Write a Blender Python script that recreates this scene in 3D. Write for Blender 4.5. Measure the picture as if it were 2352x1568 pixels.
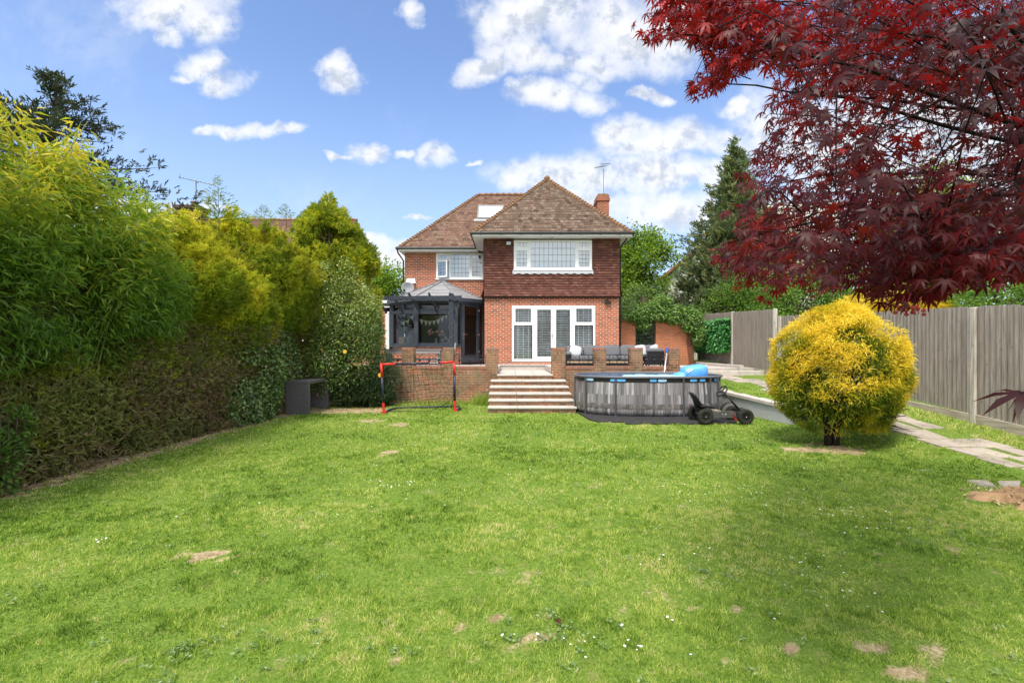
import bpy, bmesh, math, random
import numpy as np
from mathutils import Vector, Matrix

for o in list(bpy.data.objects):
    bpy.data.objects.remove(o, do_unlink=True)
random.seed(11)
rng = np.random.default_rng(11)
sc = bpy.context.scene
COL = sc.collection
RAD = math.radians
PI = math.pi

# ------------------------------------------------------------------ camera
CAMH, FOC, CX, CY = 1.6, 1110.0, 1176.0, 805.0     # measures taken on a 2352 px wide view of the photograph
cam = bpy.data.objects.new("camera", bpy.data.cameras.new("camera"))
COL.objects.link(cam)
cam.location = (0, 0, CAMH)
cam.rotation_euler = (RAD(90), 0, 0)
cam.data.sensor_width = 36
cam.data.lens = 36 * FOC / 2352
cam.data.shift_y = 21 / 2352
cam.data.clip_start = 0.05
cam.data.clip_end = 3000
sc.camera = cam

# ------------------------------------------------------------------ light and exposure
SUN_AZ, SUN_EL = -158.0, 60.0                        # degrees: left of and behind the camera, high
sun = bpy.data.objects.new("sun", bpy.data.lights.new("sun", 'SUN'))
COL.objects.link(sun)
sun.data.energy = 2.2
sun.data.angle = RAD(16.0)
sun.data.color = (1.0, 0.94, 0.84)
az, el = RAD(SUN_AZ), RAD(SUN_EL)
to_sun = Vector((math.sin(az) * math.cos(el), math.cos(az) * math.cos(el), math.sin(el)))
sun.rotation_euler = to_sun.to_track_quat('Z', 'Y').to_euler()
sun.location = (-20, 10, 30)
vs = sc.view_settings
vs.view_transform = 'Standard'
vs.look = 'None'
vs.gamma = 1
vs.exposure = 1.14
vs.use_curve_mapping = False
sc.cycles.max_bounces = 8
sc.cycles.transparent_max_bounces = 12
sc.cycles.use_denoising = True


class NT:
    """small helper round a node tree"""
    def __init__(self, tree):
        self.t = tree
        self.n = tree.nodes
        self.l = tree.links

    def node(self, typ, **kw):
        n = self.n.new(typ)
        for k, v in kw.items():
            setattr(n, k, v)
        return n

    def put(self, sock, v):
        if isinstance(v, bpy.types.NodeSocket):
            self.l.new(v, sock)
        elif isinstance(v, (tuple, list)) and sock.type == 'RGBA' and len(v) == 3:
            sock.default_value = (*v, 1)
        else:
            sock.default_value = v

    def m(self, op, a, b=None, c=None, clamp=False):
        n = self.node('ShaderNodeMath', operation=op, use_clamp=clamp)
        self.put(n.inputs[0], a)
        if b is not None: self.put(n.inputs[1], b)
        if c is not None: self.put(n.inputs[2], c)
        return n.outputs[0]

    def mix(self, f, a, b, blend='MIX'):
        n = self.node('ShaderNodeMix', data_type='RGBA', blend_type=blend)
        self.put(n.inputs[0], f); self.put(n.inputs[6], a); self.put(n.inputs[7], b)
        return n.outputs[2]

    def ramp(self, f, stops, interp='LINEAR'):
        n = self.node('ShaderNodeValToRGB')
        n.color_ramp.interpolation = interp
        e = n.color_ramp.elements
        while len(e) < len(stops): e.new(0.5)
        for i, (p, c) in enumerate(stops):
            e[i].position = p
            e[i].color = (*c, 1) if len(c) == 3 else c
        self.put(n.inputs[0], f)
        return n.outputs[0]

    def smooth(self, v, lo, hi, a=0.0, b=1.0):
        n = self.node('ShaderNodeMapRange', interpolation_type='SMOOTHSTEP')
        self.put(n.inputs[0], v)
        n.inputs[1].default_value = lo; n.inputs[2].default_value = hi
        n.inputs[3].default_value = a; n.inputs[4].default_value = b
        return n.outputs[0]

    def noise(self, vec, scale, detail=4, rough=0.55, out=0, dim='3D'):
        n = self.node('ShaderNodeTexNoise', noise_dimensions=dim)
        if vec is not None: self.l.new(vec, n.inputs['Vector'])
        n.inputs['Scale'].default_value = scale
        n.inputs['Detail'].default_value = detail
        n.inputs['Roughness'].default_value = rough
        return n.outputs[out]

    def xyz(self, x, y, z=0.0):
        n = self.node('ShaderNodeCombineXYZ')
        self.put(n.inputs[0], x); self.put(n.inputs[1], y); self.put(n.inputs[2], z)
        return n.outputs[0]

    def sep(self, v):
        n = self.node('ShaderNodeSeparateXYZ')
        self.l.new(v, n.inputs[0])
        return n.outputs


# ------------------------------------------------------------------ sky: Nishita plus fair-weather clouds placed by direction
world = bpy.data.worlds.new("World")
sc.world = world
world.use_nodes = True
T = NT(world.node_tree)
T.n.clear()
SKY_STRENGTH = 0.15
sky = T.node('ShaderNodeTexSky', sky_type='NISHITA')
sky.sun_disc = False
sky.sun_elevation = RAD(SUN_EL)
sky.sun_rotation = RAD(SUN_AZ)
sky.altitude = 60
sky.air_density = 1.0
sky.dust_density = 0.15
sky.ozone_density = 2.0
hs = T.node('ShaderNodeHueSaturation')
hs.inputs['Saturation'].default_value = 1.04
hs.inputs['Value'].default_value = 0.80
hs.inputs['Hue'].default_value = 0.506
T.l.new(sky.outputs[0], hs.inputs['Color'])
tc = T.node('ShaderNodeTexCoord')
dx, dy, dz = T.sep(tc.outputs['Generated'])
ysafe = T.m('MAXIMUM', dy, 0.06)
u = T.m('DIVIDE', dx, ysafe)
v = T.m('DIVIDE', dz, ysafe)
uv = T.xyz(u, v, 0.0)
w1 = T.noise(uv, 7.0, 6, 0.6, out=1)
sx, sy, _ = T.sep(w1)
u2 = T.m('ADD', u, T.m('MULTIPLY', T.m('SUBTRACT', sx, 0.5), 0.17))
v2 = T.m('ADD', v, T.m('MULTIPLY', T.m('SUBTRACT', sy, 0.5), 0.10))
fbm = T.noise(uv, 11.0, 10, 0.64)
uvo = T.node('ShaderNodeVectorMath', operation='ADD'); T.l.new(uv, uvo.inputs[0]); uvo.inputs[1].default_value = (-0.012, 0.022, 0)
fbmb = T.noise(uvo.outputs[0], 11.0, 6, 0.58)
CLOUDS = [
    (400, 15, 115, 52), (470, 55, 55, 38), (390, 78, 36, 24), (350, 40, 60, 30),
    (462, 145, 48, 28), (515, 182, 46, 24), (428, 170, 30, 10),
    (760, 150, 34, 30), (785, 185, 42, 34), (935, 15, 26, 32),
    (1165, 50, 75, 70), (1195, 130, 80, 42), (1105, 170, 52, 26), (1270, 20, 120, 50),
    (1390, 60, 120, 75), (1480, 100, 130, 60), (1330, 145, 110, 30), (1560, 60, 90, 80),
    (1255, 222, 72, 30), (1345, 232, 62, 26), (1330, 190, 50, 24),
    (1485, 215, 26, 14), (1690, 252, 34, 18),
    (495, 291, 30, 10), (560, 296, 46, 15), (640, 305, 50, 14), (840, 340, 44, 24), (785, 350, 24, 7),
    (1008, 350, 36, 24), (935, 348, 24, 12), (1095, 372, 14, 7),
    (1440, 300, 56, 30), (1550, 312, 105, 38), (1640, 322, 80, 28), (1520, 335, 120, 18),
    (1250, 400, 110, 42), (1370, 395, 120, 46), (1480, 400, 120, 46), (1580, 395, 60, 26), (1180, 420, 40, 26),
    (1500, 478, 190, 28), (1620, 500, 130, 40), (1400, 455, 180, 26), (1640, 410, 50, 40),
    (300, 480, 130, 26), (470, 470, 46, 16), (890, 595, 80, 34), (960, 495, 30, 7), (860, 560, 60, 14),
    (1930, 330, 210, 150), (2200, 330, 220, 180), (1900, 520, 220, 90), (2330, 140, 120, 120),
]
acc = None
for (cx, cy, rx, ry) in CLOUDS:
    a = T.m('MULTIPLY', T.m('SUBTRACT', u2, (cx - CX) / FOC), FOC / (rx * 1.28))
    b = T.m('MULTIPLY', T.m('SUBTRACT', v2, (CY - cy) / FOC), FOC / (ry * 1.28))
    d = T.m('MULTIPLY_ADD', a, a, T.m('MULTIPLY', b, b))
    acc = d if acc is None else T.m('SMOOTH_MIN', acc, d, 0.25)
core = T.m('SUBTRACT', 1.0, acc)
core = T.m('MAXIMUM', core, -0.9)
dens = T.m('ADD', core, T.m('MULTIPLY', T.m('SUBTRACT', fbm, 0.5), 2.3))
mask = T.smooth(dens, -0.38, 1.25)
# sky beside and behind the view: dense unseen cloud, added as fill light
gen = T.noise(tc.outputs['Generated'], 3.2, 8, 0.6)
side = T.smooth(dy, 0.62, 0.45)
gmask = T.m('MULTIPLY', T.smooth(gen, 0.38, 0.58), side)
gmask = T.m('MULTIPLY', gmask, T.smooth(dz, -0.02, 0.12))
mask = T.m('MULTIPLY', mask, T.smooth(dy, 0.12, 0.25))
mask = T.m('MAXIMUM', mask, gmask)
relief = T.m('ADD', 0.62, T.m('MULTIPLY', T.m('SUBTRACT', fbm, fbmb), 3.4))
thick = T.smooth(dens, 0.5, 1.9, 0.0, 0.50)
lit = T.smooth(T.m('SUBTRACT', relief, thick), 0.10, 0.62)
CW = 0.98 / SKY_STRENGTH * 0.50
cloud_col = T.mix(lit, (0.62 * CW, 0.67 * CW, 0.75 * CW), (0.97 * CW, 0.98 * CW, 1.0 * CW))
veil = T.m('MULTIPLY', T.smooth(T.noise(uv, 2.6, 7, 0.62), 0.50, 0.78), T.smooth(dy, 0.3, 0.5))
fade = T.m('MULTIPLY', T.m('MAXIMUM', mask, T.m('MULTIPLY', veil, 0.28)), 0.96)
hz = T.smooth(dz, 0.52, -0.02)
clear = T.mix(T.m('MULTIPLY', hz, 0.80), hs.outputs[0], (0.52 / SKY_STRENGTH * 0.49, 0.68 / SKY_STRENGTH * 0.49, 1.0 / SKY_STRENGTH * 0.49))
bright = T.mix(0.85, cloud_col, (2.0 * CW, 2.0 * CW, 2.02 * CW))      # unseen cloud behind and beside the viewer, brightened as added fill
cloud_all = T.mix(side, cloud_col, bright)
skycol = T.mix(fade, clear, cloud_all)
bg = T.node('ShaderNodeBackground')
T.l.new(skycol, bg.inputs[0])
bg.inputs[1].default_value = SKY_STRENGTH
wo = T.node('ShaderNodeOutputWorld')
T.l.new(bg.outputs[0], wo.inputs[0])
world.cycles.sampling_method = 'MANUAL'
world.cycles.sample_map_resolution = 512

# ------------------------------------------------------------------ materials
MATS = {}


def principled(name, rough=0.7, spec=0.3, metallic=0.0):
    m = bpy.data.materials.new(name)
    m.use_nodes = True
    t = NT(m.node_tree)
    p = t.n['Principled BSDF']
    p.inputs['Roughness'].default_value = rough
    p.inputs['Specular IOR Level'].default_value = spec
    p.inputs['Metallic'].default_value = metallic
    return m, t, p


def bump(t, p, h, strength=0.3, dist=0.01):
    b = t.node('ShaderNodeBump')
    b.inputs['Strength'].default_value = strength
    b.inputs['Distance'].default_value = dist
    t.l.new(h, b.inputs['Height'])
    t.l.new(b.outputs[0], p.inputs['Normal'])


def coords(t, kind='Object'):
    c = t.node('ShaderNodeTexCoord')
    return c.outputs[kind]


def flat(name, c, rough=0.6, spec=0.3, metallic=0.0, var=0.15, scale=6.0, bumps=0.0, dark=None):
    """paint, plastic, stone: one colour broken up by noise"""
    if name in MATS: return MATS[name]
    m, t, p = principled(name, rough, spec, metallic)
    o = coords(t)
    n = t.noise(o, scale, 6, 0.6)
    n2 = t.noise(o, scale * 7.3, 3, 0.6)
    f = t.m('ADD', t.m('MULTIPLY', n, 0.65), t.m('MULTIPLY', n2, 0.35))
    lo = dark or tuple(x * (1 - var * 1.6) for x in c)
    hi = tuple(min(1, x * (1 + var)) for x in c)
    t.l.new(t.ramp(f, [(0.3, lo), (0.5, c), (0.7, hi)]), p.inputs['Base Color'])
    t.l.new(t.smooth(n2, 0.2, 0.8, max(0.05, rough - 0.1), min(1, rough + 0.12)), p.inputs['Roughness'])
    if bumps: bump(t, p, f, bumps, 0.01)
    MATS[name] = m
    return m


def brick_mat(name, cols, mortar, grime=None, grime_amt=0.0, lichen=0.0, bw=0.225, rh=0.075, msize=0.010, moss=0.0, mottle=False):
    if name in MATS: return MATS[name]
    m, t, p = principled(name, 0.85, 0.2)
    uvc = coords(t, 'UV')
    wob = t.noise(uvc, 9.0, 2, 0.5, out=1)
    vm = t.node('ShaderNodeVectorMath', operation='MULTIPLY_ADD')
    t.l.new(wob, vm.inputs[0]); vm.inputs[1].default_value = (0.006, 0.006, 0); t.l.new(uvc, vm.inputs[2])
    br = t.node('ShaderNodeTexBrick')
    t.l.new(vm.outputs[0], br.inputs['Vector'])
    br.inputs['Scale'].default_value = 1.0
    br.inputs['Brick Width'].default_value = bw
    br.inputs['Row Height'].default_value = rh
    br.inputs['Mortar Size'].default_value = msize
    br.inputs['Mortar Smooth'].default_value = 0.2
    br.inputs['Bias'].default_value = 0.0
    br.inputs['Color1'].default_value = (0, 0, 0, 1)
    br.inputs['Color2'].default_value = (1, 1, 1, 1)
    br.inputs['Mortar'].default_value = (0.5, 0.5, 0.5, 1)
    bc = t.ramp(br.outputs['Color'], [(i / (len(cols) - 1), c) for i, c in enumerate(cols)])
    n = t.noise(uvc, 2.2, 5, 0.6)
    n2 = t.noise(uvc, 26, 4, 0.65)
    bc = t.mix(t.smooth(n2, 0.3, 0.75, 0, 0.45), bc, tuple(c * 0.55 for c in cols[len(cols) // 2]))
    mo = t.mix(t.smooth(n2, 0.35, 0.7), mortar, tuple(c * 0.7 for c in mortar))
    c = t.mix(br.outputs['Fac'], bc, mo)
    if mottle:
        nm = t.noise(uvc, 1.7, 6, 0.7)
        c = t.mix(1.0, c, t.ramp(nm, [(0.30, (0.32, 0.34, 0.28)), (0.5, (0.78, 0.74, 0.66)), (0.70, (1.25, 1.02, 0.84))]), blend='MULTIPLY')
    if grime:
        c = t.mix(t.smooth(n, 0.36, 0.66, 0, grime_amt), c, grime)
    if moss:
        n4 = t.noise(uvc, 4.1, 6, 0.65)
        c = t.mix(t.smooth(n4, 0.55, 0.68, 0, moss), c, (0.10, 0.11, 0.03))
    if lichen:
        n3 = t.noise(uvc, 11, 3, 0.6)
        n5 = t.noise(uvc, 1.3, 3, 0.5)
        c = t.mix(t.m('MULTIPLY', t.smooth(n3, 0.655, 0.70, 0, lichen), t.smooth(n5, 0.36, 0.56)), c, (0.62, 0.60, 0.54))
    t.l.new(c, p.inputs['Base Color'])
    h = t.m('SUBTRACT', t.m('MULTIPLY', n2, 0.3), br.outputs['Fac'])
    bump(t, p, h, 0.45, 0.008)
    MATS[name] = m
    return m


def tile_mat(name, cols, bw=0.165, rh=0.10, moss=(0.055, 0.05, 0.025), moss_amt=0.5, pale=0.0, gap=0.006):
    if name in MATS: return MATS[name]
    m, t, p = principled(name, 0.85, 0.2)
    uvc = coords(t, 'UV')
    br = t.node('ShaderNodeTexBrick')
    t.l.new(uvc, br.inputs['Vector'])
    br.inputs['Scale'].default_value = 1.0
    br.inputs['Brick Width'].default_value = bw
    br.inputs['Row Height'].default_value = rh
    br.inputs['Mortar Size'].default_value = gap
    br.inputs['Mortar Smooth'].default_value = 0.3
    br.inputs['Color1'].default_value = (0, 0, 0, 1)
    br.inputs['Color2'].default_value = (1, 1, 1, 1)
    br.inputs['Mortar'].default_value = (0.5, 0.5, 0.5, 1)
    bc = t.ramp(br.outputs['Color'], [(i / (len(cols) - 1), c) for i, c in enumerate(cols)])
    n = t.noise(uvc, 1.6, 5, 0.65)
    n2 = t.noise(uvc, 22, 4, 0.65)
    bc = t.mix(t.smooth(n2, 0.35, 0.75, 0, 0.5), bc, tuple(c * 0.6 for c in cols[0]))
    c = t.mix(t.m('MULTIPLY', br.outputs['Fac'], 0.65), bc, (0.03, 0.02, 0.015))
    n3 = t.noise(uvc, 7.5, 3, 0.6)
    c = t.mix(t.smooth(n3, 0.60, 0.68, 0, moss_amt), c, moss)
    if pale:
        c = t.mix(t.smooth(n, 0.45, 0.65, 0, pale), c, (0.30, 0.27, 0.19))
        n6 = t.noise(uvc, 34, 2, 0.5)
        c = t.mix(t.smooth(n6, 0.66, 0.74, 0, pale), c, (0.52, 0.49, 0.42))
    t.l.new(c, p.inputs['Base Color'])
    bump(t, p, t.m('SUBTRACT', t.m('ADD', t.m('MULTIPLY', n2, 0.4), br.outputs['Color']), br.outputs['Fac']), 0.5, 0.012)
    MATS[name] = m
    return m


def wood_mat(name, c1, c2, scale=1.0, axis='Z', knots=0.4, rough=0.85, boards=None):
    """weathered timber, grain along an axis of the box UV (V is up on upright faces)"""
    if name in MATS: return MATS[name]
    m, t, p = principled(name, rough, 0.15)
    o = coords(t)
    mp = t.node('ShaderNodeMapping')
    t.l.new(o, mp.inputs[0])
    s = {'X': (1.2, 16, 16), 'Y': (16, 1.2, 16), 'Z': (16, 16, 1.2)}[axis]
    mp.inputs['Scale'].default_value = tuple(x * scale for x in s)
    g = t.noise(mp.outputs[0], 1.6, 7, 0.65)
    big = t.noise(o, 1.3, 4, 0.6)
    c = t.ramp(g, [(0.25, tuple(x * 0.40 for x in c1)), (0.45, c1), (0.65, c2)])
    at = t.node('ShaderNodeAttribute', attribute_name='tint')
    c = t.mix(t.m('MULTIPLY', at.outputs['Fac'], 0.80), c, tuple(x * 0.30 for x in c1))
    c = t.mix(t.smooth(big, 0.45, 0.7, 0, 0.35), c, tuple(x * 0.62 for x in c1))
    k = t.noise(o, 9.0, 2, 0.4)
    c = t.mix(t.smooth(k, 0.70, 0.76, 0, knots), c, (0.05, 0.045, 0.04))
    t.l.new(c, p.inputs['Base Color'])
    bump(t, p, g, 0.35, 0.006)
    MATS[name] = m
    return m


def leaf_mat(name, stops, rough=0.55, spec=0.35, trans=0.35, tcol=None, patch=None, patch_scale=0.9, patch_amt=0.6):
    """foliage: per-leaf colour from the mesh attribute, light passing through the blade"""
    if name in MATS: return MATS[name]
    m, t, p = principled(name, rough, spec)
    at = t.node('ShaderNodeAttribute', attribute_name='tint')
    c = t.ramp(at.outputs['Fac'], stops)
    if patch:
        o = coords(t)
        n = t.noise(o, patch_scale, 4, 0.6)
        c = t.mix(t.smooth(n, 0.45, 0.62, 0, patch_amt), c, patch)
    t.l.new(c, p.inputs['Base Color'])
    tr = t.node('ShaderNodeBsdfTranslucent')
    if tcol:
        t.l.new(t.mix(0.7, c, tcol), tr.inputs[0])
    else:
        t.l.new(t.mix(1.0, c, (1.25, 1.35, 0.75), blend='MULTIPLY'), tr.inputs[0])
    mx = t.node('ShaderNodeMixShader')
    mx.inputs[0].default_value = trans
    t.l.new(p.outputs[0], mx.inputs[1])
    t.l.new(tr.outputs[0], mx.inputs[2])
    t.l.new(mx.outputs[0], t.n['Material Output'].inputs[0])
    MATS[name] = m
    return m


def glass_mat(name, tint=(0.9, 0.95, 0.95), refl=0.12, rough=0.03):
    if name in MATS: return MATS[name]
    m, t, p = principled(name, rough, 0.5)
    t.n.remove(p)
    tr = t.node('ShaderNodeBsdfTransparent'); tr.inputs[0].default_value = (*tint, 1)
    gl = t.node('ShaderNodeBsdfGlossy'); gl.inputs['Roughness'].default_value = rough
    gl.inputs[0].default_value = (0.95, 0.97, 1.0, 1)
    lw = t.node('ShaderNodeLayerWeight'); lw.inputs[0].default_value = 0.25
    o = coords(t)
    n = t.noise(o, 1.7, 2, 0.5)
    b = t.node('ShaderNodeBump'); b.inputs['Strength'].default_value = 0.04; b.inputs['Distance'].default_value = 0.05
    t.l.new(n, b.inputs['Height']); t.l.new(b.outputs[0], gl.inputs['Normal'])
    f = t.m('ADD', t.m('MULTIPLY', lw.outputs['Fresnel'], 0.8), refl, clamp=True)
    mx = t.node('ShaderNodeMixShader')
    t.l.new(f, mx.inputs[0]); t.l.new(tr.outputs[0], mx.inputs[1]); t.l.new(gl.outputs[0], mx.inputs[2])
    t.l.new(mx.outputs[0], t.n['Material Output'].inputs[0])
    MATS[name] = m
    return m


def emit_mat(name, c, s):
    if name in MATS: return MATS[name]
    m, t, p = principled(name)
    p.inputs['Base Color'].default_value = (*c, 1)
    p.inputs['Emission Color'].default_value = (*c, 1)
    p.inputs['Emission Strength'].default_value = s
    MATS[name] = m
    return m


# ------------------------------------------------------------------ mesh building
def tag(o, label=None, cat=None, group=None, kind=None):
    if label: o['label'] = label
    if cat: o['category'] = cat
    if group: o['group'] = group
    if kind: o['kind'] = kind
    return o


def thing(name, label, cat, loc=(0, 0, 0), rz=0.0, group=None):
    o = bpy.data.objects.new(name, None)
    COL.objects.link(o)
    o.empty_display_size = 0.2
    o.location = loc
    o.rotation_euler = (0, 0, rz)
    return tag(o, label, cat, group)


def kids(o):
    return [c for c in COL.objects if c.parent == o]


def copy_tree(o, parent=None):
    c = o.copy()
    COL.objects.link(c)
    c.parent = parent
    for ch in kids(o):
        copy_tree(ch, c)
    return c


def root_of(o):
    while o.parent is not None: o = o.parent
    return o


class MB:
    """collects shapes, builds ONE mesh object with box-projected UVs in metres"""
    def __init__(self):
        self.v = []; self.f = []; self.t = []

    def quad(self, a, b, c, d, tint=0.0):
        i = len(self.v)
        self.v += [tuple(a), tuple(b), tuple(c), tuple(d)]
        self.f.append((i, i + 1, i + 2, i + 3)); self.t.append(tint)

    def poly(self, pts, tint=0.0):
        i = len(self.v)
        self.v += [tuple(p) for p in pts]
        self.f.append(tuple(range(i, i + len(pts)))); self.t.append(tint)

    def hexa(self, p, tint=0.0):
        """8 corners: bottom ring 0-3, top ring 4-7 (counter-clockwise from above)"""
        i = len(self.v)
        self.v += [tuple(q) for q in p]
        for f in ((3, 2, 1, 0), (4, 5, 6, 7), (0, 1, 5, 4), (1, 2, 6, 5), (2, 3, 7, 6), (3, 0, 4, 7)):
            self.f.append(tuple(i + k for k in f)); self.t.append(tint)

    def box(self, x0, x1, y0, y1, z0, z1, tint=0.0):
        self.hexa([(x0, y0, z0), (x1, y0, z0), (x1, y1, z0), (x0, y1, z0),
                   (x0, y0, z1), (x1, y0, z1), (x1, y1, z1), (x0, y1, z1)], tint)
        return self

    def bar(self, a, b, w, h, up=(0, 0, 1), tint=0.0):
        """rectangular bar from a to b, width w, height h"""
        a, b = Vector(a), Vector(b)
        d = (b - a).normalized()
        s = d.cross(Vector(up))
        if s.length < 1e-4: s = d.cross(Vector((1, 0, 0)))
        s.normalize()
        q = s.cross(d).normalized()
        s = s * (w / 2); q = q * (h / 2)
        self.hexa([a - s - q, a + s - q, b + s - q, b - s - q, a - s + q, a + s + q, b + s + q, b - s + q], tint)
        return self

    def tube(self, pts, r, n=8, r2=None, cap=True, tint=0.0):
        pts = [Vector(p) for p in pts]
        k = len(pts)
        i0 = len(self.v)
        prev = None
        for j, p in enumerate(pts):
            d = (pts[min(j + 1, k - 1)] - pts[max(j - 1, 0)])
            if d.length < 1e-9: d = Vector((0, 0, 1))
            d.normalize()
            if prev is None:
                s = d.cross(Vector((0, 0, 1)))
                if s.length < 1e-3: s = d.cross(Vector((1, 0, 0)))
            else:
                s = prev - d * prev.dot(d)
                if s.length < 1e-4: s = d.cross(Vector((0.3, 1, 0)))
            s.normalize(); prev = s
            q = d.cross(s)
            rr = r if r2 is None else r + (r2 - r) * j / max(1, k - 1)
            for a in range(n):
                an = 2 * PI * a / n
                self.v.append(tuple(p + s * (math.cos(an) * rr) + q * (math.sin(an) * rr)))
        for j in range(k - 1):
            for a in range(n):
                b = (a + 1) % n
                self.f.append((i0 + j * n + a, i0 + j * n + b, i0 + (j + 1) * n + b, i0 + (j + 1) * n + a)); self.t.append(tint)
        if cap:
            self.f.append(tuple(i0 + a for a in reversed(range(n)))); self.t.append(tint)
            self.f.append(tuple(i0 + (k - 1) * n + a for a in range(n))); self.t.append(tint)
        return self

    def ell(self, c, r, nu=16, nv=10, power=1.0, M=None, tint=0.0):
        """ellipsoid; power < 1 squares it off (cushions)"""
        i0 = len(self.v)
        sg = lambda x: math.copysign(abs(x) ** power, x)
        for j in range(nv + 1):
            th = PI * j / nv
            for a in range(nu):
                ph = 2 * PI * a / nu
                p = Vector((r[0] * sg(math.sin(th)) * sg(math.cos(ph)), r[1] * sg(math.sin(th)) * sg(math.sin(ph)), r[2] * sg(math.cos(th))))
                if M is not None: p = M @ p
                self.v.append((c[0] + p[0], c[1] + p[1], c[2] + p[2]))
        for j in range(nv):
            for a in range(nu):
                b = (a + 1) % nu
                self.f.append((i0 + j * nu + a, i0 + (j + 1) * nu + a, i0 + (j + 1) * nu + b, i0 + j * nu + b)); self.t.append(tint)
        return self

    def lathe(self, prof, c, n=24, axis='Z', tint=0.0):
        """profile [(radius, height)] turned round an axis through c"""
        i0 = len(self.v)
        for (r, h) in prof:
            for a in range(n):
                x, y = r * math.cos(2 * PI * a / n), r * math.sin(2 * PI * a / n)
                p = {'Z': (x, y, h), 'Y': (x, h, -y), 'X': (h, x, y)}[axis]
                self.v.append((c[0] + p[0], c[1] + p[1], c[2] + p[2]))
        for j in range(len(prof) - 1):
            for a in range(n):
                b = (a + 1) % n
                self.f.append((i0 + j * n + a, i0 + j * n + b, i0 + (j + 1) * n + b, i0 + (j + 1) * n + a)); self.t.append(tint)
        return self

    def torus(self, c, R, r, M, n=28, k=8, a0=0, a1=2 * PI):
        pts = []
        full = abs(a1 - a0 - 2 * PI) < 1e-6
        for j in range(n + (1 if full else 1)):
            a = a0 + (a1 - a0) * j / n
            pts.append(Vector(c) + M @ Vector((R * math.cos(a), R * math.sin(a), 0)))
        return self.tube(pts, r, k, cap=not full)

    def prism(self, poly, y0, y1, tint=0.0):
        """polygon in (x, z) pushed from y0 to y1"""
        n = len(poly); i = len(self.v)
        self.v += [(x, y0, z) for x, z in poly] + [(x, y1, z) for x, z in poly]
        self.f.append(tuple(range(i, i + n))); self.t.append(tint)
        self.f.append(tuple(reversed(range(i + n, i + 2 * n)))); self.t.append(tint)
        for a in range(n):
            b = (a + 1) % n
            self.f.append((i + a, i + n + a, i + n + b, i + b)); self.t.append(tint)
        return self

    def build(self, name, mat, parent=None, bevel=0.0, smooth=False, local=False, seg=1):
        off = Vector((0, 0, 0))
        if parent is not None and not local:
            off = Vector(root_of(parent).location)
        me = bpy.data.meshes.new(name)
        vs_ = [(x - off.x, y - off.y, z - off.z) for x, y, z in self.v]
        me.from_pydata(vs_, [], self.f)
        uvl = me.uv_layers.new(name='UVMap')
        at = me.attributes.new('tint', 'FLOAT', 'FACE')
        at.data.foreach_set('value', self.t)
        arr = np.zeros(len(me.loops) * 2, dtype=np.float32)
        V = self.v
        for p in me.polygons:
            n = p.normal
            ax, ay, az_ = abs(n.x), abs(n.y), abs(n.z)
            for li in p.loop_indices:
                x, y, z = V[me.loops[li].vertex_index]
                if ay >= ax and ay >= az_ * 0.8: arr[2 * li], arr[2 * li + 1] = x, z
                elif ax >= az_ * 0.8: arr[2 * li], arr[2 * li + 1] = y, z
                else: arr[2 * li], arr[2 * li + 1] = x, y
        uvl.data.foreach_set('uv', arr)
        if smooth:
            me.polygons.foreach_set('use_smooth', [True] * len(me.polygons))
        me.materials.append(mat)
        o = bpy.data.objects.new(name, me)
        COL.objects.link(o)
        if parent is not None: o.parent = parent
        if bevel:
            b = o.modifiers.new('bevel', 'BEVEL')
            b.width = bevel; b.segments = seg; b.limit_method = 'ANGLE'; b.angle_limit = RAD(40)
        return o


def fast_mesh(name, verts, faces, mat, parent=None, tint=None, smooth=False, uv=None):
    """verts (n,3), faces (m,k) with constant k; tint per face"""
    off = Vector((0, 0, 0))
    if parent is not None: off = Vector(root_of(parent).location)
    verts = np.asarray(verts, dtype=np.float32) - np.array(off, dtype=np.float32)
    faces = np.asarray(faces, dtype=np.int32)
    me = bpy.data.meshes.new(name)
    m, k = faces.shape
    me.vertices.add(len(verts)); me.vertices.foreach_set('co', verts.ravel())
    me.loops.add(m * k); me.loops.foreach_set('vertex_index', faces.ravel())
    me.polygons.add(m)
    me.polygons.foreach_set('loop_start', np.arange(0, m * k, k, dtype=np.int32))
    me.polygons.foreach_set('use_smooth', np.full(m, smooth, dtype=bool))
    me.update(calc_edges=True)
    if tint is not None:
        at = me.attributes.new('tint', 'FLOAT', 'FACE')
        at.data.foreach_set('value', np.asarray(tint, dtype=np.float32))
    me.materials.append(mat)
    o = bpy.data.objects.new(name, me)
    COL.objects.link(o)
    if parent is not None: o.parent = parent
    return o


# leaf shapes: x across, y along, z out of the blade
LEAF = (np.array([(0, 0, 0), (.5, .42, .10), (0, 1, -.06), (-.5, .42, .10)]), np.array([(0, 1, 2), (0, 2, 3)]))
BLADE = (np.array([(-.5, 0, 0), (.5, 0, 0), (-.38, .5, .05), (.38, .5, .05), (0, 1, .22)]), np.array([(0, 1, 3), (0, 3, 2), (2, 3, 4)]))


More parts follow.
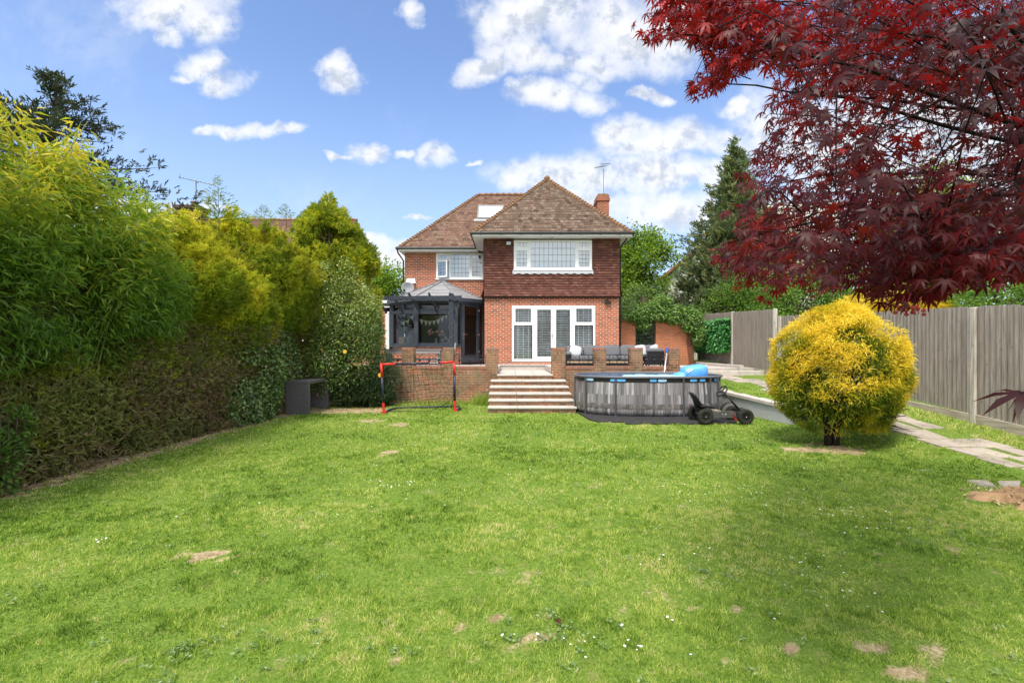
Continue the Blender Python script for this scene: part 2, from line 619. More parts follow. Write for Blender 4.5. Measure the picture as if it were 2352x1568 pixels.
def _fan(n=5, spread=0.75, w=0.16):
    V = []; Fc = []
    for i in range(n):
        a = (i / (n - 1) - .5) * 2 * spread
        L = 1.0 - .35 * abs(i / (n - 1) - .5) * 2
        y0 = .30 * abs(math.sin(i * 2.1))
        dxn, dyn = math.sin(a), math.cos(a)
        nx, ny = dyn, -dxn
        bx, by = dxn * y0 * .2, y0
        V += [(bx - nx * w * .3, by - ny * w * .3, 0), (bx + nx * w * .5 + dxn * L * .5, by + ny * w * .5 + dyn * L * .45, .05),
              (bx + dxn * L * .8, by + dyn * L * .8 - .1, -.10 * (i % 2)), (bx - nx * w * .5 + dxn * L * .35, by - ny * w * .5 + dyn * L * .35, .05)]
        k = i * 4
        Fc += [(k, k + 1, k + 2), (k, k + 2, k + 3)]
    return np.array(V), np.array(Fc)


FAN = _fan()
FAN3 = _fan(3, 0.5, 0.2)


def _maple():
    lobes = [(-122, .40), (-82, .72), (-40, .95), (0, 1.05), (40, .95), (82, .72), (122, .40)]
    V = [(0, 0.0, 0)]
    for i, (a, L) in enumerate(lobes):
        a = RAD(a)
        d = np.array((math.sin(a), math.cos(a))); n = np.array((math.cos(a), -math.sin(a)))
        w = .092 * L + .018
        for (s, r) in ((-1.0, .27), (-1.0, .54), (0, 1.0), (1.0, .54), (1.0, .27)):
            ww = w if r > .5 else w * .78
            q = d * L * r + n * s * ww
            V.append((q[0], q[1], -.30 * (r * L) ** 2 + (.045 if s == 0 and r < 1 else 0.0) - (.10 if r == 1.0 else 0)))
    Fc = []
    N = len(V) - 1
    for i in range(len(lobes)):
        k = 1 + i * 5
        Fc += [(0, k, k + 4), (k, k + 1, k + 3), (k, k + 3, k + 4), (k + 1, k + 2, k + 3)]
        if i < len(lobes) - 1:
            Fc.append((0, k + 4, k + 5))
    return np.array(V), np.array(Fc)


MAPLE = _maple()


def unit(a):
    return a / np.maximum(np.linalg.norm(a, axis=1, keepdims=True), 1e-9)


def leaves(name, P, D, N, L, W, mat, parent=None, shape=LEAF, tint=None, curl=None, smooth=False):
    """one leaf per row: base point P, direction D, blade normal hint N, length L, width W"""
    P = np.asarray(P, float); n = len(P)
    D = unit(np.asarray(D, float))
    S = np.cross(D, N); S = unit(S); Nn = np.cross(S, D)
    L = np.broadcast_to(L, (n,)); W = np.broadcast_to(W, (n,))
    tv, tf = shape
    k = len(tv)
    V = (P[:, None, :] + S[:, None, :] * (tv[None, :, 0:1] * W[:, None, None]) + D[:, None, :] * (tv[None, :, 1:2] * L[:, None, None])
         + Nn[:, None, :] * (tv[None, :, 2:3] * L[:, None, None]))
    Fa = (tf[None, :, :] + (np.arange(n) * k)[:, None, None]).reshape(-1, 3)
    if tint is None: tint = rng.random(n)
    tf_ = np.repeat(np.asarray(tint), len(tf))
    return fast_mesh(name, V.reshape(-1, 3), Fa, mat, parent, tf_, smooth)


def rdir(n, zmin=-1.0):
    d = rng.normal(size=(n, 3)); d = unit(d)
    return d


def P3(px, py, Y):
    """point at depth Y seen at a measured spot of the photograph (used to take sizes off it)"""
    return Vector(((px - CX) * Y / FOC, Y, CAMH - (py - CY) * Y / FOC))


def vnoise(P, s, seed=0):
    """cheap smooth value noise for points (n,3) -> 0..1"""
    r = np.random.default_rng(seed)
    tab = r.random((64, 64, 64)).astype(np.float32)
    q = np.asarray(P) * s + 1000.0
    i = np.floor(q).astype(int); f = q - i; f = f * f * (3 - 2 * f)
    out = 0
    for a in (0, 1):
        for b in (0, 1):
            for c in (0, 1):
                w = (f[:, 0] if a else 1 - f[:, 0]) * (f[:, 1] if b else 1 - f[:, 1]) * (f[:, 2] if c else 1 - f[:, 2])
                out = out + w * tab[(i[:, 0] + a) % 64, (i[:, 1] + b) % 64, (i[:, 2] + c) % 64]
    return out

# ------------------------------------------------------------------ ground
def sstep(a, lo, hi):
    q = np.clip((a - lo) / (hi - lo), 0, 1)
    return q * q * (3 - 2 * q)


RAMP_Y = [-5, 6.0, 8.1, 10.3, 10.9, 13.3, 16, 18.2, 20, 600]
RAMP_Z = [0, 0, .17, .40, .43, .55, .78, .88, 1.0, 1.0]


def wall_x(y):
    return 6.1 - (y - 10.5) * .122


def gz(x, y):
    x = np.asarray(x, float); y = np.asarray(y, float)
    r = np.interp(y, RAMP_Y, RAMP_Z)
    bank = r * sstep(x, 5.75, 6.75)
    step = r * (x > wall_x(y) + 0.04)
    right = np.where(y < 10.3, bank, step)
    lawn = 0.018 * np.sin(x * .9 + 1) * np.cos(y * .7) * sstep(y, 3, 5) * (1 - sstep(y, 10, 12))
    back = np.where((x > -.75) & (x < 1.5) & (y < 18.3), .3, 1.0)
    return np.where((y > 15.02) & (x <= wall_x(y) + .04), back, right + lawn)


def G(px, py):
    Y = CAMH * FOC / (py - CY)
    return ((px - CX) * Y / FOC, Y)


BARE = []
for (px, py, rx, ry, s) in [(468, 1283, 42, 15, 1), (405, 1278, 22, 12, .8), (430, 1258, 18, 8, .6), (895, 1039, 29, 5.5, 1), (845, 967, 40, 3.6, .9), (920, 974, 22, 3.4, .8),
                            (1150, 1415, 24, 14, .7), (1240, 1462, 30, 14, .7), (1060, 1450, 34, 18, .6), (1170, 1338, 12, 7, .8), (1000, 1420, 20, 12, .6), (1300, 1500, 26, 12, .7),
                            (1640, 1360, 12, 9, .8), (1630, 1435, 16, 9, .7), (1690, 1400, 18, 10, .6), (1820, 1490, 26, 8, .8), (1990, 1490, 34, 9, .7), (2130, 1480, 40, 14, .8), (2060, 1545, 36, 12, .8),
                            (700, 1420, 18, 9, .6), (515, 1498, 20, 8, .7), (900, 1510, 26, 12, .6), (1420, 1415, 16, 8, .6), (1345, 1550, 30, 12, .7), (1850, 1033, 62, 8, .9), (1925, 1030, 60, 14, .8),
                            (2200, 1262, 34, 10, .5), (300, 1520, 22, 10, .5), (820, 1230, 14, 6, .5), (1535, 1180, 16, 5, .4), (1240, 1560, 26, 10, .7), (1480, 1540, 24, 9, .6)]:
    x, y = G(px, py)
    BARE.append((x, y, rx * y / FOC * 1.25, ry * y * y / (FOC * CAMH) * 1.25, s))


def bare(x, y):
    """how far the turf is worn away, 0..1"""
    P = np.stack([x, y, np.zeros_like(x)], 1)
    n = vnoise(P, 6.0, 1) * .5 + vnoise(P, 19.0, 2) * .5
    b = np.zeros_like(x)
    for (cx, cy, rx, ry, s) in BARE:
        d = 1 - np.sqrt(((x - cx) / rx) ** 2 + ((y - cy) / ry) ** 2)
        b = np.maximum(b, np.clip((d + (n - .5) * 1.8) * 1.7, 0, 1) * s)
    b = np.maximum(b, np.clip((n - .70 + .035 * (y < 3.6)) * 4, 0, .45))
    hedge = 1 - sstep(x + (n - .5) * .9, -5.72, -5.25)
    b = np.maximum(b, hedge * .75)
    wallstrip = sstep(y + (n - .5) * 1.1, 14.1, 14.7) * (x < 5.5) * .6
    tab = (1 - sstep(np.hypot((x + 4.4) / 1.5, (y - 12.9) / .7) + (n - .5), .6, 1.1)) * .8
    return np.maximum(np.maximum(b, wallstrip), tab)


gx = np.unique(np.concatenate([[-600, -250, -120, -60, -30, -20], np.arange(-14, 14.01, .1), [16, 20, 30, 60, 120, 250, 600]]))
gy = np.unique(np.concatenate([[-300, -100, -40, -15, -6], np.arange(-2, 15, .1), np.arange(15, 22.1, .25), [24, 28, 34, 45, 60, 100, 250, 700]]))
GX, GY = np.meshgrid(gx, gy)
gv = np.stack([GX.ravel(), GY.ravel(), gz(GX.ravel(), GY.ravel())], 1)
nx_, ny_ = len(gx), len(gy)
ii = (np.arange(ny_ - 1)[:, None] * nx_ + np.arange(nx_ - 1)[None, :]).ravel()
gf = np.stack([ii, ii + 1, ii + 1 + nx_, ii + nx_], 1)
m, t, p = principled('turf_soil', 0.95, 0.1)
o = coords(t)
at = t.node('ShaderNodeAttribute', attribute_name='bare')
n1 = t.noise(o, 1.1, 5, 0.6); n2 = t.noise(o, 38, 5, 0.7); n3 = t.noise(o, 6, 4, 0.6)
turf = t.ramp(n2, [(0.3, (0.06, 0.11, 0.016)), (0.5, (0.14, 0.22, 0.03)), (0.72, (0.27, 0.30, 0.08))])
turf = t.mix(t.smooth(n1, 0.4, 0.65, 0, 0.5), turf, (0.11, 0.19, 0.025))
turf = t.mix(t.smooth(n3, 0.55, 0.72, 0, 0.5), turf, (0.30, 0.25, 0.10))
soil = t.ramp(n2, [(0.3, (0.26, 0.18, 0.09)), (0.55, (0.50, 0.40, 0.24)), (0.75, (0.66, 0.57, 0.39))])
shade = t.ramp(n3, [(0.35, (0.55, 0.5, 0.45)), (0.6, (1, 1, 1))])
soil = t.mix(1.0, soil, shade, blend='MULTIPLY')
f = t.smooth(t.m('ADD', at.outputs['Fac'], t.m('MULTIPLY', t.m('SUBTRACT', n2, 0.5), 0.5)), 0.25, 0.6)
t.l.new(t.mix(f, turf, soil), p.inputs['Base Color'])
bump(t, p, n2, 0.6, 0.03)
ground = fast_mesh('ground', gv, gf, m, None, None, True)
ab = ground.data.attributes.new('bare', 'FLOAT', 'POINT')
inside = (np.abs(gv[:, 0]) < 14.5) & (gv[:, 1] > -2) & (gv[:, 1] < 15)
bv = np.zeros(len(gv)); bv[inside] = bare(gv[inside, 0], gv[inside, 1])
bv[(gv[:, 0] > 6) & inside] *= .6
ab.data.foreach_set('value', bv.astype(np.float32))
tag(ground, kind='structure')

# ------------------------------------------------------------------ grass blades: stuff
def grass_points():
    out = []
    for (y0, y1, k) in ((1.75, 3, 1.0), (3, 5, 1.0), (5, 8, 1.0), (8, 14.9, 1.0)):
        x0, x1 = (-max(2.4, 1.25 * y1), max(2.4, 1.25 * y1))
        x0, x1 = max(x0, -5.7), min(x1, 8.5)
        ymid = math.sqrt(y0 * y1)
        dens = min(17000, 18000 * (2.6 / ymid) ** 1.9) * k
        n = int((x1 - x0) * (y1 - y0) * dens)
        q = np.stack([rng.uniform(x0, x1, n), rng.uniform(y0, y1, n)], 1)
        out.append(q)
    return np.concatenate(out)


gp = grass_points()
x, y = gp[:, 0], gp[:, 1]
bb = bare(x, y)
P = np.stack([x, y, np.zeros_like(x)], 1)
pn = vnoise(P, 1.1, 5); tuft = vnoise(P, 7.5, 6); fine = vnoise(P, 22.0, 7)
keep = rng.random(len(x)) > bb * 1.22
keep &= rng.random(len(x)) < (.22 + 1.25 * fine * tuft * 2.0)
# off the paths, the steps, the pool mat and the retaining wall
keep &= ~((x > 6.62) & (x < 7.68) & (rng.random(len(x)) < .82))
keep &= ~((x > -.8) & (x < 1.75) & (y > 12.3))
keep &= ~((x > 1.55) & (x < 5.0) & (y > 10.75) & (y < 14))
keep &= ~((np.abs(x - wall_x(y)) < .2) & (y > 10.2))
keep &= ~((x < wall_x(y)) & (y > 14.7))
x, y, pn, tuft, fine = x[keep], y[keep], pn[keep], tuft[keep], fine[keep]
n = len(x)
z = gz(x, y) - .004
D = np.stack([rng.normal(0, .55, n), rng.normal(0, .55, n), np.ones(n)], 1)
h = (.014 + .016 * rng.random(n) + .034 * tuft * tuft) * (.75 + .05 * np.clip(y, 0, 10)) * np.where(x > 7.6, 1.6, 1)
w = .0031 * np.clip(y / 2.4, 1, 4.2) * rng.uniform(.7, 1.4, n)
tint = np.clip(.16 + .46 * pn + .46 * (rng.random(n) - .5) + .62 * (fine - .5) + .30 * (vnoise(np.stack([x, y, z], 1), 3.6, 9) - .5) + .35 * np.clip(bb[keep], 0, .6) + np.where(x > 7.5, .22, 0) + .08 * (rng.random(n) < .08) * 4, 0, 1)
gm = leaf_mat('grass_blade', [(0.0, (0.055, 0.12, 0.012)), (0.28, (0.17, 0.285, 0.030)), (0.52, (0.345, 0.465, 0.068)), (0.78, (0.53, 0.57, 0.155)), (1.0, (0.68, 0.58, 0.31))],
              rough=0.6, spec=0.25, trans=0.35)
gr = leaves('grass', np.stack([x, y, z], 1), D, rdir(n), h, w, gm, None, BLADE, tint)
tag(gr, 'short patchy mown grass of the lawn', 'grass', kind='stuff')

# clover and plantain rosettes in the turf
cl = []
for _ in range(110):
    yy = 1.9 * (7.0 / 1.9) ** rng.random()
    xx = rng.uniform(-1.1, 1.1) * yy
    cl.append((max(-5.0, min(5.3, xx)), yy))
for (px, py, k, s) in [(1330, 1470, 12, .35), (420, 1530, 14, .3), (620, 1510, 10, .35), (1650, 1330, 8, .3), (1280, 1440, 8, .3), (1850, 1340, 8, .3), (2250, 1225, 8, .3)]:
    cx, cy = G(px, py)
    cl += [(cx + rng.normal(0, s * .5), cy + rng.normal(0, s * .4)) for _ in range(k)]
cp = np.repeat(np.array(cl), 9, axis=0)
cp = cp + rng.normal(0, .022, cp.shape)
n = len(cp)
D = np.stack([rng.normal(size=n), rng.normal(size=n), rng.uniform(.1, .8, n)], 1)
wm = leaf_mat('weed_leaf', [(0, (0.09, 0.17, 0.05)), (0.5, (0.17, 0.26, 0.09)), (1, (0.30, 0.38, 0.18))], trans=0.25, rough=0.45)
wd = leaves('weeds', np.stack([cp[:, 0], cp[:, 1], gz(cp[:, 0], cp[:, 1]) + rng.uniform(.008, .03, n)], 1), D, np.tile([0, 0, 1.], (n, 1)) + rng.normal(0, .3, (n, 3)),
            rng.uniform(.012, .030, n), rng.uniform(.010, .018, n), wm, None, LEAF)
tag(wd, 'broad-leaved clover and plantain weeds scattered through the lawn', 'weeds', kind='stuff')

# daisies
dp = []
for (px, py, k, s) in [(1275, 945, 26, 26), (1320, 952, 22, 20), (1240, 985, 6, 30), (870, 1075, 6, 14), (880, 1120, 12, 25), (930, 1112, 6, 14), (1130, 1010, 5, 60), (225, 1250, 6, 18),
                       (1700, 1130, 22, 80), (1780, 1160, 10, 50), (1950, 1190, 14, 45), (2010, 1225, 16, 50), (2110, 1085, 8, 14), (1330, 1490, 4, 40), (1170, 1480, 3, 40), (1500, 1440, 3, 50),
                       (1560, 1290, 12, 70), (1850, 1290, 14, 80), (1420, 1500, 8, 60), (1900, 1400, 10, 90), (1050, 1150, 10, 120), (1400, 1050, 16, 140), (600, 1180, 10, 150), (1700, 1010, 10, 80)]:
    for _ in range(k):
        qx, qy = px + rng.normal(0, s), py + rng.normal(0, s * .22)
        if qy > 940 and 10 < qx < 2340:
            a, b = G(qx, qy)
            if not (1.5 < a < 5.1 and b > 10.6) and not (-.8 < a < 1.8 and b > 12.2) and a > -5.2: dp.append((a, b))
dp = np.array(dp)
mbv, mbf = [], []
for (a, b) in dp:
    r = rng.uniform(.004, .0075) * (1 + .05 * b)
    z0 = float(gz(a, b)) + rng.uniform(.03, .055)
    tx, ty = rng.normal(0, .25, 2)
    i = len(mbv)
    mbv.append((a, b, z0 + .003))
    for k in range(8):
        an = 2 * PI * k / 8
        xx, yy = r * math.cos(an), r * math.sin(an)
        mbv.append((a + xx, b + yy, z0 + xx * tx + yy * ty))
    mbf += [(i, i + 1 + k, i + 1 + (k + 1) % 8) for k in range(8)]
dm = flat('daisy_petal', (0.78, 0.77, 0.72), 0.7, var=.05)
dz_ = fast_mesh('daisies', mbv, mbf, dm)
tag(dz_, 'small white daisies dotted over the lawn', 'daisies', kind='stuff')

# ------------------------------------------------------------------ sloping side path of worn flagstones
stone = flat('flagstone', (0.36, 0.31, 0.25), 0.9, 0.15, var=.40, scale=2.2, bumps=.5)
mb = MB()
yy = 4.6
while yy < 16.4:
    L = random.uniform(.42, .75)
    xs = [6.62, 6.62 + random.uniform(.35, .62), 7.66]
    for a, b in zip(xs[:-1], xs[1:]):
        g = random.uniform(.012, .03)
        if random.random() < .16: continue
        j = lambda: random.uniform(-.085, .085)
        q = [(a + g + j(), yy + g + j() * .5), (b - g + j(), yy + g + j() * .5), (b - g + j(), yy + L - g + j() * .5), (a + g + j(), yy + L - g + j() * .5)]
        zz = [float(gz(max(qx, 6.8), qy)) for qx, qy in q]
        mb.hexa([(qx, qy, zq - .05) for (qx, qy), zq in zip(q, zz)] + [(qx, qy, zq + .02) for (qx, qy), zq in zip(q, zz)])
    yy += L
tag(mb.build('path', stone, bevel=.008), kind='structure')

for (lab, pts) in [("flat grey stepping stone sunk in the grass left of its neighbour, near the orange stump", [(2215, 1105), (2270, 1104), (2290, 1121), (2248, 1117)]),
                   ("grey stepping stone sunk in the grass beside the picture edge above the stump", [(2290, 1107), (2345, 1106), (2340, 1122), (2298, 1120)])]:
    mb = MB()
    q = [G(*a) for a in pts][::-1]
    mb.hexa([(a, b, -.02) for a, b in q] + [(a, b, .018) for a, b in q])
    s = mb.build('stepping_stone', stone, bevel=.006)
    tag(s, lab, 'stepping stone', 'stepping stones by the stump')

# ------------------------------------------------------------------ old stump at the right edge
bark = flat('stump_wood', (0.40, 0.25, 0.13), 0.9, 0.1, var=.4, scale=5, bumps=.8, dark=(0.12, 0.08, 0.05))
cx, cy = 5.48, 5.05
mb = MB()
N, M_ = 40, 10
grid = []
for j in range(M_ + 1):
    row = []
    for a in range(N):
        an = 2 * PI * a / N
        R_ = .50 * (1 + .28 * math.sin(an * 3 + .6) + .15 * math.sin(an * 7))
        rr = R_ * j / M_
        hgt = .15 * (1 - (j / M_) ** 1.5) * (1 + .3 * math.sin(an * 5 + j)) + random.uniform(-.012, .012) - .01
        row.append((cx + rr * math.cos(an) * 1.15, cy + rr * math.sin(an) * .8, hgt))
    grid.append(row)
for j in range(M_):
    for a in range(N):
        b = (a + 1) % N
        mb.quad(grid[j][a], grid[j + 1][a], grid[j + 1][b], grid[j][b])
st = thing('tree_stump', 'rotted orange-brown tree stump and wood chips at the lawn edge', 'tree stump', (cx, cy, 0))
mb.build('stump_mound', bark, st, smooth=True)
mb = MB()
for k in range(70):
    an = random.uniform(0, 2 * PI); r_ = random.uniform(.15, .85)
    a_ = (cx + math.cos(an) * r_ * .9, cy + math.sin(an) * r_ * .6, max(.012, .15 * (1 - (r_ / .62) ** 1.5)) + .012)
    d_ = random.uniform(0, PI); l_ = random.uniform(.02, .07)
    mb.bar(a_, (a_[0] + math.cos(d_) * l_, a_[1] + math.sin(d_) * l_, a_[2] + random.uniform(-.01, .02)), .018, .008)
wc_ = mb.build('wood_chips', flat('wood_chip', (.46, .34, .19), .9, .1, var=.4, scale=20), st)
wc_['kind'] = 'stuff'
# the fallen maple leaf on the lawn is built with the maple below

# ------------------------------------------------------------------ brick, stone and render
BR_WALL = brick_mat('house_brick', [(0.14, 0.05, 0.045), (0.36, 0.075, 0.04), (0.47, 0.095, 0.042), (0.50, 0.13, 0.065), (0.25, 0.07, 0.055)], (0.62, 0.48, 0.33), (0.30, 0.14, 0.09), .18)
BR_OLD = brick_mat('garden_brick', [(0.13, 0.07, 0.05), (0.34, 0.13, 0.075), (0.42, 0.17, 0.09), (0.22, 0.13, 0.09), (0.48, 0.15, 0.08)], (0.44, 0.37, 0.28), (0.27, 0.20, 0.12), .55, lichen=1.0, moss=.55, mottle=True)
BR_EDGE = brick_mat('garden_brick_on_edge', [(0.26, 0.10, 0.07), (0.40, 0.14, 0.085), (0.33, 0.15, 0.10)], (0.30, 0.24, 0.17), (0.20, 0.15, 0.10), .5, lichen=.9, bw=.075, rh=.225, moss=.4)
BR_SIDE = brick_mat('gate_wall_brick', [(0.30, 0.10, 0.05), (0.46, 0.135, 0.055), (0.52, 0.165, 0.07), (0.36, 0.12, 0.07)], (0.48, 0.30, 0.18), (0.36, 0.14, 0.07), .3)
SLAB = flat('terrace_slab', (0.50, 0.45, 0.40), 0.85, 0.2, var=.14, scale=4, bumps=.15)
BLOCK = brick_mat('pale_block', [(0.42, 0.42, 0.42), (0.47, 0.47, 0.46), (0.44, 0.45, 0.46)], (0.36, 0.36, 0.35), (0.34, 0.33, 0.30), .35, bw=.45, rh=.225, msize=.006)
COPE = flat('coping_stone', (0.50, 0.45, 0.39), 0.9, 0.15, var=.2, scale=5, bumps=.3)

# terrace: paving behind the wall, and the sunk landing at the head of the steps
mb = MB()
TZ = 1.08
mb.box(-5.4, -.43, 15.12, 18.07, .9, TZ)
mb.box(1.22, 5.45, 15.12, 18.07, .9, TZ)
mb.box(-5.4, 5.45, 18.071, 21.6, .9, TZ - .04)
tag(mb.build('terrace', SLAB), kind='structure')
mb = MB()
xx = -.60
for k in range(5):
    mb.box(xx + .004, xx + .62, 18.03, 18.5, TZ - .038, TZ + .002); xx += .626
mb.box(-.46, 1.75, 18.075, 18.3, .80, TZ - .040)
tag(mb.build('terrace_nosing', SLAB, bevel=.006), kind='structure')

# the terrace retaining wall, in two halves either side of the steps
def pillar(root, x0, x1, ztop, tint=0.0):
    mb = MB(); mb.box(x0, x1, 14.77, 15.12, 0, ztop - .11)
    pl = mb.build('pillar', BR_OLD, root, bevel=.008)
    mb = MB(); mb.box(x0 - .004, x1 + .004, 14.766, 15.124, ztop - .11, ztop)
    mb.build('pillar_cap', BR_EDGE, pl, bevel=.012)


wl = thing('terrace_wall', 'old lichen-spotted brick terrace wall behind the football goal', 'wall', (-2.8, 14.8, 0), group='brick terrace walls beside the steps')
mb = MB(); mb.box(-5.4, -.44, 14.80, 15.09, -.05, 1.02); mb.build('wall', BR_OLD, wl, bevel=.006)
mb = MB(); mb.box(-5.4, -.44, 14.79, 15.10, 1.02, 1.125); mb.build('coping', BR_EDGE, wl, bevel=.012)
for a, b in ((-3.37, -3.01), (-2.11, -1.80), (-.79, -.43)):
    pillar(wl, a, b, 1.69)
wr = thing('terrace_wall', 'old lichen-spotted brick terrace wall behind the round pool, in front of the sofa', 'wall', (3.4, 14.8, 0), group='brick terrace walls beside the steps')
mb = MB(); mb.box(1.24, 5.12, 14.80, 15.09, -.05, 1.02); mb.box(5.20, 5.44, 15.09, 17.9, -.05, 1.06); mb.build('wall', BR_OLD, wr, bevel=.006)
mb = MB(); mb.box(1.24, 5.12, 14.79, 15.10, 1.02, 1.125); mb.build('coping', BR_EDGE, wr, bevel=.012)
for a, b in ((1.22, 1.64), (2.52, 2.88), (3.62, 4.00), (4.80, 5.13)):
    pillar(wr, a, b, 1.69)

# steps
sp = thing('garden_steps', 'brick garden steps with pale stone treads up to the terrace', 'steps', (.5, 12.4, 0))
TR = [(.150, 12.36, 1.67), (.295, 12.74, 1.645), (.440, 13.12, 1.625), (.587, 13.55, 1.605), (.733, 14.04, 1.585), (.880, 14.53, 1.24)]
for i, (zt, y0, xr) in enumerate(TR):
    y1 = TR[i + 1][1] + .06 if i < 5 else 18.10
    xl = -.63 if i < 5 else -.46
    mb = MB(); mb.box(xl + .02, xr - .03, y0 + .035, (TR[i + 1][1] + .034 if i < 5 else 18.06), -.03, zt - .042)
    mb.build('riser', BR_OLD, sp, bevel=.004)
    mb = MB()
    n_ = 3
    for k in range(n_):
        a = xl + (xr - xl) * k / n_; b = xl + (xr - xl) * (k + 1) / n_
        mb.box(a + .003, b - .003, y0, y1, zt - .042, zt)
    mb.build('tread', SLAB, sp, bevel=.007)

# pale block retaining wall along the sloping path, with its coping
gw = thing('block_wall', 'low pale grey block retaining wall beside the pool and sloping path', 'wall', (6.1, 10.5, 0))
mb = MB()
ys = [10.15, 10.9, 13.3, 14.8]
top = lambda y: float(np.interp(y, [10, 10.9, 13.3, 15], [.40, .425, .53, .64]))
for a, b in zip(ys[:-1], ys[1:]):
    xa, xb = wall_x(a), wall_x(b)
    mb.hexa([(xa - .09, a, -.05), (xa + .14, a, -.05), (xb + .14, b, -.05), (xb - .09, b, -.05),
             (xa - .09, a, top(a) - .09), (xa + .14, a, top(a) - .09), (xb + .14, b, top(b) - .09), (xb - .09, b, top(b) - .09)])
mb.build('wall', BLOCK, gw)
cuts = [10.12, 10.95, 12.75, 14.78]
for a, b in zip(cuts[:-1], cuts[1:]):
    mb = MB()
    a += .006; b -= .006
    xa, xb = wall_x(a), wall_x(b)
    mb.hexa([(xa - .13, a, top(a) - .09), (xa + .18, a, top(a) - .09), (xb + .18, b, top(b) - .09), (xb - .13, b, top(b) - .09),
             (xa - .13, a, top(a) + .0), (xa + .18, a, top(a) + .0), (xb + .18, b, top(b) + .0), (xb - .13, b, top(b) + .0)])
    mb.build('coping', COPE, gw, bevel=.012)

# paved corner and kerb where the side path meets the terrace
mb = MB(); mb.box(5.2, 8.3, 16.6, 20.4, .85, 1.0)
tag(mb.build('side_patio', SLAB), kind='structure')
mb = MB()
mb.hexa([(6.2, 16.2, .70), (8.35, 16.0, .70), (8.35, 16.25, .70), (6.2, 16.45, .70), (6.2, 16.2, .93), (8.35, 16.0, .93), (8.35, 16.25, .93), (6.2, 16.45, .93)])
mb.hexa([(7.75, 16.46, .8), (7.9, 16.46, .8), (7.9, 20.4, .8), (7.75, 20.4, .8), (7.75, 16.46, 1.10), (7.9, 16.46, 1.10), (7.9, 20.4, 1.12), (7.75, 20.4, 1.12)])
tag(mb.build('kerb', COPE, bevel=.01), kind='structure')

# ------------------------------------------------------------------ the house
WHITE = flat('white_upvc', (0.82, 0.82, 0.81), 0.4, 0.4, var=.03)
BOARD = flat('white_board', (0.74, 0.75, 0.76), 0.55, 0.3, var=.06)
BLACKP = flat('black_plastic', (0.022, 0.023, 0.025), 0.4, 0.4, var=.2)
LEAD = flat('lead_strip', (0.10, 0.105, 0.11), 0.5, 0.4, var=.2)
LEADF = flat('lead_flashing', (0.46, 0.47, 0.48), 0.6, 0.4, var=.25, scale=14)
GLASS = glass_mat('window_glass', refl=.20)
DGLASS = glass_mat('dark_glass', tint=(.62, .68, .66), refl=.028)
CGLASS = glass_mat('clear_glass', refl=.05)
NET = flat('net_curtain', (0.60, 0.66, 0.70), 0.9, 0.1, var=.10, scale=2.5)
ROOM = flat('room_plaster', (0.22, 0.21, 0.19), 0.9, 0.1)
BLIND = flat('white_blind', (0.80, 0.79, 0.74), 0.6, 0.2, var=.04)
CHROME = flat('chrome', (0.75, 0.75, 0.75), 0.2, 0.5, metallic=1.0, var=.05)
ROOF_F = tile_mat('wing_roof_tiles', [(0.08, 0.052, 0.04), (0.24, 0.155, 0.11), (0.17, 0.105, 0.075), (0.34, 0.255, 0.185), (0.20, 0.12, 0.085)], bw=.165, rh=.144, moss_amt=.85, pale=.16)
ROOF_M = tile_mat('main_roof_tiles', [(0.11, 0.062, 0.045), (0.29, 0.165, 0.115), (0.21, 0.118, 0.085), (0.34, 0.22, 0.16), (0.25, 0.13, 0.092)], bw=.165, rh=.144, moss_amt=.85, pale=.14)
HANG = tile_mat('hung_tiles', [(0.085, 0.036, 0.028), (0.165, 0.064, 0.043), (0.12, 0.047, 0.034), (0.24, 0.105, 0.07), (0.14, 0.052, 0.037)], rh=.10, moss_amt=.12, moss=(0.07, 0.04, 0.03), gap=.004)
BONNET = flat('hip_tile', (0.25, 0.14, 0.08), 0.9, 0.1, var=.35, scale=9, dark=(.09, .06, .03))

hs_ = thing('brick_house', 'detached red brick house with tile-hung rear wing and brown hipped roof', 'house', (1.5, 19.0, 1.0))


def wall_holes(mb, x0, x1, z0, z1, y0, y1, holes):
    xs = sorted({x0, x1, *[h[0] for h in holes], *[h[1] for h in holes]})
    zs = sorted({z0, z1, *[h[2] for h in holes], *[h[3] for h in holes]})
    for a, b in zip(xs[:-1], xs[1:]):
        run = None
        for c, d in zip(zs[:-1], zs[1:]):
            mx, mz = (a + b) / 2, (c + d) / 2
            solid = not any(h[0] < mx < h[1] and h[2] < mz < h[3] for h in holes)
            if solid:
                run = (run[0], d) if run else (c, d)
            if not solid or d == zs[-1]:
                if run: mb.box(a, b, y0, y1, run[0], run[1])
                run = None


WIN_R = (.07, 3.14, 4.78, 5.93)       # wing, first floor
DOORS = (0.0, 3.27, 1.17, 3.36)       # french doors
WIN_L = (-3.40, -1.27, 4.81, 5.965)   # main house, first floor
mb = MB()
wall_holes(mb, -1.08, 4.20, .9, 3.74, 19.0, 19.25, [DOORS])
mb.box(-1.08, -.83, 19.251, 21.6, .9, 3.74); mb.box(3.95, 4.20, 19.251, 27.3, .9, 5.98)
mb.build('wall', BR_WALL, hs_)
mb = MB()
wall_holes(mb, -1.06, 4.19, 3.745, 6.0, 19.02, 19.24, [WIN_R])
mb.box(-1.06, -.83, 19.241, 21.6, 3.745, 6.0)
mb.box(-1.06, 3.94, 19.25, 21.6, 3.68, 3.735)
mb.build('upper_wall', ROOM, hs_)
mb = MB()
wall_holes(mb, -4.80, -1.09, .9, 6.0, 21.65, 21.9, [WIN_L, (-4.2, -1.5, 1.15, 3.2)])
mb.box(-4.80, -4.55, 21.901, 27.3, .9, 6.0)
mb.box(-4.80, 4.2, 27.301, 27.55, .9, 6.0)
mb.box(-4.54, 3.94, 21.95, 27.29, 3.68, 3.735)
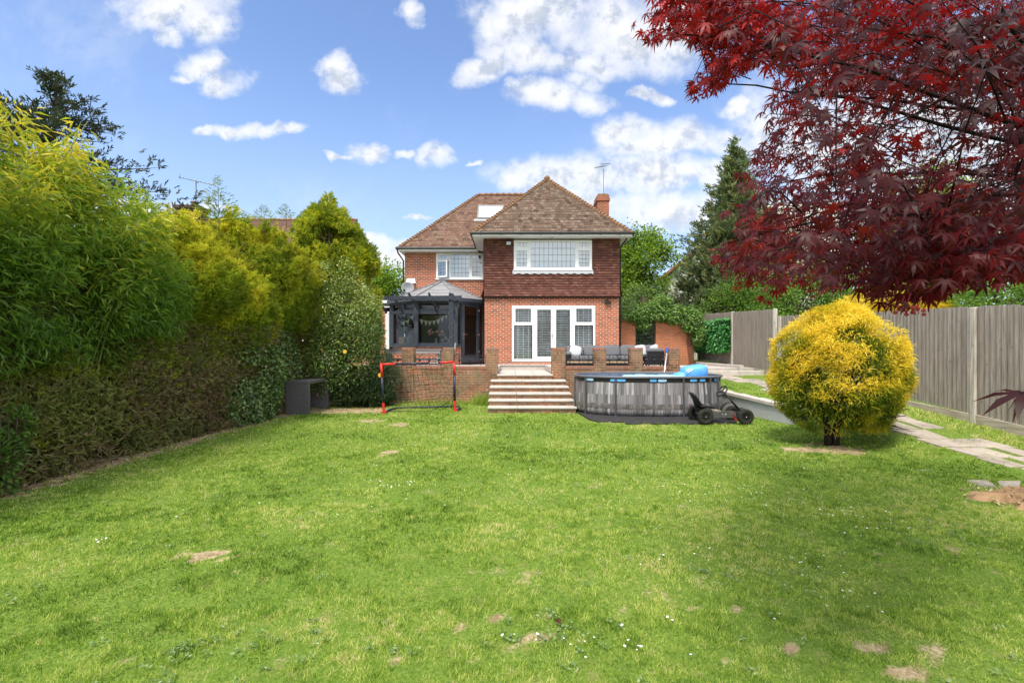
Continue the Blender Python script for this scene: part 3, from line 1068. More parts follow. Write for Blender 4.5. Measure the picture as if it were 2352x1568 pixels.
mb.box(-.82, -.70, 19.3, 27.2, .9, 3.67)
mb.build('main_wall', BR_WALL, hs_)
mb = MB(); mb.box(-4.5, 3.9, 21.95, 27.0, 5.985, 5.995); mb.box(-.8, 3.9, 19.3, 21.94, 5.985, 5.995); mb.build('ceiling', ROOM, hs_)
mb = MB(); mb.box(-4.54, 3.94, 23.6, 23.7, .9, 5.98); mb.box(-.6, 3.9, 21.7, 21.8, 3.74, 5.98); mb.build('inner_wall', ROOM, hs_)

# hung tiles on the wing: real overlapping courses
mb = MB()
c0, gauge = 3.73, .10
k = 0
while c0 + k * gauge < 5.96:
    za = c0 + k * gauge; zb = za + gauge + .02
    flare = max(0, .10 - .035 * k)
    ya, yb = 18.955 - flare, 18.985 - max(0, flare - .03)
    segs = [(-1.10, 4.23)]
    if za + gauge > WIN_R[2] - .10 and za < WIN_R[3] + .05: segs = [(-1.10, WIN_R[0] - .001), (WIN_R[1] + .001, 4.23)]
    for (a, b) in segs:
        nseg = max(1, int((b - a) / .165))
        for i in range(nseg):
            xa, xb = a + (b - a) * i / nseg, a + (b - a) * (i + 1) / nseg
            jy = random.uniform(-.006, .006)
            mb.hexa([(xa, ya + jy, za), (xb, ya + jy, za), (xb, 19.015, za), (xa, 19.015, za), (xa, yb + jy, zb), (xb, yb + jy, zb), (xb, 19.015, zb), (xa, 19.015, zb)])
    for (sx, d) in ((-1.08, -1), (4.20, 1)):       # the returns on the side walls
        y1 = 21.62
        xa, xb = sx + d * (.05 + flare), sx + d * .02
        mb.quad((xa, ya + .02, za), (xa, y1, za), (xb, y1, zb), (xb, ya + .02, zb))
        mb.quad((xa, ya + .02, za), (xb + d * -.02, ya + .02, za), (xb + d * -.02, y1, za), (xa, y1, za))
    k += 1
mb.build('tile_hanging', HANG, hs_)
mb = MB(); mb.box(-1.10, 4.22, 18.90, 19.0, 3.665, 3.705); mb.build('bressummer', flat('dark_timber', (.05, .035, .028), .8, .2), hs_)


# --- windows
def light(mb_f, mb_l, panes, x0, x1, z0, z1, y, sash, nx, nz, glass, root_part):
    """one light: sash frame, pane and leading"""
    if sash:
        s = .055
        mb_f.box(x0, x1, y - .022, y + .03, z1 - s, z1); mb_f.box(x0, x1, y - .022, y + .03, z0, z0 + s)
        mb_f.box(x0, x0 + s, y - .022, y + .03, z0 + s, z1 - s); mb_f.box(x1 - s, x1, y - .022, y + .03, z0 + s, z1 - s)
        x0 += s; x1 -= s; z0 += s; z1 -= s
    panes.append((x0, x1, z0, z1))
    for i in range(1, nx):
        x_ = x0 + (x1 - x0) * i / nx
        mb_l.box(x_ - .006, x_ + .006, y + .006, y + .0135, z0, z1)
    for i in range(1, nz):
        z_ = z0 + (z1 - z0) * i / nz
        mb_l.box(x0, x1, y + .0062, y + .0133, z_ - .006, z_ + .006)


def window(parent, name, rect, y, lights, sill=True, glass=GLASS, curtain=None, fr=.06, frame_mat=None, depth=.07, label=None):
    """outer frame with mullions between the lights; lights = (x0,x1,z0,z1,sash,nx,nz)"""
    x0, x1, z0, z1 = rect
    mb = MB(); mls = []; panes = []
    holes = [(l[0], l[1], l[2], l[3]) for l in lights]
    wall_holes(mb, x0, x1, z0, z1, y, y + depth, holes)
    for l in lights:
        ml = MB(); mls.append(ml)
        if l[4] is not None: light(mb, ml, panes, *l[:4], y + .015, l[4], l[5], l[6], glass, None)
    w = mb.build(name, frame_mat or WHITE, parent, bevel=.006)
    if label: w['label'] = label
    for (a, b, c, d) in panes:
        pm = MB(); pm.quad((a, y + .03, c), (b, y + .03, c), (b, y + .03, d), (a, y + .03, d)); pm.build('pane', glass, w)
    for ml in mls:
        if ml.v: ml.build('leading', LEAD, w)
    if sill:
        sm = MB(); sm.box(x0 - .02, x1 + .02, y - .05, y + .01, z0 - .045, z0 - .001); sm.build('sill', WHITE, w, bevel=.006)
    if curtain:
        cm = MB()
        n_ = 60
        for i in range(n_):
            a = x0 + .04 + (x1 - x0 - .08) * i / n_; b = x0 + .04 + (x1 - x0 - .08) * (i + 1) / n_
            ya = y + .16 + .018 * math.sin(i * 1.3) + .01 * math.sin(i * .37); yb = y + .16 + .018 * math.sin((i + 1) * 1.3) + .01 * math.sin((i + 1) * .37)
            cm.quad((a, ya, z0 + .04), (b, yb, z0 + .04), (b, yb, z1 - .04), (a, ya, z1 - .04))
        cm.build('curtain', curtain, w)
    return w


x0, x1, z0, z1 = WIN_R
window(hs_, 'window', WIN_R, 18.965, [
    (x0 + .045, x0 + .575, z1 - .31, z1 - .045, True, 3, 1), (x0 + .045, x0 + .575, z0 + .045, z1 - .36, True, 3, 4),
    (x0 + .66, x1 - .66, z0 + .07, z1 - .06, False, 10, 4),
    (x1 - .575, x1 - .045, z1 - .31, z1 - .045, True, 3, 1), (x1 - .575, x1 - .045, z0 + .045, z1 - .36, True, 3, 4)], curtain=NET,
    label='wide white leaded bedroom window in the tile-hung wing')
mb = MB()
for i in range(40):
    a = x0 - .05 + (x1 - x0 + .1) * i / 40; b = x0 - .05 + (x1 - x0 + .1) * (i + 1) / 40
    zl = z0 - .17 - .02 * math.sin(i * 1.6)
    mb.hexa([(a, 18.925, zl), (b, 18.925, z0 - .17 - .02 * math.sin((i + 1) * 1.6)), (b, 18.955, zl), (a, 18.955, zl), (a, 18.935, z0 - .05), (b, 18.935, z0 - .05), (b, 18.955, z0 - .05), (a, 18.955, z0 - .05)])
mb.build('flashing', LEADF, hs_)

x0, x1, z0, z1 = WIN_L
wlft = window(hs_, 'window', WIN_L, 21.63, [
    (x0 + .05, x0 + .58, z1 - .32, z1 - .05, True, 3, 1), (x0 + .05, x0 + .58, z0 + .05, z1 - .37, None, 0, 0),
    (x0 + .66, x1 - .64, z0 + .07, z1 - .06, False, 5, 5),
    (x1 - .57, x1 - .05, z1 - .32, z1 - .05, True, 2, 1), (x1 - .57, x1 - .05, z0 + .05, z1 - .37, True, 2, 3)],
    curtain=None, label='white leaded bedroom window with one casement open')
# net behind the middle light only, the right light is dark
cm = MB(); cm.quad((x0 + .05, 21.80, z0 + .05), (x1 - .6, 21.80, z0 + .05), (x1 - .6, 21.80, z1 - .05), (x0 + .05, 21.80, z1 - .05)); cm.build('curtain', NET, wlft)
# open casement, hinged on its left side
mb = MB(); ml = MB(); pn_ = []
light(mb, ml, pn_, 0, .53, z0 + .05, z1 - .37, 0, True, 3, 4, GLASS, None)
an = RAD(-24)
def swing(mbx):
    mbx.v = [(x0 + .05 + a * math.cos(an) - b * math.sin(an), 21.60 + a * math.sin(an) + b * math.cos(an), c) for a, b, c in mbx.v]
swing(mb); swing(ml)
cas = mb.build('open_casement', WHITE, wlft, bevel=.006)
a, b, c, d = pn_[0]
pm = MB(); pm.quad((a, .015, c), (b, .015, c), (b, .015, d), (a, .015, d)); swing(pm); pm.build('pane', GLASS, wlft)
ml.build('leading', LEAD, wlft)

# --- french doors with side lights, blinds behind
x0, x1, z0, z1 = DOORS
yd = 18.985
fd = window(hs_, 'french_window', DOORS, yd, [
    (x0 + .08, x0 + .80, z1 - .70, z1 - .06, True, 4, 2), (x0 + .08, x0 + .80, z0 + .10, z1 - .76, False, 1, 1),
    (x1 - .80, x1 - .08, z1 - .70, z1 - .06, True, 4, 2), (x1 - .80, x1 - .08, z0 + .10, z1 - .76, False, 1, 1),
    (x0 + .87, x0 + 1.628, z0 + .04, z1 - .05, None, 0, 0), (x0 + 1.632, x1 - .87, z0 + .04, z1 - .05, None, 0, 0)], sill=False, glass=CGLASS, label='white french doors with side lights and slatted blinds')
for (a, b, hx) in ((x0 + .872, x0 + 1.627, 1), (x0 + 1.633, x1 - .872, -1)):
    mb = MB(); y_ = yd - .012
    zz0, zz1 = z0 + .045, z1 - .055
    wall_holes(mb, a, b, zz0, zz1, y_, y_ + .065, [(a + .12, b - .10, zz0 + .14, zz1 - .10)] if hx > 0 else [(a + .10, b - .12, zz0 + .14, zz1 - .10)])
    dr = mb.build('door', WHITE, hs_, bevel=.007)
    ga, gb = (a + .12, b - .10) if hx > 0 else (a + .10, b - .12)
    pm = MB(); pm.quad((ga, y_ + .03, zz0 + .14), (gb, y_ + .03, zz0 + .14), (gb, y_ + .03, zz1 - .10), (ga, y_ + .03, zz1 - .10)); pm.build('pane', CGLASS, dr)
    ml = MB()
    for i in range(1, 3):
        x_ = ga + (gb - ga) * i / 3; ml.box(x_ - .005, x_ + .005, y_ + .02, y_ + .0275, zz0 + .14, zz1 - .10)
    for i in range(1, 7):
        z_ = zz0 + .14 + (zz1 - zz0 - .24) * i / 7; ml.box(ga, gb, y_ + .0202, y_ + .0273, z_ - .005, z_ + .005)
    ml.build('leading', LEAD, dr)
    for zh in (zz0 + .18, zz0 + 1.0, zz1 - .22):
        mh = MB(); xh = a - .012 if hx > 0 else b + .012
        mh.tube([(xh, y_ - .012, zh - .05), (xh, y_ - .012, zh + .05)], .012, 8); mh.build('hinge', WHITE, dr)
    if hx > 0:
        mh = MB(); mh.box(b - .055, b - .025, y_ - .016, y_ - .001, zz0 + .86, zz0 + 1.12); mh.tube([(b - .04, y_ - .02, zz0 + 1.06), (b - .04, y_ - .05, zz0 + 1.06), (b - .17, y_ - .05, zz0 + 1.055)], .011, 8)
        mh.build('handle', CHROME, dr, smooth=True)
for (a, b, c, d) in ((x0 + .12, x0 + .77, z0 + .11, z1 - .77), (x0 + .14, x0 + .75, z1 - .66, z1 - .1), (x1 - .77, x1 - .12, z0 + .11, z1 - .77), (x1 - .75, x1 - .14, z1 - .66, z1 - .1),
                     (x0 + 1.0, x0 + 1.52, z0 + .18, z1 - .16), (x0 + 1.74, x1 - 1.0, z0 + .18, z1 - .16)):
    mb = MB()
    k = int((d - c) / .068)
    for i in range(k):
        z_ = c + (d - c) * (i + .5) / k
        mb.hexa([(a, yd + .10, z_ - .018), (b, yd + .10, z_ - .018), (b, yd + .14, z_ + .012), (a, yd + .14, z_ + .012), (a, yd + .10, z_ - .012), (b, yd + .10, z_ - .012), (b, yd + .14, z_ + .018), (a, yd + .14, z_ + .018)])
    for q in (.18, .5, .82) if b - a > .55 else (.35,):
        mb.box(a + (b - a) * q - .012, a + (b - a) * q + .012, yd + .095, yd + .102, c, d)
    mb.build('blind', BLIND, fd)

# --- eaves: soffit, fascia, gutter, downpipe
EZ = 6.048
def eave(name_pts, out):
    pass
mb = MB()
mb.hexa([(-1.50, 18.50, 5.985), (4.58, 18.50, 5.985), (4.22, 19.02, 6.0), (-1.10, 19.02, 6.0), (-1.50, 18.50, 5.995), (4.58, 18.50, 5.995), (4.22, 19.02, 6.01), (-1.10, 19.02, 6.01)])
mb.hexa([(-1.50, 18.51, 5.985), (-1.10, 19.02, 6.0), (-1.10, 21.66, 6.0), (-1.50, 21.2, 5.985), (-1.50, 18.51, 5.995), (-1.10, 19.02, 6.01), (-1.10, 21.66, 6.01), (-1.50, 21.2, 5.995)])
mb.hexa([(4.22, 19.02, 6.0), (4.58, 18.51, 5.985), (4.58, 27.7, 5.985), (4.22, 27.5, 6.0), (4.22, 19.02, 6.01), (4.58, 18.51, 5.995), (4.58, 27.7, 5.995), (4.22, 27.5, 6.01)])
mb.box(-4.95, -1.505, 21.22, 21.655, 5.985, 5.995)
mb.box(-4.95, -4.81, 21.656, 27.6, 5.985, 5.995)
mb.build('soffit', BOARD, hs_)
mb = MB()
mb.box(-1.52, 4.60, 18.475, 18.498, 5.975, 6.085)
mb.box(-1.52, -1.50, 18.4985, 21.2, 5.975, 6.085); mb.box(4.58, 4.60, 18.4985, 27.7, 5.975, 6.085)
mb.box(-4.98, -1.525, 21.19, 21.215, 5.975, 6.085); mb.box(-4.98, -4.955, 21.2155, 27.6, 5.975, 6.085)
mb.build('fascia', WHITE, hs_, bevel=.004)
mb = MB()
def gut(a, b):
    mb.tube([a, b], .05, 10)
gut((-1.60, 18.43, 6.085), (4.68, 18.43, 6.085)); gut((-1.57, 18.43, 6.085), (-1.57, 21.15, 6.085)); gut((4.65, 18.43, 6.085), (4.65, 27.6, 6.085))
gut((-5.10, 21.15, 6.085), (-1.57, 21.15, 6.085))
for i in range(8):
    mb.box(-1.2 + i * .76, -1.17 + i * .76, 18.375, 18.475, 6.02, 6.13)
mb.build('gutter', BLACKP, hs_, smooth=False)
mb = MB(); mb.tube([(4.52, 18.9, 6.02), (4.34, 19.1, 5.75), (4.30, 19.2, 5.7), (4.30, 19.2, 1.0)], .035, 8); mb.build('downpipe', BLACKP, hs_, smooth=True)
mb = MB(); mb.tube([(-5.05, 21.2, 6.05), (-5.02, 21.3, 5.9), (-4.86, 21.62, 5.62), (-4.85, 21.62, 1.0)], .035, 8); mb.build('downpipe', flat('brown_pipe', (.09, .045, .035), .5, .3), hs_, smooth=True)

# --- roofs
def slope(mb, a0, a1, b0, b1, n, lift=.028):
    """courses of tiles between the eave line a0-a1 and the ridge line b0-b1"""
    a0, a1, b0, b1 = map(Vector, (a0, a1, b0, b1))
    nrm = (a1 - a0).cross(((b0 + b1) / 2) - a0).normalized()
    if nrm.z < 0: nrm = -nrm
    for i in range(n):
        t0, t1 = i / n, min(1, (i + 1.15) / n)
        l0, r0 = a0.lerp(b0, t0), a1.lerp(b1, t0)
        l1, r1 = a0.lerp(b0, t1), a1.lerp(b1, t1)
        seg = max(1, int((r0 - l0).length / .5))
        for s in range(seg):
            f0, f1 = s / seg, (s + 1) / seg
            j = random.uniform(-.005, .006)
            p = [l0.lerp(r0, f0) + nrm * (lift + j), l0.lerp(r0, f1) + nrm * (lift + j), l1.lerp(r1, f1) + nrm * (.004 + j), l1.lerp(r1, f0) + nrm * (.004 + j)]
            mb.quad(*p)
            mb.quad(l0.lerp(r0, f0) - nrm * .002, l0.lerp(r0, f1) - nrm * .002, p[1], p[0])


def hip(mb, a, b, r=.075, step=.16):
    """bonnet tiles stepping up a hip or along a ridge"""
    a, b = Vector(a), Vector(b)
    n = int((b - a).length / step); d = (b - a).normalized()
    for i in range(n):
        p = a.lerp(b, i / n); q = a.lerp(b, (i + 1.12) / n)
        j = random.uniform(-.01, .01)
        mb.tube([p + Vector((0, 0, .045 + j)), q + Vector((0, 0, .01 + j))], r * 1.12, 7, r * .85)


AP = (1.56, 21.56, 9.20); ME = EZ
mb = MB()
slope(mb, (-1.54, 18.46, ME), (4.62, 18.46, ME), AP, AP, 44)
slope(mb, (-1.54, 23.0, ME), (-1.54, 18.46, ME), (1.56, 24.4, 9.20), AP, 44)
slope(mb, (4.62, 18.46, ME), (4.62, 24.6, ME), AP, (1.56, 24.4, 9.20), 44)
rf = mb.build('wing_roof', ROOF_F, hs_)
mb = MB()
hip(mb, (-1.54, 18.46, ME), AP); hip(mb, (4.62, 18.46, ME), AP); hip(mb, AP, (1.56, 24.3, 9.2), .09, .3)
mb.ell((AP[0], AP[1] - .02, AP[2] + .06), (.14, .14, .13), 10, 6)
mb.build('hip_tiles', BONNET, rf, smooth=False)
mb = MB()
RL, RR = (-1.70, 24.5, 9.46), (1.3, 24.5, 9.46)
slope(mb, (-5.02, 21.18, ME), (4.62, 21.18, ME), RL, RR, 47)
slope(mb, (-5.02, 27.82, ME), (-5.02, 21.18, ME), RL, RL, 47)
slope(mb, (4.62, 21.18, ME), (4.62, 27.82, ME), RR, RR, 47)
slope(mb, (4.62, 27.82, ME), (-5.02, 27.82, ME), RR, RL, 47)
rm = mb.build('main_roof', ROOF_M, hs_)
mb = MB()
hip(mb, (-5.02, 21.18, ME), RL); hip(mb, (-5.02, 27.82, ME), RL); hip(mb, (4.62, 27.82, ME), RR); hip(mb, RL, RR, .09, .3)
mb.build('hip_tiles', BONNET, rm)

# roof light in the main slope
s0 = Vector((0, 21.18, ME)); sd = Vector((0, 3.32, 3.412)).normalized(); sn = Vector((0, -sd.z, sd.y))
def onroof(x, d, h): return s0 + sd * d + sn * h + Vector((x, 0, 0))
d0, d1 = 2.42, 3.62
xa, xb = -1.66, -.40
mb = MB()
for (x_0, x_1, e0, e1) in ((xa, xb, d0, d0 + .08), (xa, xb, d1 - .08, d1), (xa, xa + .08, d0 + .081, d1 - .081), (xb - .08, xb, d0 + .081, d1 - .081)):
    mb.hexa([onroof(x_0, e0, 0), onroof(x_1, e0, 0), onroof(x_1, e1, 0), onroof(x_0, e1, 0), onroof(x_0, e0, .11), onroof(x_1, e0, .11), onroof(x_1, e1, .11), onroof(x_0, e1, .11)])
rl = mb.build('roof_light', flat('grey_aluminium', (.24, .23, .22), .45, .4), rm, bevel=.008)
mb = MB(); mb.quad(onroof(xa + .08, d0 + .08, .085), onroof(xb - .08, d0 + .08, .085), onroof(xb - .08, d1 - .08, .085), onroof(xa + .08, d1 - .08, .085))
mb.build('skylight_blind', flat('skylight_pane', (.80, .84, .88), .12, .6, var=.05, scale=30), rm)
mb = MB(); mb.hexa([onroof(xa - .15, d0 - .16, .03), onroof(xb + .1, d0 - .16, .03), onroof(xb + .1, d0, .03), onroof(xa - .1, d0, .03), onroof(xa - .15, d0 - .16, .05), onroof(xb + .1, d0 - .16, .05), onroof(xb + .1, d0, .05), onroof(xa - .1, d0, .05)])
mb.build('skylight_flashing', LEADF, rm)

# chimney with a mast aerial
mb = MB(); mb.box(4.02, 4.56, 22.7, 23.6, 5.6, 8.62); mb.box(3.98, 4.60, 22.66, 23.64, 8.621, 8.76); mb.box(4.01, 4.57, 22.69, 23.61, 8.761, 8.92)
ch = mb.build('chimney', brick_mat('chimney_brick', [(.26, .08, .05), (.40, .115, .06), (.46, .14, .07)], (.40, .26, .18), (.22, .12, .07), .5, moss=.5), hs_, bevel=.01)
mb = MB(); mb.box(4.06, 4.52, 22.74, 23.56, 8.921, 8.98); mb.build('chimney_crown', flat('mossy_mortar', (.22, .19, .07), .95, .1, var=.4), ch)
STEEL = flat('aerial_steel', (.16, .155, .15), .45, .4, metallic=.6)
ae = thing('mast_aerial', 'thin mast aerial standing on the brick chimney', 'aerial', (4.36, 22.95, 8.98))
mb = MB(); mb.tube([(4.36, 22.95, 8.5), (4.34, 22.95, 10.25)], .014, 6); mb.build('mast', STEEL, ae)
mb = MB(); mb.tube([(4.31, 22.4, 10.15), (4.20, 24.2, 10.75)], .012, 6)
for i in range(7):
    f_ = i / 6; yq = 22.4 + 1.8 * f_; zq = 10.15 + .6 * f_; mb.tube([(4.31 - .11 * f_ - .13 + .03 * f_, yq, zq), (4.31 - .11 * f_ + .13 - .03 * f_, yq, zq)], .008, 5)
mb.tube([(4.12, 22.45, 10.25), (4.56, 22.45, 10.27)], .016, 6)
mb.build('antenna', STEEL, ae)

# lamps on the walls
fl = thing('flood_light', 'small grey floodlight under the eaves beside the upper window', 'flood light', (-.14, 18.9, 5.78))
mb = MB(); mb.box(-.22, -.05, 18.80, 18.86, 5.72, 5.84); mb.build('lamp_housing', flat('grey_metal', (.52, .53, .54), .4, .4), fl, bevel=.01)
mb = MB(); mb.box(-.15, -.11, 18.861, 18.95, 5.84, 5.93); mb.box(-.19, -.08, 18.93, 18.97, 5.86, 5.96); mb.build('bracket', BLACKP, fl, bevel=.005)
wlm = thing('security_light', 'dark twin-head security light on the brick wall near the corner', 'security light', (3.75, 18.95, 3.5))
mb = MB(); mb.box(3.70, 3.79, 18.95, 18.999, 3.47, 3.62); mb.build('sensor', BLACKP, wlm, bevel=.01)
for s in (-1, 1):
    mb = MB(); mb.tube([(3.745 + s * .05, 18.96, 3.50), (3.745 + s * .08, 18.86, 3.47)], .05, 10, .06); mb.build('lamp_head', flat('brown_metal', (.05, .035, .03), .4, .4), wlm)
dl = thing('dome_light', 'tiny dome light under the soffit above the wide upper window', 'light', (1.55, 18.75, 5.95))
mb = MB(); mb.ell((1.55, 18.75, 5.95), (.06, .06, .045), 10, 6); mb.build('lens', flat('old_brass', (.32, .27, .18), .4, .4), dl, smooth=True)
mb = MB(); mb.lathe([(.07, 0), (.07, .02), (.0, .02)], (1.55, 18.75, 5.965), 12); mb.build('base', WHITE, dl)

# satellite dish, vent hood
sd_ = thing('satellite_dish', 'grey satellite dish on the brick wall above the conservatory roof', 'satellite dish', (-4.55, 21.3, 4.38))
Mx = Matrix.Rotation(RAD(12), 3, 'Z') @ Matrix.Rotation(RAD(100), 3, 'X')
mb = MB()
pr = [(.001, 0), (.10, .006), (.20, .03), (.275, .06), (.28, .055), (.20, .02), (.001, -.012)]
mb.lathe(pr, (0, 0, 0), 28)
mb.v = [tuple(Vector((-4.58, 21.22, 4.36)) + Mx @ Vector((a, b * .92, c))) for a, b, c in mb.v]
mb.build('dish', flat('dish_grey', (.40, .41, .42), .5, .3, var=.08), sd_, smooth=True)
mb = MB(); mb.tube([(-4.60, 21.22, 4.10), (-4.65, 20.95, 4.16), (-4.66, 20.92, 4.2)], .014, 6); mb.box(-4.70, -4.62, 20.86, 20.94, 4.16, 4.25); mb.build('receiver', BLACKP, sd_)
mb = MB(); mb.tube([(-4.58, 21.25, 4.36), (-4.3, 21.4, 4.3), (-4.25, 21.64, 4.3)], .018, 6); mb.build('bracket', STEEL, sd_)
vh = MB(); vh.hexa([(-4.74, 21.52, 4.60), (-4.30, 21.52, 4.60), (-4.30, 21.66, 4.60), (-4.74, 21.66, 4.60), (-4.70, 21.60, 4.82), (-4.34, 21.60, 4.82), (-4.34, 21.66, 4.82), (-4.70, 21.66, 4.82)])
tag(vh.build('vent_hood', WHITE, bevel=.008), 'white plastic vent hood on brick wall behind the satellite dish', 'vent hood')

# flat-roofed brick extension at the left
ex = thing('brick_extension', 'flat-roofed brick side extension half hidden by the camellia', 'extension', (-5.8, 20.6, 1.0))
mb = MB(); mb.box(-7.6, -5.36, 20.5, 24, .9, 3.42); mb.build('wall', BR_WALL, ex)
mb = MB(); mb.box(-7.7, -4.83, 20.42, 20.45, 3.42, 3.47); mb.box(-7.7, -4.83, 20.36, 20.43, 3.60, 3.72); mb.build('fascia', WHITE, ex)
mb = MB(); mb.hexa([(-7.7, 20.38, 3.74), (-4.82, 20.38, 3.74), (-4.82, 24, 3.9), (-7.7, 24, 3.9), (-7.7, 20.38, 3.78), (-4.82, 20.38, 3.78), (-4.82, 24, 4.0), (-7.7, 24, 4.0)]); mb.box(-7.7, -5.0, 20.46, 24, 3.43, 3.73); mb.build('roof', flat('grey_felt', (.20, .18, .17), .9, .1), ex)
mb = MB(); mb.box(-5.36, -5.20, 20.46, 20.56, 1.16, 3.25); mb.build('door_frame', WHITE, ex, bevel=.006)

# ------------------------------------------------------------------ conservatory
ANTH = flat('anthracite_upvc', (0.050, 0.060, 0.078), 0.45, 0.4, var=.12)
CT = tile_mat('conservatory_tiles', [(0.30, 0.29, 0.295), (0.38, 0.37, 0.375), (0.34, 0.33, 0.335)], bw=.33, rh=.0725, moss_amt=0.0, gap=.005)
cv = thing('conservatory', 'dark grey conservatory with pale grey tiled hipped roof', 'conservatory', (-3.0, 18.9, 1.1))
PL = [(-4.98, 21.62), (-5.0, 20.10), (-3.75, 18.90), (-2.20, 18.90), (-1.14, 19.98)]
FL, SI, TRN, EA = 1.10, 1.79, 3.17, 3.52


def facet(mbx, P, Q):
    P, Q = Vector(P), Vector(Q); d = (Q - P).normalized(); nn = Vector((d.y, -d.x))
    mbx.v = [(P.x + d.x * a - nn.x * b, P.y + d.y * a - nn.y * b, c) for a, b, c in mbx.v]
    return mbx


for k in range(4):
    P_, Q_ = PL[k], PL[k + 1]
    Ln = (Vector(Q_) - Vector(P_)).length
    door = (k == 3)
    # dwarf wall
    mb = MB()
    mb.box(.02, (.30 if door else Ln - .02), .03, .26, .95, SI - .05)
    facet(mb, P_, Q_).build('dwarf_wall', BR_WALL, cv)
    mb = MB(); panes = []
    if not door:
        hol = []
        n_top = 2
        for i in range(n_top):
            a = .09 + (Ln - .18) * i / n_top + (.03 if i else 0); b = .09 + (Ln - .18) * (i + 1) / n_top - (.0 if i == n_top - 1 else .03)
            hol.append((a, b, TRN + .07, EA - .03))
        hol.append((.09, Ln - .09, SI + .10, TRN - .03))
        wall_holes(mb, .02, Ln - .02, SI, EA, .02, .09, hol)
        mb.box(-.02, Ln + .02, -.06, .12, SI - .05, SI - .001)
        panes = hol
    else:
        hol = [(.09, .27, SI + .08, EA - .06)]
        wall_holes(mb, .02, .31, SI, EA, .02, .09, hol)
        mb.box(0, .33, -.05, .12, SI - .05, SI - .001)
        hd = [(.34 + .13, Ln - .40, FL + .28, EA - .15), (Ln - .27, Ln - .07, FL + .15, EA - .10)]
        wall_holes(mb, .335, Ln - .02, FL + .03, EA, .015, .085, hd)
        panes = hol + hd
    fr_ = facet(mb, P_, Q_).build('glazed_frame' if not door else 'door', ANTH, cv, bevel=.006)
    for (a, b, c, d) in panes:
        pm = MB(); pm.quad((a, .05, c), (b, .05, c), (b, .05, d), (a, .05, d)); facet(pm, P_, Q_).build('pane', DGLASS, fr_)
    if door:
        mb = MB(); mb.box(.34 + .05, .34 + .08, -.01, .012, 2.05, 2.32); mb.tube([(.405, -.01, 2.25), (.405, -.05, 2.25), (.56, -.05, 2.24)], .012, 8)
        facet(mb, P_, Q_).build('handle', CHROME, fr_)
        for zz in (FL + .45, 2.24, EA - .3):
            mb = MB(); mb.box(Ln - .36, Ln - .29, -.008, .012, zz - .02, zz + .05); mb.box(Ln - .30, Ln - .285, -.014, .012, zz - .07, zz + .05)
            facet(mb, P_, Q_).build('hinge', CHROME, fr_)
for (a, b) in PL[1:4]:
    mb = MB(); mb.box(a - .075, a + .075, b - .06, b + .075, SI - .04, EA + .01); mb.build('corner_post', ANTH, cv, bevel=.008)
# eaves beam and tiled roof
Ro = [(-5.14, 21.62), (-5.14, 20.04), (-3.82, 18.76), (-2.13, 18.76), (-1.13, 19.80)]
EZC = 3.66
mb = MB()
for k in range(4):
    a, b = Ro[k], Ro[k + 1]
    mb.bar((a[0], a[1], 3.60), (b[0], b[1], 3.60), .10, .14)
    mb.bar((PL[k][0], PL[k][1], 3.52), (PL[k + 1][0], PL[k + 1][1], 3.52), .14, .12)
mb.build('eaves_beam', ANTH, cv)
apx = (-2.93, 20.35, 4.53); apb = (-2.93, 21.64, 4.53)
mb = MB()
e = [(x_, y_, EZC) for x_, y_ in Ro]
slope(mb, e[0], e[1], apb, apx, 12, .018)
slope(mb, e[1], e[2], apx, apx, 12, .018)
slope(mb, e[2], e[3], apx, apx, 12, .018)
slope(mb, e[3], e[4], apx, apx, 12, .018)
slope(mb, e[4], (-1.13, 21.64, EZC), apx, apb, 12, .018)
cr = mb.build('roof', CT, cv)
HIPM = flat('grey_hip', (0.235, 0.235, 0.245), 0.6, 0.3)
mb = MB()
for q in e[1:]:
    a, b = Vector(q), Vector(apx)
    for i in range(9):
        mb.bar(a.lerp(b, i / 9) + Vector((0, 0, .045)), a.lerp(b, (i + 1.08) / 9) + Vector((0, 0, .018)), .13, .03)
mb.build('hip_tiles', CT, cr)
mb = MB(); mb.box(-3.12, -2.74, 20.22, 20.5, 4.50, 4.56)
mb.hexa([(-3.1, 20.24, 4.561), (-2.76, 20.24, 4.561), (-2.76, 20.48, 4.561), (-3.1, 20.48, 4.561), (-2.95, 20.34, 4.66), (-2.91, 20.34, 4.66), (-2.91, 20.38, 4.66), (-2.95, 20.38, 4.66)])
mb.build('roof_cap', flat('cap_grey', (.10, .105, .115), .5, .3), cv)
mb = MB()
mb.poly([(x_, y_, 3.50) for x_, y_ in reversed(PL)] + [(-1.2, 21.6, 3.5)][:0]); mb.build('ceiling', ROOM, cv)

# things inside the conservatory
BUNT = flat('cream_cloth', (0.66, 0.62, 0.50), 0.9, 0.1, var=.08)
def bunting(label, pts, n, size):
    b = thing('bunting', label, 'bunting', pts[0])
    A, B = Vector(pts[0]), Vector(pts[1]); sag = pts[2]
    f = lambda q: A.lerp(B, q) - Vector((0, 0, sag * 4 * q * (1 - q)))
    mb = MB(); mb.tube([f(i / 14) for i in range(15)], .006, 5); mb.build('cord', BUNT, b)
    for i in range(n):
        q0, q1 = (i + .06) / n, (i + .94) / n
        a, c = f(q0), f(q1); mid = (a + c) / 2 - Vector((0, .02 * (-1) ** i, size))
        mb = MB(); th = Vector((0, .006, 0))
        i0 = len(mb.v)
        mb.v += [tuple(a - th), tuple(c - th), tuple(mid - th), tuple(a + th), tuple(c + th), tuple(mid + th)]
        mb.f += [(0, 2, 1), (3, 4, 5), (0, 1, 4, 3), (1, 2, 5, 4), (2, 0, 3, 5)]; mb.t += [0] * 5
        mb.build('pennant', BUNT, b)
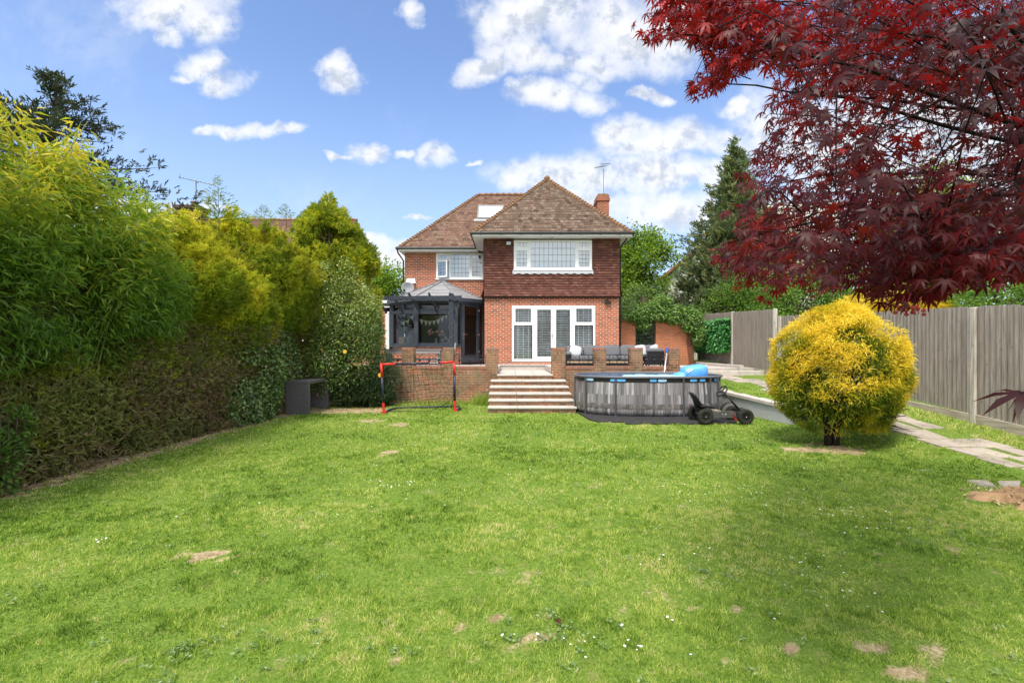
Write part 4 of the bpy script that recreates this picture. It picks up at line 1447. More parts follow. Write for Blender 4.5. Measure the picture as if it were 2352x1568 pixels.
bunting('string of seven cream pennants across the front conservatory window', [(-3.64, 19.05, 2.85), (-2.50, 19.05, 3.10), .20], 7, .20)
bunting('short string of cream pennants inside the angled left conservatory window', [(-4.55, 19.85, 2.78), (-3.88, 19.28, 3.1), .10], 3, .20)
tb = thing('window_shelf', 'pale inner sill shelf along the conservatory windows', 'shelf', (-3.5, 19.2, 1.75))
mb = MB(); facet(mb.box(.1, 1.55, .12, .42, 1.76, 1.80), PL[1], PL[2]); mb.build('shelf', WHITE, tb)
mb = MB(); mb.box(-3.62, -2.3, 19.02, 19.32, 1.76, 1.80); mb.build('shelf', WHITE, tb)
bag = thing('paper_bag', 'brown paper bag standing inside the left conservatory window', 'bag', (-4.55, 19.95, 1.80))
PAPER = flat('brown_paper', (.48, .29, .13), .8, .1)
mb = MB(); mb.hexa([(-4.68, 19.88, 1.80), (-4.42, 19.80, 1.80), (-4.40, 19.92, 1.80), (-4.64, 20.0, 1.80), (-4.67, 19.90, 2.16), (-4.42, 19.82, 2.16), (-4.41, 19.90, 2.16), (-4.64, 19.98, 2.16)]); mb.build('bag', PAPER, bag, bevel=.01)
mb = MB(); mb.torus((-4.54, 19.86, 2.16), .06, .006, Matrix.Rotation(RAD(90), 3, 'X'), 12, 5, 0, PI); mb.build('handle', PAPER, bag)
lan = thing('lantern', 'grey metal lantern with domed lid inside the left conservatory window', 'lantern', (-4.1, 19.5, 1.80))
mb = MB(); mb.lathe([(.0, 0), (.13, 0), (.13, .26), (.15, .27), (.12, .36), (.04, .42), (.03, .46), (0, .46)], (-4.12, 19.52, 1.80), 12); mb.build('body', flat('zinc', (.20, .21, .20), .5, .4), lan)
mb = MB(); mb.torus((-4.12, 19.52, 2.30), .05, .01, Matrix.Rotation(RAD(90), 3, 'X'), 14, 5); mb.build('ring', flat('zinc', (.2, .21, .2)), lan)
stt = MB()
o_, i_ = .20, .105
poly = []
for k in range(10):
    a = PI / 2 + k * PI / 5; r_ = o_ if k % 2 == 0 else o_ * .42
    poly.append((r_ * math.cos(a), r_ * math.sin(a)))
for k in range(10):
    a, b = poly[k], poly[(k + 1) % 10]
    stt.bar((-2.62 + a[0], 19.10, 1.97 + a[1]), (-2.62 + b[0], 19.10, 1.97 + b[1]), .02, .022, up=(0, 1, 0))
tag(stt.build('star_ornament', flat('cream_wood', (.72, .68, .56), .7, .2)), 'open cream five-pointed star standing in the front conservatory window', 'star')
vs_ = thing('flower_vase', 'glass vase of pink flowers in the front conservatory window', 'vase', (-3.02, 19.2, 1.80))
mb = MB(); mb.lathe([(0, 0), (.06, 0), (.065, .10), (.055, .28), (.065, .30)], (-3.02, 19.2, 1.80), 14); mb.build('vase', flat('pale_glass', (.35, .38, .33), .15, .6), vs_, smooth=True)
for (ox, oz, c) in [(-.28, .55, 0), (-.2, .62, 1), (-.12, .52, 0), (.05, .56, 0), (.14, .44, 1), (.24, .55, 0), (.30, .45, 1), (-.24, .46, 1)]:
    mb = MB()
    for q in range(6):
        mb.ell((-3.02 + ox + random.uniform(-.03, .03), 19.2 + random.uniform(-.06, .03), 1.80 + oz + random.uniform(-.03, .03)), (.04, .035, .035), 8, 5)
    f_ = mb.build('flower', flat('pink_petal' if c else 'peach_petal', (.62, .30, .28) if c else (.66, .42, .33), .7, .2), vs_, smooth=True)
mb = MB()
for (ox, oz) in [(-.26, .5), (-.15, .5), (.05, .5), (.2, .42), (.26, .45)]:
    mb.tube([(-3.02, 19.2, 1.95), (-3.02 + ox * .5, 19.2, 2.15), (-3.02 + ox, 19.2, 1.80 + oz)], .008, 5)
mb.build('stems', flat('stem_green', (.09, .14, .04), .7, .2), vs_)
lp = thing('orange_lamp', 'small glowing orange lamp deep inside the conservatory', 'lamp', (-2.4, 20.4, 2.0))
mb = MB(); mb.ell((-2.42, 20.4, 2.62), (.075, .06, .06), 12, 8); mb.build('shade', emit_mat('orange_glow', (1.0, .20, .02), 3.0), lp, smooth=True)
mb = MB(); mb.tube([(-2.42, 20.4, 1.1), (-2.42, 20.4, 2.57)], .015, 6); mb.lathe([(0, 0), (.12, 0), (.12, .03), (0, .04)], (-2.42, 20.4, 1.08), 14); mb.build('stand', BLACKP, lp)
dv = thing('ribbed_screen', 'pale ribbed screen standing behind the front conservatory window', 'screen', (-3.5, 20.9, 1.1))
mb = MB()
for k in range(16):
    mb.box(-3.90 + k * .045, -3.90 + k * .045 + .028, 20.85, 20.88, 1.06, 3.1)
mb.build('slats', flat('grey_slat', (.26, .26, .24), .8, .2), dv)
mb = MB(); mb.box(-3.92, -3.17, 20.882, 20.90, 1.06, 3.12); mb.build('backing', flat('dark_backing', (.07, .07, .065), .9, .1), dv)

# ------------------------------------------------------------------ pergola in front of it
BT = flat('black_timber', (0.042, 0.049, 0.062), 0.7, 0.2, var=.3, scale=9, bumps=.2)
pg = thing('pergola', 'black timber pergola frame in front of the conservatory', 'pergola', (-2.25, 18.0, TZ))
for x_ in (-2.26, -5.03):
    mb = MB(); mb.box(x_ - .085, x_ + .085, 17.92, 18.09, TZ, 3.72 if x_ > -3 else 3.46); mb.build('post', BT, pg, bevel=.008)
mb = MB(); mb.bar((-5.1, 17.90, 3.54), (-1.86, 17.90, 3.56), .05, .15); mb.build('beam', BT, pg, bevel=.006)
mb = MB(); mb.bar((-4.75, 18.72, 3.06), (-2.18, 18.72, 3.06), .05, .10); mb.build('ledger', BT, pg, bevel=.006)
for (a, b) in [((864, 685), (888, 722)), ((901.6, 683), (925, 720)), ((940.6, 683), (964, 720)), ((986.5, 683), (1004.6, 720)), ((1033.8, 683), (1043.6, 720))]:
    p0 = P3(a[0], a[1], 17.96); p1 = P3(b[0], b[1], 18.72)
    mb = MB(); mb.bar(p0 + (p0 - p1) * .10 + Vector((0, 0, .10)), p1 + Vector((0, 0, .06)), .05, .09); mb.build('rafter', BT, pg, bevel=.005)
lts = thing('fairy_lights', 'string of tiny white fairy lights wound round the black pergola', 'string lights', (-2.26, 17.9, TZ))
mb = MB(); mw = MB()
for k in range(60):
    q = k / 59
    an_ = q * 30
    px_, py_, pz_ = -2.26 + .105 * math.cos(an_), 18.0 + .105 * math.sin(an_), 1.25 + 2.3 * q
    mb.ell((px_, py_, pz_), (.006, .006, .007), 6, 4)
wire = [(-2.26 + .098 * math.cos(q * .25), 18.0 + .098 * math.sin(q * .25), 1.25 + 2.3 * q / 120) for q in range(121)]
mw.tube(wire, .004, 4)
for k in range(40):
    q = k / 39
    mb.ell((-5.0 + 3.1 * q, 17.86, 3.50 + .05 * math.sin(k * 1.9)), (.006, .006, .007), 6, 4)
mw.tube([(-5.0 + 3.1 * k / 60, 17.865, 3.50 + .05 * math.sin(k * 1.25)) for k in range(61)], .004, 4)
mb.build('bulb', flat('white_bulb', (.75, .76, .78), .3, .5), lts); mw.build('wire', BLACKP, lts)

# ------------------------------------------------------------------ on the terrace
GREYW = wood_mat('grey_timber', (0.26, 0.25, 0.24), (0.36, 0.35, 0.33), axis='X', knots=.2)
gt = thing('garden_table', 'long grey timber table on the terrace behind the left brick wall', 'table', (-3.35, 16.5, TZ))
mb = MB()
for k in range(4): mb.box(-4.32, -2.38, 16.2 + k * .16, 16.345 + k * .16, 1.61, 1.655, random.random())
mb.build('tabletop', GREYW, gt, bevel=.005)
mb = MB(); mb.box(-4.28, -2.42, 16.22, 16.25, 1.50, 1.608); mb.box(-4.28, -2.42, 16.77, 16.80, 1.50, 1.608); mb.build('apron', GREYW, gt)
for (a, b) in ((-4.25, 16.26), (-2.53, 16.26), (-4.25, 16.66), (-2.53, 16.66)):
    mb = MB(); mb.box(a, b and a + .10, b, b + .10, TZ, 1.607); mb.build('leg', GREYW, gt, bevel=.005)
mb = MB(); mb.box(-4.14, -2.54, 16.29, 16.33, 1.26, 1.34); mb.build('stretcher', flat('slate_blue_rail', (.10, .11, .13), .7, .2), gt)
stk = thing('timber_stake', 'weathered grey stake leaning behind the terrace wall near the goal', 'stake', (-1.8, 15.2, TZ))
mb = MB(); mb.bar((-1.86, 15.16, 1.1), (-1.78, 15.2, 1.84), .055, .03, up=(0, 1, 0)); mb.build('stake', GREYW, stk, bevel=.004)

IRON = flat('black_iron', (0.020, 0.020, 0.022), 0.5, 0.4, var=.2)
def railing(x0, x1, label):
    r = thing('iron_railing', label, 'railing', ((x0 + x1) / 2, 14.93, 1.125), group='wrought iron railings between the terrace pillars')
    mb = MB(); mb.bar((x0, 14.93, 1.475), (x1, 14.93, 1.475), .022, .014); mb.build('top_rail', IRON, r)
    mb = MB(); mb.bar((x0, 14.93, 1.165), (x1, 14.93, 1.165), .018, .012); mb.build('bottom_rail', IRON, r)
    n = 3
    Mx = Matrix.Rotation(RAD(90), 3, 'X')
    mb = MB(); mc = MB()
    for i in range(n):
        cx_ = x0 + (x1 - x0) * (i + .5) / n
        mb.tube([(cx_, 14.93, 1.125), (cx_, 14.93, 1.47)], .007, 6)
        for s in (-1, 1):
            w_ = (x1 - x0) / n * .24
            mc.torus((cx_ + s * w_, 14.93, 1.395), .055, .006, Mx, 12, 5, RAD(-60 if s > 0 else 0), RAD(180 if s > 0 else 240))
            mc.torus((cx_ + s * w_, 14.93, 1.225), .045, .006, Mx, 12, 5, RAD(180), RAD(400))
            mc.tube([(cx_ + s * w_ * .2, 14.93, 1.31), (cx_ + s * w_ * 1.1, 14.93, 1.33), (cx_ + s * w_ * 1.9, 14.93, 1.30)], .006, 5)
        ball = MB(); ball.ell((cx_, 14.93, 1.31), (.045, .04, .045), 12, 8); ball.build('ball', IRON, r, smooth=True)
    mb.build('upright', IRON, r); mc.build('scrolls', IRON, r)
    mb = MB()
    for x_ in (x0 + .012, x1 - .012): mb.tube([(x_, 14.93, 1.125), (x_, 14.93, 1.48)], .009, 6)
    mb.build('end_post', IRON, r)
railing(-4.30, -3.375, 'scrolled black iron railing partly behind the small grey-green shrub')
railing(-3.0, -2.115, 'scrolled black iron railing in front of the grey timber table, above the goal')
railing(-1.79, -.80, 'scrolled black iron railing in front of the conservatory door')
railing(1.65, 2.51, 'scrolled black iron railing nearest the steps in front of the sofa with a white cushion')
railing(2.89, 3.61, 'scrolled black iron railing in front of the middle of the grey sofa')
railing(4.01, 4.79, 'scrolled black iron railing in front of the dark armchair back')

FAB = flat('grey_fabric', (0.155, 0.155, 0.165), 0.95, 0.1, var=.10, scale=18, bumps=.15)
WICK = brick_mat('dark_wicker', [(0.020, 0.020, 0.021), (0.04, 0.04, 0.042), (0.028, 0.028, 0.03)], (0.010, 0.010, 0.010), bw=.05, rh=.018, msize=.003)
PAT = bpy.data.materials.new('patterned_cloth'); PAT.use_nodes = True
t = NT(PAT.node_tree); p = t.n['Principled BSDF']; p.inputs['Roughness'].default_value = .9
o = coords(t); wv = t.node('ShaderNodeTexWave', wave_type='BANDS', bands_direction='DIAGONAL'); t.l.new(o, wv.inputs[0]); wv.inputs['Scale'].default_value = 22; wv.inputs['Distortion'].default_value = 6
t.l.new(t.ramp(wv.outputs[0], [(0.35, (.36, .36, .37)), (0.5, (.62, .62, .61))]), p.inputs['Base Color'])
sf = thing('garden_sofa', 'long grey cushioned outdoor sofa on the terrace behind the brick pillars', 'sofa', (3.3, 16.3, TZ))
mb = MB(); mb.box(1.78, 4.30, 15.75, 16.62, TZ + .02, 1.27); mb.box(1.78, 4.95, 16.50, 16.62, 1.271, 1.60); mb.box(1.78, 1.90, 15.75, 16.49, 1.271, 1.46); mb.build('frame', WICK, sf, bevel=.01)
mb = MB(); mb.box(1.80, 4.28, 15.72, 15.748, 1.20, 1.255); mb.build('wooden_rail', flat('pale_teak', (.42, .31, .20), .7, .2), sf)
for (a, b) in ((1.91, 2.72), (2.73, 3.50), (3.51, 4.29)):
    mb = MB(); mb.ell(((a + b) / 2, 16.10, 1.355), ((b - a) / 2, .39, .085), 24, 12, .35); mb.build('seat_cushion', FAB, sf, smooth=True)
for (a, b, j) in ((1.85, 2.42, 0), (2.43, 3.02, 1), (3.03, 3.66, 0), (3.67, 4.25, 1), (4.26, 4.92, 0)):
    mb = MB(); mb.ell(((a + b) / 2, 16.42 + .02 * j, 1.585), ((b - a) / 2, .10, .20), 22, 12, .42, Matrix.Rotation(RAD(-12), 3, 'X') @ Matrix.Rotation(RAD((-2, 2)[j]), 3, 'Y')); mb.build('back_cushion', FAB, sf, smooth=True)
mb = MB(); mb.ell((1.86, 16.05, 1.50), (.10, .34, .07), 16, 10, .6); mb.build('arm_cushion', FAB, sf, smooth=True)
ac = thing('garden_armchair', 'dark wicker armchair with grey cushions seen from behind at the right end', 'armchair', (4.56, 15.6, TZ))
mb = MB(); mb.box(4.30, 4.84, 15.32, 15.40, TZ + .06, 1.585); mb.box(4.30, 4.84, 15.401, 15.70, TZ + .06, 1.25); mb.build('frame', WICK, ac, bevel=.015)
mb = MB(); mb.ell((4.57, 15.50, 1.585), (.27, .09, .09), 20, 10, .5); mb.build('back_cushion', FAB, ac, smooth=True)
mb = MB(); mb.ell((4.57, 15.56, 1.30), (.26, .15, .06), 20, 10, .4); mb.build('seat_cushion', FAB, ac, smooth=True)
for (x_, y_) in ((4.33, 15.34), (4.79, 15.34), (4.33, 15.64), (4.79, 15.64)):
    mb = MB(); mb.box(x_, x_ + .04, y_, y_ + .04, TZ, TZ + .059); mb.build('foot', WICK, ac)
for (lab, c, r, rot) in [('white patterned cushion leaning at the steps end of the sofa', (2.12, 16.18, 1.57), (.20, .075, .20), (-18, 14)),
                         ('white patterned cushion on the sofa beside the dark armchair', (4.30, 16.20, 1.60), (.19, .075, .19), (-12, -6)),
                         ('small pale cushion lying slanted on the far end of the sofa', (4.78, 16.28, 1.70), (.14, .06, .09), (-10, -24))]:
    mb = MB(); mb.ell(c, r, 18, 10, .5, Matrix.Rotation(RAD(rot[1]), 3, 'Y') @ Matrix.Rotation(RAD(rot[0]), 3, 'X'))
    tag(mb.build('scatter_cushion', PAT, smooth=True), lab, 'cushion', 'scatter cushions on the sofa')

# ------------------------------------------------------------------ side wall with gate
sw = thing('gate_wall', 'orange-red brick side wall with an iron gate, ivy along its top', 'wall', (5.9, 20.5, 1.0))
mb = MB(); mb.box(4.21, 5.24, 20.5, 20.72, .9, 2.95); mb.box(6.10, 7.72, 20.5, 20.72, .9, 2.88); mb.build('wall', BR_SIDE, sw)
mb = MB(); mb.box(4.21, 5.24, 20.48, 20.74, 2.951, 3.03); mb.box(6.10, 7.72, 20.48, 20.74, 2.881, 2.96); mb.build('coping', BR_SIDE, sw, bevel=.01)
gte = thing('iron_gate', 'tall black wrought iron gate between two brick walls under ivy', 'gate', (5.67, 20.6, 1.0))
mb = MB()
for x_ in (5.27, 6.05): mb.box(x_ - .02, x_ + .02, 20.58, 20.62, 1.0, 2.9)
for z_ in (1.1, 1.9, 2.75): mb.box(5.29, 6.03, 20.585, 20.615, z_, z_ + .03)
mb.build('gate_frame', IRON, gte)
for k in range(9):
    x_ = 5.34 + k * .082
    mb = MB(); mb.tube([(x_, 20.6, 1.05), (x_, 20.6, 2.85)], .009, 6); mb.build('bar', IRON, gte)
mb = MB()
for k in range(4):
    mb.torus((5.42 + k * .165, 20.58, 2.25), .07, .007, Matrix.Rotation(RAD(90), 3, 'X'), 14, 5)
mb.box(5.30, 6.02, 20.57, 20.584, 2.12, 2.14); mb.build('scrolls', IRON, gte)
br_ = thing('garden_broom', 'grey-handled tool leaning in the corner between house and gate wall', 'tool', (4.42, 20.2, 1.04))
mb = MB(); mb.tube([(4.58, 20.1, 1.1), (4.32, 20.3, 2.35)], .018, 7); mb.tube([(4.62, 20.15, 1.1), (4.40, 20.35, 2.2)], .015, 7); mb.build('handle', STEEL, br_)
mb = MB(); mb.ell((4.36, 20.2, 1.55), (.09, .06, .16), 10, 8); mb.build('blue_bag', flat('blue_plastic', (.02, .05, .30), .5, .3), br_, smooth=True)

# ------------------------------------------------------------------ fence
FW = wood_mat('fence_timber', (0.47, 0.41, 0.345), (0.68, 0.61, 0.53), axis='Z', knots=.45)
FW2 = wood_mat('fence_rail_timber', (0.40, 0.335, 0.26), (0.55, 0.48, 0.39), axis='Y', knots=.3)
FX = 8.5
def fence(label, posts, ztop, tall):
    f = thing('timber_fence', label, 'fence', (FX, posts[0], float(gz(FX, posts[0]))), group='closeboard fence runs up the side path')
    for a, b in zip(posts[:-1], posts[1:]):
        mb = MB(); y_ = a + .06
        while y_ < b - .06:
            w_ = random.uniform(.088, .105); y1 = min(y_ + w_ - .004, b - .05)
            zb = float(gz(FX, y_)) + .17; zt = float(np.interp(y_, ztop[0], ztop[1])) + random.uniform(-.012, .012)
            lean = random.uniform(-.006, .006)
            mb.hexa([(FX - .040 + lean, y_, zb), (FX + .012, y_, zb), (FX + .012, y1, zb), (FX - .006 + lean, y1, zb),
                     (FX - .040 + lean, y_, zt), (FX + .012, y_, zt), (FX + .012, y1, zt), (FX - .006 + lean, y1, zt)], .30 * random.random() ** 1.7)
            mb.t[-4] = 1.0  # near edge painted dark for the shadow line and weather stain between boards
            y_ += w_
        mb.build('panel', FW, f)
        mb = MB(); za, zb_ = float(gz(FX, a)), float(gz(FX, b))
        mb.hexa([(FX - .045, a + .06, za - .1), (FX - .005, a + .06, za - .1), (FX - .005, b - .06, zb_ - .1), (FX - .045, b - .06, zb_ - .1),
                 (FX - .045, a + .06, za + .168), (FX - .005, a + .06, za + .168), (FX - .005, b - .06, zb_ + .168), (FX - .045, b - .06, zb_ + .168)])
        mb.build('gravel_board', FW2, f, bevel=.004)
        mb = MB()
        for q in (.35, 1.1, 1.8): mb.bar((FX + .04, a, za + q), (FX + .04, b, zb_ + q), .05, .08)
        mb.build('rail', FW2, f)
    for a in posts:
        mb = MB(); zt = float(np.interp(a, ztop[0], ztop[1])) + (.02 if tall else -.01)
        mb.box(FX - .055, FX + .055, a - .055, a + .055, float(gz(FX, a)) - .1, zt); mb.build('post', FW, f, bevel=.012)
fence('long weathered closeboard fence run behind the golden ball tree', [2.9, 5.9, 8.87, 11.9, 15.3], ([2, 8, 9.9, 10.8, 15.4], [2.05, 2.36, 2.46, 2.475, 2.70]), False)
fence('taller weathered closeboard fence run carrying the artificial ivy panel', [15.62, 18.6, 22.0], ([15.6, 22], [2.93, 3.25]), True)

# ------------------------------------------------------------------ pool, mat and toys
def ell_pt(a, s=1.0, q=2.35):
    c, s_ = math.cos(a), math.sin(a)
    f = lambda v_: math.copysign(abs(v_) ** (2 / q), v_)
    return Vector((3.55 + 1.87 * s * f(c), 12.78 + 1.25 * s * f(s_), 0))


NP = 220
angs = [2 * PI * i / NP for i in range(NP)]
pool = thing('swimming_pool', 'above-ground oval pool with grey wood-plank print sides', 'swimming pool', (3.55, 12.78, 0))


def ring_mesh(name, mat, prof, wob=0.0, inside=False):
    """profile [(scale, z)] swept round the pool, UV = (height, length) so that plank rows stand upright"""
    V = []; U = []
    s_acc = 0; prev = None
    for i in range(NP + 1):
        a = angs[i % NP]
        p_ = ell_pt(a)
        if prev is not None: s_acc += (p_ - prev).length
        prev = p_
        for k_, (sc_, z_) in enumerate(prof):
            wv_ = 1 + wob * (math.sin(a * 37) * .5 + math.sin(a * 61 + 1) * .5) * math.sin(PI * k_ / (len(prof) - 1))
            q_ = ell_pt(a, sc_ * wv_)
            V.append((q_.x, q_.y, z_)); U.append((z_ * 1.0, s_acc))
    m_ = len(prof)
    Fc = []
    for i in range(NP):
        for k_ in range(m_ - 1):
            a = i * m_ + k_
            Fc.append((a, a + m_, a + m_ + 1, a + 1) if not inside else (a, a + 1, a + m_ + 1, a + m_))
    o_ = fast_mesh(name, V, Fc, mat, pool, None, True)
    uvl = o_.data.uv_layers.new(name='UVMap')
    arr = np.array([U[l.vertex_index] for l in o_.data.loops], dtype=np.float32)
    uvl.data.foreach_set('uv', arr.ravel())
    return o_


def plank_print(name, cols, bw, rh):
    m, t, p = principled(name, .5, .3)
    uvc = coords(t, 'UV')
    br = t.node('ShaderNodeTexBrick'); t.l.new(uvc, br.inputs[0])
    br.offset = .37; br.offset_frequency = 2
    for k_, v_ in (('Scale', 1.0), ('Brick Width', bw), ('Row Height', rh), ('Mortar Size', .0025), ('Mortar Smooth', .3)): br.inputs[k_].default_value = v_
    br.inputs['Color1'].default_value = (0, 0, 0, 1); br.inputs['Color2'].default_value = (1, 1, 1, 1); br.inputs['Mortar'].default_value = (.15, .15, .15, 1)
    c = t.ramp(br.outputs['Color'], [(i / (len(cols) - 1), q) for i, q in enumerate(cols)])
    mp = t.node('ShaderNodeMapping'); t.l.new(uvc, mp.inputs[0]); mp.inputs['Scale'].default_value = (3, 60, 1)
    g = t.noise(mp.outputs[0], 1.0, 6, .65)
    c = t.mix(t.smooth(g, .35, .65, 0, .55), c, (0.045, 0.043, 0.045))
    c = t.mix(t.m('MULTIPLY', br.outputs['Fac'], .7), c, (.015, .015, .016))
    t.l.new(c, p.inputs['Base Color'])
    MATS[name] = m
    return m


ring_mesh('liner', plank_print('grey_plank_print', [(.12, .112, .11), (.29, .27, .265), (.18, .168, .166), (.55, .52, .515), (.31, .29, .285), (.23, .215, .215), (.62, .585, .59)], .85, .062),
          [(.965, .03), (1.0, .07), (1.012, .14), (1.006, .3), (1.0, .5), (.992, .7), (.985, .84)], .006)
ring_mesh('skirt_band', plank_print('brown_plank_print', [(.09, .08, .075), (.24, .21, .19), (.13, .115, .105), (.30, .265, .24)], .16, .075), [(1.014, .20), (1.016, .22), (1.015, .30), (1.012, .32)])
ring_mesh('rim_band', flat('charcoal_band', (.035, .033, .033), .6, .3), [(.986, .83), (.990, .84), (.990, .93), (.986, .94)])
ring_mesh('inner_liner', plank_print('blue_plank_print', [(.12, .17, .24), (.22, .28, .36), (.16, .21, .28)], .55, .085), [(.96, .05), (.972, .5), (.974, .94)], 0, True)
mb = MB(); mb.tube([ell_pt(angs[i % NP]) + Vector((0, 0, .955)) for i in range(NP + 1)], .032, 10, cap=False); mb.build('top_rail', flat('rail_grey', (.13, .13, .145), .45, .4), pool, smooth=True)
mb = MB(); mb.poly([tuple(ell_pt(a, .965) + Vector((0, 0, .86))) for a in angs]); wtr = mb.build('water', flat('pool_water', (.06, .22, .34), .06, .6, var=.1, scale=3, bumps=.08), pool)
PIPE = flat('leg_grey', (.07, .075, .085), .45, .4)
for px_ in (1320, 1345, 1412, 1573, 1632, 1650):
    best = min((a for a in angs if math.sin(a) <= .05), key=lambda a: abs(CX + ell_pt(a, 1.03).x * FOC / ell_pt(a, 1.03).y - px_))
    q = ell_pt(best, 1.03)
    mb = MB(); mb.tube([(q.x, q.y, .02), (q.x, q.y, .93)], .022, 8); mb.box(q.x - .05, q.x + .05, q.y - .03, q.y + .03, .015, .03); mb.build('leg', PIPE, pool)
for a in (RAD(40), RAD(65), RAD(90), RAD(115), RAD(140)):
    q = ell_pt(a, 1.03); mb = MB(); mb.tube([(q.x, q.y, .02), (q.x, q.y, .93)], .022, 8); mb.box(q.x - .05, q.x + .05, q.y - .03, q.y + .03, .015, .03); mb.build('leg', PIPE, pool)
BLUEP = flat('sky_blue_vinyl', (.13, .42, .80), .35, .5, var=.12, scale=6)
PALEB = flat('pale_blue_vinyl', (.42, .66, .86), .35, .5, var=.15, scale=9)
for (p0, p1) in ((1347, 1363), (1402, 1412), (1416, 1437), (1493, 1508), (1512, 1531), (1585, 1601), (1607, 1620), (1641, 1647)):
    pts_ = []
    for px_ in np.linspace(p0, p1, 7):
        best = min((2 * PI * i / 2400 for i in range(1200, 2400)), key=lambda a: abs(CX + ell_pt(a, 1.0).x * FOC / ell_pt(a, 1.0).y - px_))
        pts_.append(ell_pt(best, 1.0))
    mb = MB()
    for a, b, k in zip(pts_[:-1], pts_[1:], range(6)):
        ia, ib = (.012 if k == 0 else 0), (.012 if k == 5 else 0)
        mb.hexa([(a.x, a.y - .006, .855 + ia), (b.x, b.y - .006, .855 + ib), (b.x, b.y + .03, .855 + ib), (a.x, a.y + .03, .855 + ia), (a.x, a.y - .006, .918 - ia), (b.x, b.y - .006, .918 - ib), (b.x, b.y + .03, .918 - ib), (a.x, a.y + .03, .918 - ia)])
    mb.build('rail_gap_plate', PALEB if p0 in (1347, 1512) else BLUEP, pool, smooth=False)  # blue plates standing in for gaps between rail and liner

lil = thing('inflatable_lounger', 'blue and white inflatable lounger floating in the pool', 'inflatable', (4.2, 12.6, .86))
mb = MB()
for k in range(5):
    mb.ell((3.05 + .30 * k, 12.45 + .03 * math.sin(k * 2), .905 + .01 * (k % 2)), (.19, .42, .07), 16, 8, .7)
mb.build('body', PALEB, lil, smooth=True)
mb = MB()
Mx = Matrix.Rotation(RAD(-9), 3, 'Y')
mb.ell((4.68, 12.45, 1.06), (.32, .30, .175), 28, 16, .62, Mx)
mb.ell((4.30, 12.45, .94), (.18, .27, .10), 20, 12, .75, Matrix.Rotation(RAD(-20), 3, 'Y'))
mb.ell((4.80, 12.40, .90), (.35, .30, .06), 20, 10, .7)
mb.build('headrest', BLUEP, lil, smooth=True)
mb = MB()
def onhead(a, z_):
    d_ = Vector((math.cos(a) * .345, -math.sin(a) * .305, 0))
    return d_
Wv = flat('white_vinyl', (.85, .87, .88), .35, .5)
for pts_ in ([(-.30, .03), (-.22, .09), (-.13, .13)], [(-.27, .0), (-.2, .045), (-.13, .075)], [(.0, .135), (.12, .128), (.26, .115), (.31, .10)]):
    P_ = []
    for (a, c) in pts_:
        loc = Vector((a, 0, c))
        # front face of the cushion
        yy = -.30 * max(.15, (1 - abs(a / .345) ** 3.2 - abs(c / .15) ** 3.2)) ** (.31) if abs(a / .345) ** 3.2 + abs(c / .15) ** 3.2 < 1 else -.12
        P_.append(Vector((4.68, 12.45, 1.06)) + Mx @ Vector((a, yy, c)))
    mb.tube(P_, .013, 7, .018)
mb.build('white_mark', Wv, lil, smooth=True)
pp = thing('pool_pole', 'silver telescopic pole with blue grip leaning on the far pool rim', 'pole', (4.42, 14.1, .5))
a, b = P3(1525.5, 858, 14.02), P3(1533.2, 798, 14.60)
mb = MB(); mb.tube([a - (b - a) * .25, a.lerp(b, .78)], .020, 8); mb.build('shaft', flat('bright_aluminium', (.72, .72, .72), .3, .5, metallic=.5), pp, smooth=True)
mb = MB(); mb.tube([a.lerp(b, .78), b], .027, 8); mb.build('grip', flat('blue_grip', (.02, .10, .55), .5, .3), pp, smooth=True)

front = [G(*q) for q in [(1312, 941), (1324, 947), (1353.8, 965), (1376.5, 970.8), (1427.5, 970.2), (1440, 975), (1596, 974.4), (1693, 973.0)]]
poly = front + [(5.35, 11.6), (5.3, 13.95), (1.75, 14.0)]
mb = MB(); n = len(poly)
mb.v = [(a, b, .004) for a, b in poly] + [(a, b, .026) for a, b in poly]
mb.f = [tuple(reversed(range(n))), tuple(range(n, 2 * n))] + [(i, (i + 1) % n, n + (i + 1) % n, n + i) for i in range(n)]
mb.t = [0] * len(mb.f)
tag(mb.build('rubber_mat', flat('black_rubber', (.040, .038, .038), .9, .2, var=.4, scale=7, bumps=.3)), 'black rubber matting spread under the pool and go-kart', 'mat')

